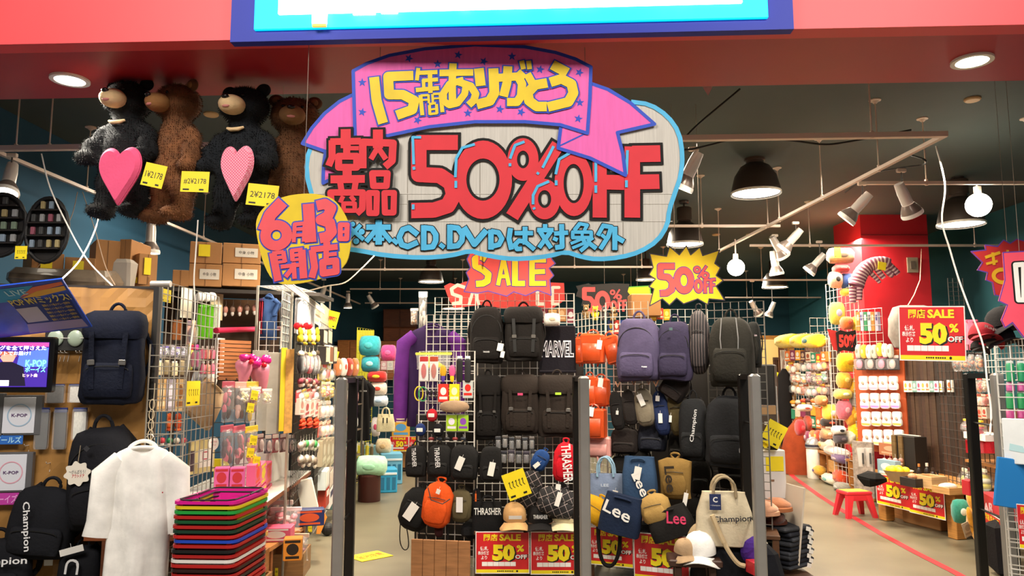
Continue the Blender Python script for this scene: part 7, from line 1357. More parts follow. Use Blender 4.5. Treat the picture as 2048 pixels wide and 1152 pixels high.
# brown cone of hanging fabric and far goods
q = HZ(1618, 950, 0); t = mk('orange_cloth_stand', 'rust orange cloth draped over a low stand by the far shelves', 'cloth', q + Vector((-.1, .2, 0))); m = MB(); m.sweep([(0, 0, 0, .26, .22), (0, 0, .3, .24, .2), (.06, 0, .6, .2, .16), (.12, 0, .8, .12, .1), (.14, 0, .86, .05, .05)], 22, 2.2); m.wrinkle(.03, 6, 7); m.obj('drape', fab('#8e3a1a'), t, smooth=True)
q = HZ(1598, 930, 0); goods('cushion', '#ece0cc', '#d8b078', q + Vector((.05, .2, .4)), .36, .6, .2, 0, 'tall white cushion beside the rust orange cloth', 'cushion', None); goods('cushion', '#e8b82a', '#f0d05a', q + Vector((-.05, .1, .12)), .36, .24, .2, 0, 'yellow cushion on the floor at the far shelves', 'cushion', None)
# receding wire shelving far right
RG = Plane(1562, 12.6, 1665, 10.6)
t = grid(RG, 1573, 668, 1618, 930, 'chrome wire shelf bay at the far end of the right aisle', cell=.11, legs=True); grid(RG, 1618, 664, 1664, 930, 'chrome wire shelf bay holding yellow plush', cell=.11, legs=True)
grid(FP(11.5), 1620, 636, 1664, 668, 'grey wire panel rising above the yellow plush shelf', cell=.1)
for i, (x0, x1, l) in enumerate(((1577, 1610, 'left'), (1610, 1636, 'middle'), (1636, 1662, 'right'))):
    p, w, h = RG.rect(x0, 668, x1, 696, -.1); goods('cushion', '#f0cf1e', '#e8b81a' if i != 2 else '#1f5a5a', p, w, h, .3, RG.rz, f'yellow plush cushion on top of the far wire shelf, {l} one', 'plush cushion', None, 'plush_cushion')
cols_w = [('#c84a2a', '#f0c84a', 'rust'), ('#3a8a6a', '#e8d8c8', 'green'), ('#e8a03a', '#f0e8d8', 'amber'), ('#8a3a5a', '#e0b8c0', 'wine'), ('#d8c8b0', '#a8583a', 'sand'), ('#e87a3a', '#e8e0c8', 'orange'), ('#5a3a3a', '#c8a888', 'brown')]
for k, (y0, y1, kd, nn) in enumerate([(704, 724, 'card', 'card pack'), (722, 744, 'blister', 'toy pack'), (744, 766, 'bag', 'snack bag'), (768, 790, 'blister', 'toy pack'), (792, 812, 'charm', 'mascot charm'), (814, 834, 'towel', 'folded cloth'), (836, 858, 'card', 'picture pack'), (860, 884, 'cushion', 'soft toy')]):
    rnd.shuffle(cols_w); row(RG, 1578, y0, 1662, y1, 8, kd, list(cols_w), nn, f'in {ORD[k]} row of far right wire shelf', d=.12, cat=nn.split()[-1], jit=4, off=-.0)
tag(MB().box(0, .1, 0, 2.3, .05, 1.9).obj('shelf_backing', P('#6a4a38'), None, (RG.a + RG.b)/2 + RG.n*-.35 + Vector((.0, 0, 1.1)), (0, 0, RG.rz)), 'brown backing behind the far right wire shelf', 'board')
p, w, h = FP(9.3).rect(1672, 660, 1718, 704); t = mk('starburst_card', 'black card with red 50% lettering above yellow plush pile', 'sign', p, .1); MB().poly([(-w*.5, h*.4), (-w*.3, h*.5), (0, h*.42), (w*.4, h*.5), (w*.5, -h*.3), (w*.3, -h*.5), (-w*.2, -h*.42), (-w*.45, -h*.5)], 0, .01).obj('card', P('#1c1512'), t); lettering(t, '50%', 0, 0, w*.8, h*.6, '#f04038', -.001, .05)
p, w, h = FP(9.35).rect(1656, 658, 1682, 704); tag(MB().poly([(-w*.5, h*.5), (w*.3, h*.4), (w*.5, -h*.5), (-w*.1, -h*.4)], 0, .01).obj('red_card', P('#c8302c'), None, p), 'red card with torn edge left of the black 50% card', 'sign')
# column toys: generic plush and striped long-legged toy
CP = Plane(1700, 9.7, 1860, 9.55)
def plushball(x0, y0, x1, y1, Yd, c1, c2, lab, kind='cushion', d=.2): p, w, h = FP(Yd).rect(x0, y0, x1, y1); goods(kind, c1, c2, p, w, h, d, 0, lab, 'plush toy', None, 'plush_toy')
stripe = mat('#6a5a70', rough=.9, var=0, name='stripe').copy(); nt = stripe.node_tree; bs = nt.nodes['Principled BSDF']
uv = nt.nodes.new('ShaderNodeAttribute'); uv.attribute_name = 'band'; rp = nt.nodes.new('ShaderNodeValToRGB'); rp.color_ramp.interpolation = 'CONSTANT'; rp.color_ramp.elements[0].color = lin('#7a4458'); rp.color_ramp.elements[1].position = .55; rp.color_ramp.elements[1].color = lin('#c8aaa8'); nt.links.new(uv.outputs['Fac'], rp.inputs[0]); nt.links.new(rp.outputs[0], bs.inputs['Base Color'])
t = mk('striped_plush', 'long striped purple and cream plush body with dangling limbs on red column', 'plush toy', CP.at(1745, 545, .2))
def banded(pts, r, nm):
    P3 = [CP.at(x, y, .22) - t.location for x, y in smoothpoly(pts, 3, False)]; n = len(P3); rr = [r[0] + (r[1] - r[0])*i/(n - 1) for i in range(n)]
    m = MB(); N = 10; m.tube(P3, rr, N); o = m.obj(nm, stripe, t, smooth=True); at = o.data.attributes.new('band', 'FLOAT', 'POINT'); acc = 0; vals = []
    for i in range(n):
        acc += (P3[i] - P3[i-1]).length if i else 0; vals += [(acc*22) % 1.0]*N
    at.data.foreach_set('value', vals)
# densify
_sp = smoothpoly
def dens(pts, k=6): 
    q = _sp(pts, 2, False); out = []
    for i in range(len(q) - 1): out += [(q[i][0] + (q[i+1][0] - q[i][0])*j/k, q[i][1] + (q[i+1][1] - q[i][1])*j/k) for j in range(k)]
    return out + [q[-1]]
def banded2(pts, r, nm):
    P3 = [CP.at(x, y, .25) - t.location for x, y in dens(pts)]; n = len(P3); N = 10; rr = [r[0] + (r[1] - r[0])*i/(n - 1) for i in range(n)]
    m = MB(); m.tube(P3, rr, N); o = m.obj(nm, stripe, t, smooth=True); at = o.data.attributes.new('band', 'FLOAT', 'POINT'); acc = 0; vals = []
    for i in range(n):
        acc += (P3[i] - P3[i-1]).length if i else 0; vals += [(acc*24) % 1.0]*N
    at.data.foreach_set('value', vals)
banded2([(1712, 572), (1722, 545), (1740, 528), (1765, 524), (1778, 528)], (.10, .07), 'body'); banded2([(1706, 575), (1705, 590), (1706, 606)], (.05, .035), 'leg'); banded2([(1718, 572), (1718, 590), (1718, 600)], (.05, .035), 'leg'); banded2([(1750, 528), (1758, 545), (1768, 556)], (.045, .03), 'arm'); banded2([(1772, 526), (1788, 540), (1796, 548)], (.05, .035), 'arm'); banded2([(1740, 545), (1752, 556), (1760, 566)], (.035, .02), 'tail'); banded2([(1770, 535), (1780, 548), (1787, 552)], (.045, .03), 'arm')
p = CP.at(1764, 532, .36); tag(MB().box(0, 0, 0, .1, .004, .1).obj('price_card', YC, None, p, (0, .2, 0)), 'yellow price card on the striped plush', 'price card')
plushball(1652, 545, 1676, 578, 9.9, '#d8a080', '#1a1414', 'tan round plush with dark cap left of the red column', d=.2); plushball(1676, 548, 1698, 580, 9.9, '#26407a', '#d8c8b0', 'blue plush beside the tan one', d=.2); plushball(1660, 532, 1690, 548, 9.9, '#a83030', '#c84040', 'red flat plush on top of the tan one', d=.2); plushball(1676, 578, 1704, 594, 9.9, '#d8b83a', '#8aa83a', 'yellow green plush under the blue one', d=.2)
plushball(1654, 605, 1684, 650, 9.9, '#c8b84a', '#a89ab0', 'yellow and lilac long cushion hanging left of column', d=.15); plushball(1676, 634, 1696, 660, 9.6, '#d86a2a', '#c84a2a', 'orange plush above the black 50% card'); plushball(1696, 634, 1722, 662, 9.6, '#e8c82a', '#6ab89a', 'yellow plush above the black 50% card'); plushball(1648, 498, 1700, 530, 9.9, '#8a6a4a', '#3a2a1c', 'brown dim plush heap high by the column', d=.2)
for x, y, l in ((1676, 507, 'high dim plush heap'),): ycard(FP(9.6), x - 8, y - 12, x + 6, y + 8, 'yellow card on the ' + l)
grid(Plane(1656, 10.2, 1725, 9.4), 1658, 560, 1722, 900, 'wire grid in front of the red column side', cell=.1, legs=True)
# ---- white slipper packs wall
SP = Plane(1712, 9.1, 1812, 8.5)
grid(SP, 1712, 618, 1765, 700, 'wire pocket holding bright books above the figure packs', off=0, cell=.09)
row(SP, 1718, 624, 1762, 662, 6, 'book', [('#d8863a', '#f0e0b0', 'orange'), ('#c8b8d0', '#5a4a8a', 'lilac'), ('#3a8a5a', '#e8e8e0', 'green'), ('#d8d8d8', '#2a2a3a', 'white')], 'booklet', 'in the wire pocket above the figure packs', d=.05, cat='booklet', off=-.05)
row(SP, 1716, 688, 1790, 716, 7, 'cushion', [('#c8c4b4', '#8a8a7a', 'grey'), ('#e8b83a', '#e8d8a0', 'amber'), ('#e0dcd4', '#b8a898', 'white')], 'hanging toy', 'above the white slipper packs', d=.07, cat='toy', jit=3)
row(SP, 1712, 710, 1800, 740, 4, 'blister', [('#4a4248', '#d87a9a', 'grey and pink'), ('#3a3438', '#c0a8a0', 'charcoal')], 'figure pack', 'in the row over the white slipper packs', d=.08, cat='pack', fill=1.0)
for k, (y0, y1, c2, nm) in enumerate(((752, 780, '#e8a0b8', 'pink'), (786, 817, '#c88ac8', 'violet'), (823, 852, '#e8b05a', 'orange'), (859, 890, '#d8d08a', 'yellow'))):
    row(SP, 1719 + k*2.5, y0, 1799 + k*4, y1, 4, 'peanut', [('#f4efe9', c2, 'white')], f'slipper pack with {nm} base', f'in {ORD[k]} slipper row', d=.06, cat='slipper pack', fill=.92)
tag(slab(SP.at(1712, 800, -.06), SP.at(1812, 800, -.06), SP.n*-.04, .6, SP.at(1760, 700).z).obj('orange_backing', P('#b8542a'), None), 'rust backing board behind the white slipper packs', 'board')
# ---- dark bamboo screen with key holders
BS = Plane(1808, 8.6, 1925, 7.6)
p, w, h = BS.rect(1809, 700, 1925, 930); t = mk('slatted_screen', 'dark stained wooden slatted screen behind the table', 'screen', Vector((p.x, p.y, 0)), BS.rz)
ht = p.z + h/2
r_ = random.Random(8)
for i in range(16): MB().bbox(-w/2 + w*(i+.5)/16, r_.uniform(-.006, .006), ht/2, w/16 - .004, .025, ht, .004).obj('slat', wood(r_.choice(['#3c2a20', '#4a3628', '#332620', '#453026'])), t)
row(BS, 1810, 762, 1888, 784, 9, 'card', [('#f4f0ea', '#e8a84a', 'white'), ('#f0e6d0', '#d87a5a', 'cream'), ('#7aa09a', '#e8d8c8', 'teal'), ('#f2eee8', '#c85a7a', 'white pink')], 'key case', 'hanging across the dark slatted screen', off=.06, d=.03, cat='key case')
row(BS, 1896, 760, 1908, 784, 1, 'card', [('#f0e8d8', '#b86a3a', 'cream')], 'picture card', 'at the right of the dark slatted screen', off=.06, d=.03, cat='card')
# big hanging poster
HP = Plane(1795, 5.3, 1925, 5.15)
poster(HP, 1797, 612, 1930, 722, 'large red sale poster hanging by cords in front of the slatted screen', name='hanging_poster', ry=.03)
m = MB()
for x in (1812, 1878): a_ = HP.at(x, 616); b_ = Vector((a_.x, a_.y, HC - .55)); 
a_ = W(1853, 614, 5.2); b_ = W(1864, 546, 5.6); c_ = W(1872, 500, 5.9)
pts = [W(x, y, Yd) for x, y, Yd in ((1843, 492+6, 8.9), (1842, 520, 8.2), (1840, 560, 7.2), (1828, 590, 6.2), (1815, 612, 5.3))]; tag(MB().tube(pts, .004, 5).obj('extension_cable', P('#d8b090'), None), 'pale cord running from the ceiling rail to the large poster', 'cord')
# goods right of the screen and behind the right gate
RR = Plane(1905, 6.9, 2080, 5.6)
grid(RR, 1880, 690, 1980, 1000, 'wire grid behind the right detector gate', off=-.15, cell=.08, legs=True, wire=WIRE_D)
row(RR, 1900, 640, 1960, 700, 5, 'towel', [('#e0708a', '#d85a7a', 'pink'), ('#e88aa0', '#d0506a', 'light pink')], 'cloth', 'hanging behind the large poster edge', off=-.2, d=.08, cat='cloth')
for i, (x0, y0, x1, y1, c, l, ry) in enumerate([(1935, 625, 1990, 690, '#8a1a28', 'dark red cap with white script near the right edge', .3), (1972, 598, 2048, 672, '#121014', 'black cap with white oval emblem near the right edge', 0), (1940, 672, 1970, 706, '#141012', 'black cap with red band below the dark red cap', .2), (1966, 668, 2030, 690, '#16121a', 'black flat cap on top of the right wire basket', 0)]):
    p, w, h = FP(6.1).rect(x0, y0, x1, y1, .0); cap_(p - Vector((0, 0, h*.3)), w*.9, 0, l, c, rx=-.2, ry=ry, logo=('Rap.' if i == 0 else '●' if i == 1 else '━━' if i == 2 else None), lc='#e8e4e0' if i != 2 else '#d03040')
RF = Plane(1970, 4.55, 2120, 4.3)
grid(RF, 1996, 690, 2120, 900, 'bright wire grid cut by the right edge', off=0, cell=.075, r=.003, legs=True)
grid(RR, 1968, 680, 2060, 760, 'chrome wire basket front near the right edge', off=.0, cell=.05)
row(RR, 1915, 705, 1976, 742, 4, 'bag', [('#a8583a', '#1a1414', 'brown'), ('#c8763a', '#2a1a18', 'amber')], 'snack bag', 'on top of the right gate view', off=-.05, d=.08, cat='snack bag', jit=2)
for k, (y0, y1, kd, cl, nn) in enumerate([(755, 785, 'bag', [('#c87a4a', '#d83a3a', 'orange'), ('#b89a7a', '#e8d8c0', 'tan')], 'snack pack'), (788, 812, 'blister', [('#a83a3a', '#e8c8b0', 'red'), ('#d8c0a0', '#b85a4a', 'cream')], 'toy pack'), (814, 836, 'card', [('#d8a890', '#b84a3a', 'peach'), ('#c8b8a8', '#a8483a', 'grey')], 'sweet carton')]):
    row(RR, 1945, y0, 1985, y1, 4, kd, cl, nn, f'in {ORD[k]} row seen through the right gate', off=-.1, d=.08, cat=nn.split()[-1], jit=2)
p, w, h = RR.rect(1952, 842, 1990, 866, -.05); goods('bag', '#d8485a', '#e8b82a', p, w, h*1.2, .2, RR.rz, 'red dotted bag with yellow strip seen through right gate', 'bag', None, 'dotted_bag'); p, w, h = RR.rect(1950, 866, 1994, 880, -.05); tag(MB().bbox(0, 0, 0, w, .2, h, .004).obj('white_carton', P('#eee8de'), None, p, (0, 0, RR.rz)), 'white yellow carton between the red dotted bags', 'carton')
row(RR, 1950, 880, 1996, 906, 5, 'towel', [('#c82a34', '#e8a8a0', 'red striped'), ('#d8646a', '#f0d8d0', 'pink striped')], 'cloth', 'on the shelf seen through the right gate', off=-.05, d=.12, cat='cloth')
a_, b_ = RR.at(1930, 918, -.1), RR.at(2010, 912, -.1); tag(slab(a_, b_, RR.n*-.35, a_.z - .025, a_.z).obj('shelf_board', wood('#a8703a'), None), 'wooden shelf board seen through the right gate', 'shelf')
tag(slab(RR.at(1930, 930, -.45), RR.at(2080, 930, -.45), RR.n*-.03, 0, 1.2).obj('partition', wood('#6a4628'), None), 'brown board behind the red low shelf at right', 'board')
row(RR, 1992, 760, 2010, 880, 1, 'towel', [('#2a8aa0', '#1a6a80', 'teal')], 'long cloth', 'beside the right gate grey post', off=-.05, d=.06, cat='cloth')
for k, (y0, y1, c1, nm) in enumerate(((722, 764, '#2a9a68', 'green'), (764, 782, '#c85a9a', 'magenta'), (782, 818, '#2f9a5a', 'leaf green'), (818, 836, '#c85090', 'plum'))):
    row(RF, 2012, y0, 2100, y1, 4, 'tube', [(c1, '#e8e8e8', nm)], 'tube toy', f'in {ORD[k]} row behind the bright right grid', off=-.12, d=.08, cat='tube')
p, w, h = RF.rect(2006, 838, 2120, 930, .05); t = mk('white_sheet_pack', 'white printed pack with pale blue pattern at the right edge', 'pack', p, RF.rz); MB().bbox(0, 0, 0, w, .03, h, .004).obj('sheet', mat('#e8ecec', rough=.5, var=.05), t); m = MB(); m.disk(w*.05, h*.1, .035); m.obj('tan_disc', P('#c8a06a'), t, (0, -.017, 0)); m = MB(); m.flat([(-w*.4, -h*.2), (-w*.1, -h*.25), (-w*.15, -h*.1), (-w*.38, -h*.05)]); m.obj('blue_print', P('#b8dce0'), t, (0, -.0165, 0))
tag(MB().bbox(0, 0, 0, .4, .02, .28, .004).obj('blue_card', P('#1a7ac0'), None, RF.at(2060, 972, .0), (0, .15, 0)), 'bright blue card at the right edge', 'card')
grid(RF, 2010, 925, 2120, 1160, 'low wire basket side cut by the right edge', off=-.03, cell=.05, legs=True)
row(RF, 2020, 960, 2100, 1010, 4, 'bag', [('#8a9ab0', '#d8d8e0', 'grey blue'), ('#c8c0b8', '#8a7a9a', 'silver')], 'clear bag', 'in the low right wire basket', off=-.2, d=.12, cat='bag', jit=3)
# red low shelf behind the right gate
LR = Plane(1962, 5.95, 2030, 5.15)
t = mk('red_shelf', 'red low shelf with white lettering behind the right gate', 'shelf', Vector((LR.a.x + .15, LR.a.y - .1, 0))); t.location = (0, 0, 0); t.rotation_euler = (0, 0, 0)
a_, b_ = LR.at(1962, 1003), LR.at(2012, 1003, 0); a_.z = b_.z = 0
zt2 = LR.at(1965, 985).z; slab(a_, b_, LR.n*-.5, zt2 - .12, zt2).obj('red_header', P('#c01c28'), t); slab(a_, b_, LR.n*-.5, 0, zt2 - .121).obj('shelf_body', wood('#7a4a28'), t)
q = LR.at(1983, 1016, .006); lettering(t, 'MARVEL', 0, 0, .2, .08, WHITE, 0, .04).location = q; t.children[-1].rotation_euler = (0, 0, LR.rz)
poster(LR, 1966, 1030, 2006, 1102, 'red sale poster turned sideways on the red low shelf', off=.02)
row(LR, 1950, 940, 2000, 985, 4, 'bag', [('#d8c83a', '#e8e8d0', 'yellow'), ('#c8ccd0', '#a8403a', 'silver'), ('#a8b8a0', '#e0d8c8', 'sage')], 'wrapped toy', 'heaped on the red low shelf', off=-.25, d=.2, cat='toy', jit=4)
q = Vector(LR.at(1943, 975, .1)); tag(MB().bbox(0, 0, 0, .1, .1, .12, .004).obj('red_box', P('#b81c26'), None, q), 'small red box with white mark at the table right end', 'box')
p = W(1934, 1018, 6.6); goods('plush', '#e0a02a', '#c8881e', p, .22, .46, .16, .3, 'plain orange plush toy hanging at the table right end', 'plush toy', None); goods('cushion', '#2f8a78', '#d8e8e0', W(1914, 1020, 6.7), .14, .2, .1, 0, 'teal and white pouch beside the orange plush toy', 'pouch', None); goods('card', '#a89a80', '#8a7a60', W(1935, 1058, 6.5), .1, .12, .01, .3, 'grey tag hanging below the orange plush toy', 'tag', None, ry=-.3)
tag(MB().bbox(0, 0, .2, .18, .2, .42, .05).wrinkle(.03, 6, 2).obj('black_bag', fab('#121012'), None, HZ(2010, 1150, 0)), 'black bag on the floor by the right gate post', 'bag')
poster(RF, 2036, 1010, 2090, 1100, 'red sale poster cut by the right edge of the picture', off=.1)
# yellow goods pile in the middle of right aisle
for i, (x0, y0, x1, y1, c1, c2, l, kd) in enumerate([(1668, 706, 1704, 744, '#f2c81a', '#e8a010', 'bright yellow plush ball above the shelf end', 'cushion'), (1668, 744, 1692, 776, '#e0a030', '#f0c860', 'amber soft bag below the bright yellow plush', 'cushion'), (1690, 756, 1718, 788, '#e8b028', '#d88a20', 'golden plain plush cushion', 'cushion'), (1706, 742, 1718, 782, '#f0dc40', '#e8c820', 'long yellow cushion strip beside the slipper packs', 'cushion'), (1662, 778, 1694, 798, '#e8d060', '#f8f0d0', 'pale yellow pillow pack', 'cushion'), (1694, 778, 1720, 820, '#a8a298', '#8a8478', 'grey oval cushion hanging beside the slipper packs', 'cushion'), (1640, 808, 1668, 842, '#f0dc4a', '#fbf6e0', 'lemon yellow bag with handle', 'cushion'), (1668, 800, 1694, 838, '#d86a7a', '#e89aa0', 'rose pink soft bag', 'cushion'), (1684, 810, 1712, 850, '#e8a02a', '#f0c04a', 'golden orange cushion pile', 'cushion'), (1692, 838, 1722, 896, '#f0c81e', '#d8a010', 'large bright yellow cushion leaning above the cube shelf', 'cushion'), (1636, 836, 1666, 852, '#2a1c18', '#c84a2a', 'black hat with orange trim', 'cushion'), (1658, 850, 1682, 868, '#ece8e0', '#1a1618', 'white round cushion with black patch', 'cushion'), (1662, 866, 1684, 886, '#4a4048', '#6a5a60', 'dark grey cushion under the white round one', 'cushion'), (1636, 856, 1658, 876, '#d8a070', '#e8d0b0', 'tan cushion left of the white round one', 'cushion'), (1684, 860, 1700, 886, '#e8e0d0', '#c8b8a0', 'cream cushion beside the large yellow one', 'cushion'), (1586, 838, 1602, 870, '#c01c24', '#d84040', 'red glossy bag at the far aisle', 'cushion'), (1604, 830, 1614, 860, '#a83a1e', '#c85030', 'rust cloth strip at the far aisle', 'cushion'), (1590, 808, 1616, 822, '#e8dccc', '#c84a3a', 'cream slipper pair at the far aisle', 'cushion'), (1626, 790, 1646, 810, '#c8854a', '#e8b880', 'copper soft toy at the far wire shelf', 'cushion')]):
    Yd = 9.9 if x0 > 1655 else 10.6; p, w, h = FP(Yd).rect(x0, y0, x1, y1); goods(kd, c1, c2, p, w, h, .22, 0, l + ', right aisle', 'cushion' if 'bag' not in l else 'bag', None)
# doorway woodwork and far objects
DW = FP(15.6); 
p, w, h = DW.rect(1524, 675, 1585, 920); t = mk('door_1', None, None, p); t['kind'] = 'structure'
MB().box(-w/2, 0, 0, .1, .12, h).obj('jamb', wood('#b87a34'), t); MB().box(w/2, 0, 0, .1, .12, h).obj('jamb', wood('#b87a34'), t); MB().box(0, 0, h/2, w + .1, .12, .1).obj('lintel', wood('#b87a34'), t); MB().box(0, .05, 0, w, .05, h).obj('door_leaf', wood('#6a3a1c'), t)
row(FP(14.5), 1546, 715, 1580, 800, 4, 'towel', [('#4a2e20', '#3a2418', 'dark brown'), ('#6a4630', '#4a3020', 'brown')], 'hanging coat', 'by the far wooden doorway', d=.1, cat='coat')
tag(MB().box(0, 0, 0, .45, .02, .9).obj('amber_panel', P('#c8a868'), None, W(1534, 725, 14.8)), 'tan sheet hanging in the far wooden doorway', 'sheet'); ycard(FP(14.2), 1540, 742, 1554, 762, 'small yellow card hanging in the far doorway', tilt=.4)
tag(MB().box(0, 0, 0, .8, .3, .9).obj('orange_cabinet', wood('#c08038'), None, W(1562, 905, 13.4)), 'orange wood cabinet at the far end of right aisle', 'cabinet')
t = mk('black_garment', 'long black garment hanging at the far wire shelf end', 'garment', W(1572, 820, 12.2)); m = MB(); m.sweep([(0, 0, -.7, .1, .05), (0, 0, .0, .12, .06), (0, 0, .55, .1, .05), (0, 0, .65, .03, .03)], 16, 2.4); m.wrinkle(.02, 7, 1); m.obj('cloth', fab('#120f10'), t, smooth=True)
row(FP(13.0), 1562, 700, 1574, 800, 1, 'card', [('#e8dcd0', '#b89a8a', 'pale')], 'notice sheet', 'at the far aisle end', d=.02, cat='sheet')
tag(MB().bbox(0, 0, 0, .5, .3, .5, .01).obj('brown_carton', CARD, None, W(1556, 850, 12.8)), 'brown carton behind the tilted yellow price card', 'carton')
grid(FP(8.3), 1900, 556, 1930, 700, 'dark wire panel hanging beside the red column', wire=WIRE_D, cell=.05)
# white generic cushion on top by column
plushball(1768, 612, 1860, 700, 9.2, '#b8b2a8', '#c8c2b8', 'large plain white plush cushion behind the large poster', d=.3)
# ================================================================ ceiling rails, lamps, cords
RZ = 3.07
def rail(pts, lab, r=.016, hang=None, col=None):
    """square tube rail with drop rods to the ceiling"""
    t = mk('ceiling_rail', lab, 'ceiling rail', Vector(pts[0])); o0 = Vector(pts[0]); m = MB()
    a, b = Vector(pts[0]) - o0, Vector(pts[1]) - o0; d = b - a; an = math.atan2(d.y, d.x); c = (a + b)/2
    MB().bbox(c.x, c.y, c.z, .001, .001, .001).m
    vs = MB(); vs.box(0, 0, 0, d.length, r*2, r*1.6); vs.obj('rail_tube', col or PIPE, t, c, (0, 0, an))
    for s_ in (hang or (.15, .5, .85)):
        q = a.lerp(b, s_); up_ = HC - o0.z
        MB().tube([(q.x, q.y, q.z), (q.x, q.y, up_)], .006, 6).obj('drop_rod', PIPE, t); MB().lathe([(.012, -.03), (.03, -.012), (.045, -.008), (.045, 0)], 12, (q.x, q.y, up_)).obj('ceiling_rose', PIPE, t); MB().lathe([(.013, -.02), (.013, .03)], 8, (q.x, q.y, q.z)).obj('coupling', PIPE, t)
    return t
def railH(x0, x1, py, lab, hang=None, **k):
    Y = (RZ - CAMZ) / (ray(1000, py).z / ray(1000, py).y)
    a = W(x0, py, Y); b = W(x1, py, Y); a.z = b.z = RZ; return rail([a, b], lab, hang=hang, **k)
n0 = HZ(-120, 299, RZ); n1 = HZ(1893, 269, RZ)
rail([n0, n1], 'nearest cream ceiling rail running across behind the cloud sign', .022, (.08, .115, .5, .93), P('#e4cfc0'))
rail([HZ(1890, 270, RZ), HZ(1205, 622, RZ)], 'long cream ceiling rail receding over the right aisle', hang=(.06, .13, .2, .34, .55, .8))
rail([HZ(-20, 298, RZ), HZ(720, 608, RZ)], 'long cream ceiling rail receding over the left aisle', hang=(.1, .16, .3, .6))
for i, (x0, x1, y, l) in enumerate([(1320, 1560, 452, 'short cream rail left of the long right rail'), (1100, 1345, 534, 'cream rail above the black starburst'), (640, 1010, 539, 'cream rail above the left back lamps'), (700, 1000, 578, 'second cream rail over the left back lamps'), (730, 930, 606, 'farthest cream rail above the back wall'), (1500, 2100, 491, 'cream rail crossing in front of the red column'), (1440, 1680, 560, 'cream rail left of the red column'), (1450, 1670, 595, 'far cream rail left of the red column'), (1864, 2048, 566, 'cream rail right of the red column'), (1866, 2040, 594, 'lower cream rail right of the red column'), (1720, 2100, 366, 'short cream rail near the right edge')]):
    railH(x0, x1, y, l, hang=(.2, .75) if i % 2 else (.35, .9))
rail([HZ(1862, 556, RZ), HZ(1960, 520, RZ)], 'slanting cream rail beside the red column', hang=(.5,))
rail([W(1560, 660, 9.2) if False else HZ(1300, 575, RZ), HZ(1230, 600, RZ)], 'short far rail piece over the centre display', hang=(.5,))
# bell pendant lamps
def pendant(px, py, wpx, Yd, lab, body=True, strength=9):
    p = W(px, py, Yd); r = wpx/2/F*Yd; t = mk('pendant_lamp', lab, 'pendant lamp', p)
    DK = P('#3a302a', rough=.45)
    MB().lathe([(r, 0), (r*.97, r*.25), (r*.85, r*.75), (r*.6, r*1.15), (r*.36, r*1.3)], 32, cap=False).obj('shade', DK, t, smooth=True); MB().lathe([(r*1.02, -.004), (r*1.02, .02)], 32, cap=False).obj('shade_rim', P('#d8cfc0', rough=.4), t, smooth=True)
    MB().lathe([(r*.36, r*1.28), (r*.36, r*1.4), (r*.42, r*1.42), (r*.42, r*2.1), (r*.36, r*2.15)], 20).obj('lamp_housing', P('#4a3c34', rough=.4), t, smooth=True)
    MB().tube([(0, 0, r*2.1), (0, 0, HC - p.z)], .012, 8).obj('stem', DK, t); MB().lathe([(.05, -.04), (.06, -.02), (.06, 0)], 16, (0, 0, HC - p.z)).obj('ceiling_cup', DK, t)
    MB().lathe([(r*.95, .012), (r*.95, .016)], 28).obj('diffuser', P('#fff8e8', emit=strength), t)
pendant(1512, 388, 98, 7.2, 'large dark bell pendant lamp nearest, right of the cloud sign')
for px, py, w_, Yd, l in ((1370, 490, 72, 9.0, 'bell pendant lamp half behind the yellow starburst'), (1922, 450, 88, 7.9, 'bell pendant lamp right of the red column, upper'), (1925, 549, 58, 10.8, 'bell pendant lamp right of the red column, lower'), (1550, 575, 50, 13.0, 'small far bell pendant lamp left of the red column'), (797, 508, 52, 9.6, 'bell pendant lamp just under the cloud sign edge'), (862, 564, 50, 12.0, 'bell pendant lamp above the far wood cabinets'), (1292, 560, 40, 12.2, 'bell pendant lamp behind the black starburst'), (906, 618, 46, 15.0, 'farthest bell pendant lamp behind the red SALE card')):
    pendant(px, py, w_, Yd, l)
# track spotlights
def spot(px, py, Yd, tilt, turn, lab, s=1, glow=7, beam=0):
    p = W(px, py, Yd); t = mk('track_spotlight', lab, 'spotlight', p, 0); q = mk('x', None, None, p); bpy.data.objects.remove(q)
    up_ = max(.05, RZ - p.z - .015)
    MB().tube([(0, 0, 0), (0, 0, up_)], .006, 6).obj('stem', P('#3a3430'), t); MB().bbox(0, 0, up_, .07, .03, .03, .005).obj('track_adapter', P('#e0d0c0'), t)
    R = (math.radians(tilt*.6), math.radians(-turn), 0); s *= 1.25; HM = P('#d9d0c8', rough=.3, metal=.2)
    h = MB().lathe([(.028*s, .06*s), (.034*s, .0), (.034*s, -.08*s)], 18).obj('lamp_body', HM, t, rot=R, smooth=True)
    MB().lathe([(.062*s, -.155*s), (.058*s, -.12*s), (.036*s, -.08*s)], 22, cap=False).obj('reflector', P('#8a7c74', rough=.3, metal=.4), h, smooth=True); MB().lathe([(.064*s, -.16*s), (.066*s, -.15*s), (.063*s, -.135*s)], 22, cap=False).obj('bezel', WHITE, h, smooth=True)
    MB().lathe([(.058*s, -.15*s), (.052*s, -.158*s)], 20).obj('lens', P('#fff2dc', emit=glow), h)
    if beam:
        d = bpy.data.lights.new('spot_beam', 'SPOT'); d.energy = beam; d.color = (1, .86, .68); d.spot_size = math.radians(80); d.spot_blend = .7; d.shadow_soft_size = .06
        o = bpy.data.objects.new('spot_beam', d); C.objects.link(o); o.parent = h; o.location = (0, 0, -.175*s)
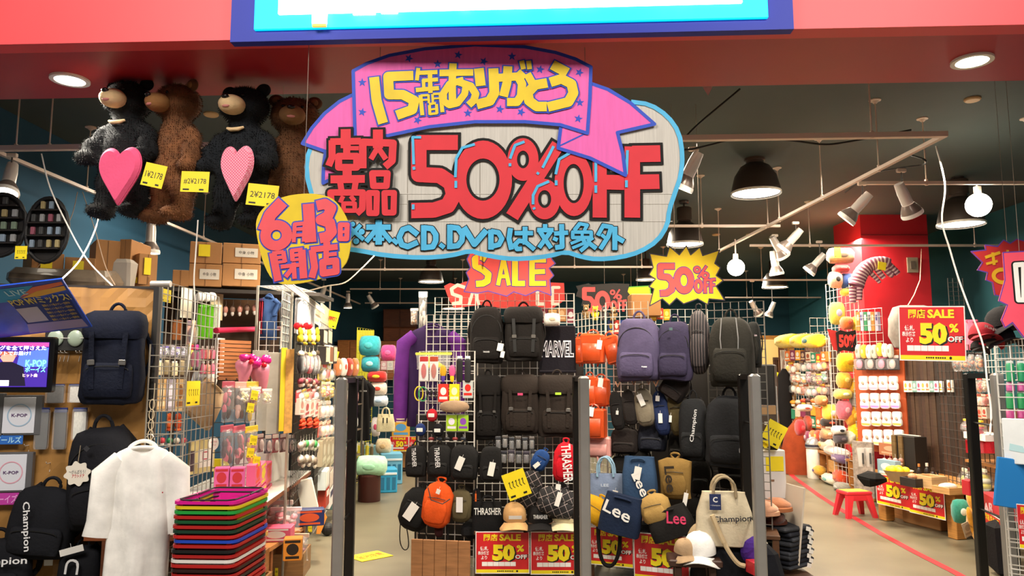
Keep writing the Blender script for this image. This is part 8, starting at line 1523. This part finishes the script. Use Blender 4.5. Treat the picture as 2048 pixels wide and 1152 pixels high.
for a in [(1388, 325, 5.05, 25, -25, 'white track spotlight right of the cloud sign, nearest one'), (1805, 385, 5.6, 25, 30, 'white track spotlight on the right rail, second from its near end'), (1726, 402, 6.0, 35, -40, 'white track spotlight on the right rail, tilted to the left'), (1592, 470, 7.6, 30, -40, 'track spotlight on the right rail facing left'), (1550, 485, 8.3, 25, 35, 'track spotlight on the right rail facing right'), (1548, 515, 8.4, 12, 10, 'track spotlight hanging lower beside the facing right one'), (1640, 518, 8.7, 28, -40, 'track spotlight left of the red column'), (1545, 612, 13.2, 25, -20, 'tiny far spotlight under the far right rail'), (1506, 610, 12.4, 30, 35, 'tiny spotlight right of the yellow starburst'), (696, 595, 14.0, 0, 0, 'tiny hanging spotlight over the left aisle'), (740, 597, 14.2, 30, 30, 'tiny tilted spotlight over the left aisle end'), (647, 580, 12.2, 20, -20, 'tiny spotlight left of the left aisle rail end'), (302, 462, 6.5, 3, 0, 'spotlight hanging over the cartons behind the bears'), (22, 345, 5.2, -40, 10, 'dark tilted spotlight at far left edge')]:
    spot(*a)
# bright bulbs
for px, py, Yd, l in ((1957, 410, 6.4, 'glaring round bulb high at right'), (1472, 535, 8.6, 'glaring round bulb right of the yellow starburst')):
    p = W(px, py, Yd); t = mk('bare_bulb', l, 'lamp bulb', p); r_ = 24/F*Yd if px > 1900 else 17/F*Yd; MB().ell((0, 0, 0), (r_, r_, r_), 20, 14).obj('bulb', P('#fff6e0', emit=30), t, smooth=True); MB().lathe([(.03, r_*.8), (.03, r_*.8 + .08)], 12).obj('socket', P('#c8b8a8'), t); MB().tube([(0, 0, r_*.8 + .08), (0, 0, max(r_ + .1, RZ - p.z))], .008, 6).obj('stem', PIPE, t)
# cords
def cord(pts, lab, r=.005, col='#efe9e2'):
    P3 = [W(*q) for q in pts]; S_ = []
    for i in range(len(P3) - 1):
        a, b = P3[i], P3[i+1]; a0 = P3[i-1] if i else a; b1 = P3[i+2] if i + 2 < len(P3) else b
        for j in range(6):
            s = j/6; S_.append(.5*((2*a) + (b - a0)*s + (2*a0 - 5*a + 4*b - b1)*s*s + (3*a - a0 - 3*b + b1)*s**3))
    S_.append(P3[-1]); tag(MB().tube(S_, r, 6).obj('extension_cable' if col == '#efe9e2' else 'power_cable', P(col), None), lab, 'cord')
cord([(83, 308, 5.0), (100, 375, 4.9), (135, 450, 4.8), (175, 520, 4.6), (228, 575, 4.45)], 'white cord from the left rail down to the kraft board, crossing rightward')
cord([(212, 372, 4.7), (205, 400, 4.6), (190, 460, 4.5), (160, 520, 4.2), (122, 560, 3.8)], 'white cord from behind the bears down to the tilted header board')
cord([(396, 440, 4.9), (392, 500, 4.9), (388, 560, 4.85), (390, 620, 4.8), (380, 700, 4.7), (372, 760, 4.6)], 'white cord hanging down past the cartons to the left grid')
cord([(165, 384, 5.6), (190, 460, 5.3), (210, 530, 5.0), (230, 570, 4.7)], 'thin brown cord right of the crossing white cords', .003, '#c0a288')
cord([(155, 384, 5.6), (140, 440, 5.5), (100, 500, 5.4), (60, 555, 5.3)], 'thin brown cord sloping left behind the white cords', .003, '#a08468')
cord([(1872, 292, 5.05), (1890, 370, 5.0), (1884, 440, 4.95), (1900, 500, 4.9), (1918, 560, 4.85), (1940, 620, 4.8), (1966, 690, 4.75), (1974, 760, 4.7), (1982, 820, 4.65), (1980, 870, 4.6)], 'long white cord hanging from the right rail past the right gate', .006)
cord([(752, 508, 9.5), (720, 540, 9), (690, 565, 8.6), (655, 572, 8.3), (612, 583, 8)], 'pale cord drooping above the tall left rack', .008, '#b8a890')
for pts, l in (([(1360, 300, 5.04), (1385, 298, 5.0), (1420, 290, 5.0), (1470, 278, 5.03), (1530, 276, 5.0), (1590, 282, 5.0), (1650, 289, 5.0), (1700, 283, 5.0), (1760, 272, 5.02), (1822, 260, 5.03)], 'black cable draped along the nearest ceiling rail'), ([(1820, 310, 5.5), (1850, 320, 5.3), (1845, 330, 5.5), (1800, 336, 5.7), (1740, 350, 6.1), (1690, 385, 6.4)], 'black cable looping along the right rail'), ([(1370, 275, 5.0), (1400, 245, 5.0), (1480, 178, 5.0)], 'thin dark cable on the ceiling behind the lintel')):
    cord(pts, l, .007, '#1c1816')
# suspension strings of the signs
def hang(px, py, Yd, top, lab, r=.0016, col='#8a7a6c'):
    a = W(px, py, Yd); tag(MB().tube([a, (a.x, a.y, top)], r, 4).obj('hanging_string', P(col), None), lab, 'string')
for i, x in enumerate((760, 985, 1170)): hang(x, 125, 3.507, H0 + .002, f'thin string holding the cloud sign, {ORD[i]} from left')
hang(608, 395, 3.424, H0, 'thin string holding the round yellow placard')
for i, (x, y, Yd, l) in enumerate([(1000, 520, 5.755, 'yellow SALE starburst'), (1060, 520, 5.755, 'yellow SALE starburst, right'), (1350, 505, 5.705, 'yellow 50% OFF starburst'), (1400, 510, 5.705, 'yellow 50% OFF starburst, right'), (1209, 580, 7.605, 'black starburst card'), (960, 575, 7.705, 'red SALE starburst at back'), (1275, 590, 7.905, 'green framed yellow card'), (2015, 500, 5.205, 'dark red starburst'), (2040, 520, 4.705, 'pink starburst at right edge')]):
    hang(x, y, Yd, HC, 'thin string holding the ' + l)
a_ = W(958, 485, 4.4); tag(MB().tube([W(958, 446, 5.7), W(958, 530, 5.7)], .006, 6).obj('sign_rod', P('#d8403a'), None), 'thin red and white rod in front of the SALE starburst', 'rod')
m = MB(); m.add([(-.03, 0, .02), (.03, 0, .02), (0, -.01, -.04), (0, .02, 0)], [(0, 1, 2), (0, 2, 3), (1, 3, 2), (0, 3, 1)]); tag(m.obj('paper_scrap', P('#d8c8c4'), None, W(1415, 180, 4.3)), 'small white paper scrap stuck under the lintel', 'paper scrap')
for i, (x, y) in enumerate([(1945, 200), (1620, 405), (1500, 470), (1432, 470), (1285, 520), (422, 230)]):
    q = HZ(x, y, HC - .012); tag(MB().lathe([(.05, -.008), (.06, 0), (.06, .012)], 14).obj('ceiling_sprinkler', P('#c8a878'), None, q), f'small round ceiling fitting, {["far right near the lintel","over the right rail","over the nearest pendant lamp","beyond the nearest pendant lamp","over the black starburst","behind the second bear"][i]}', 'ceiling fitting')
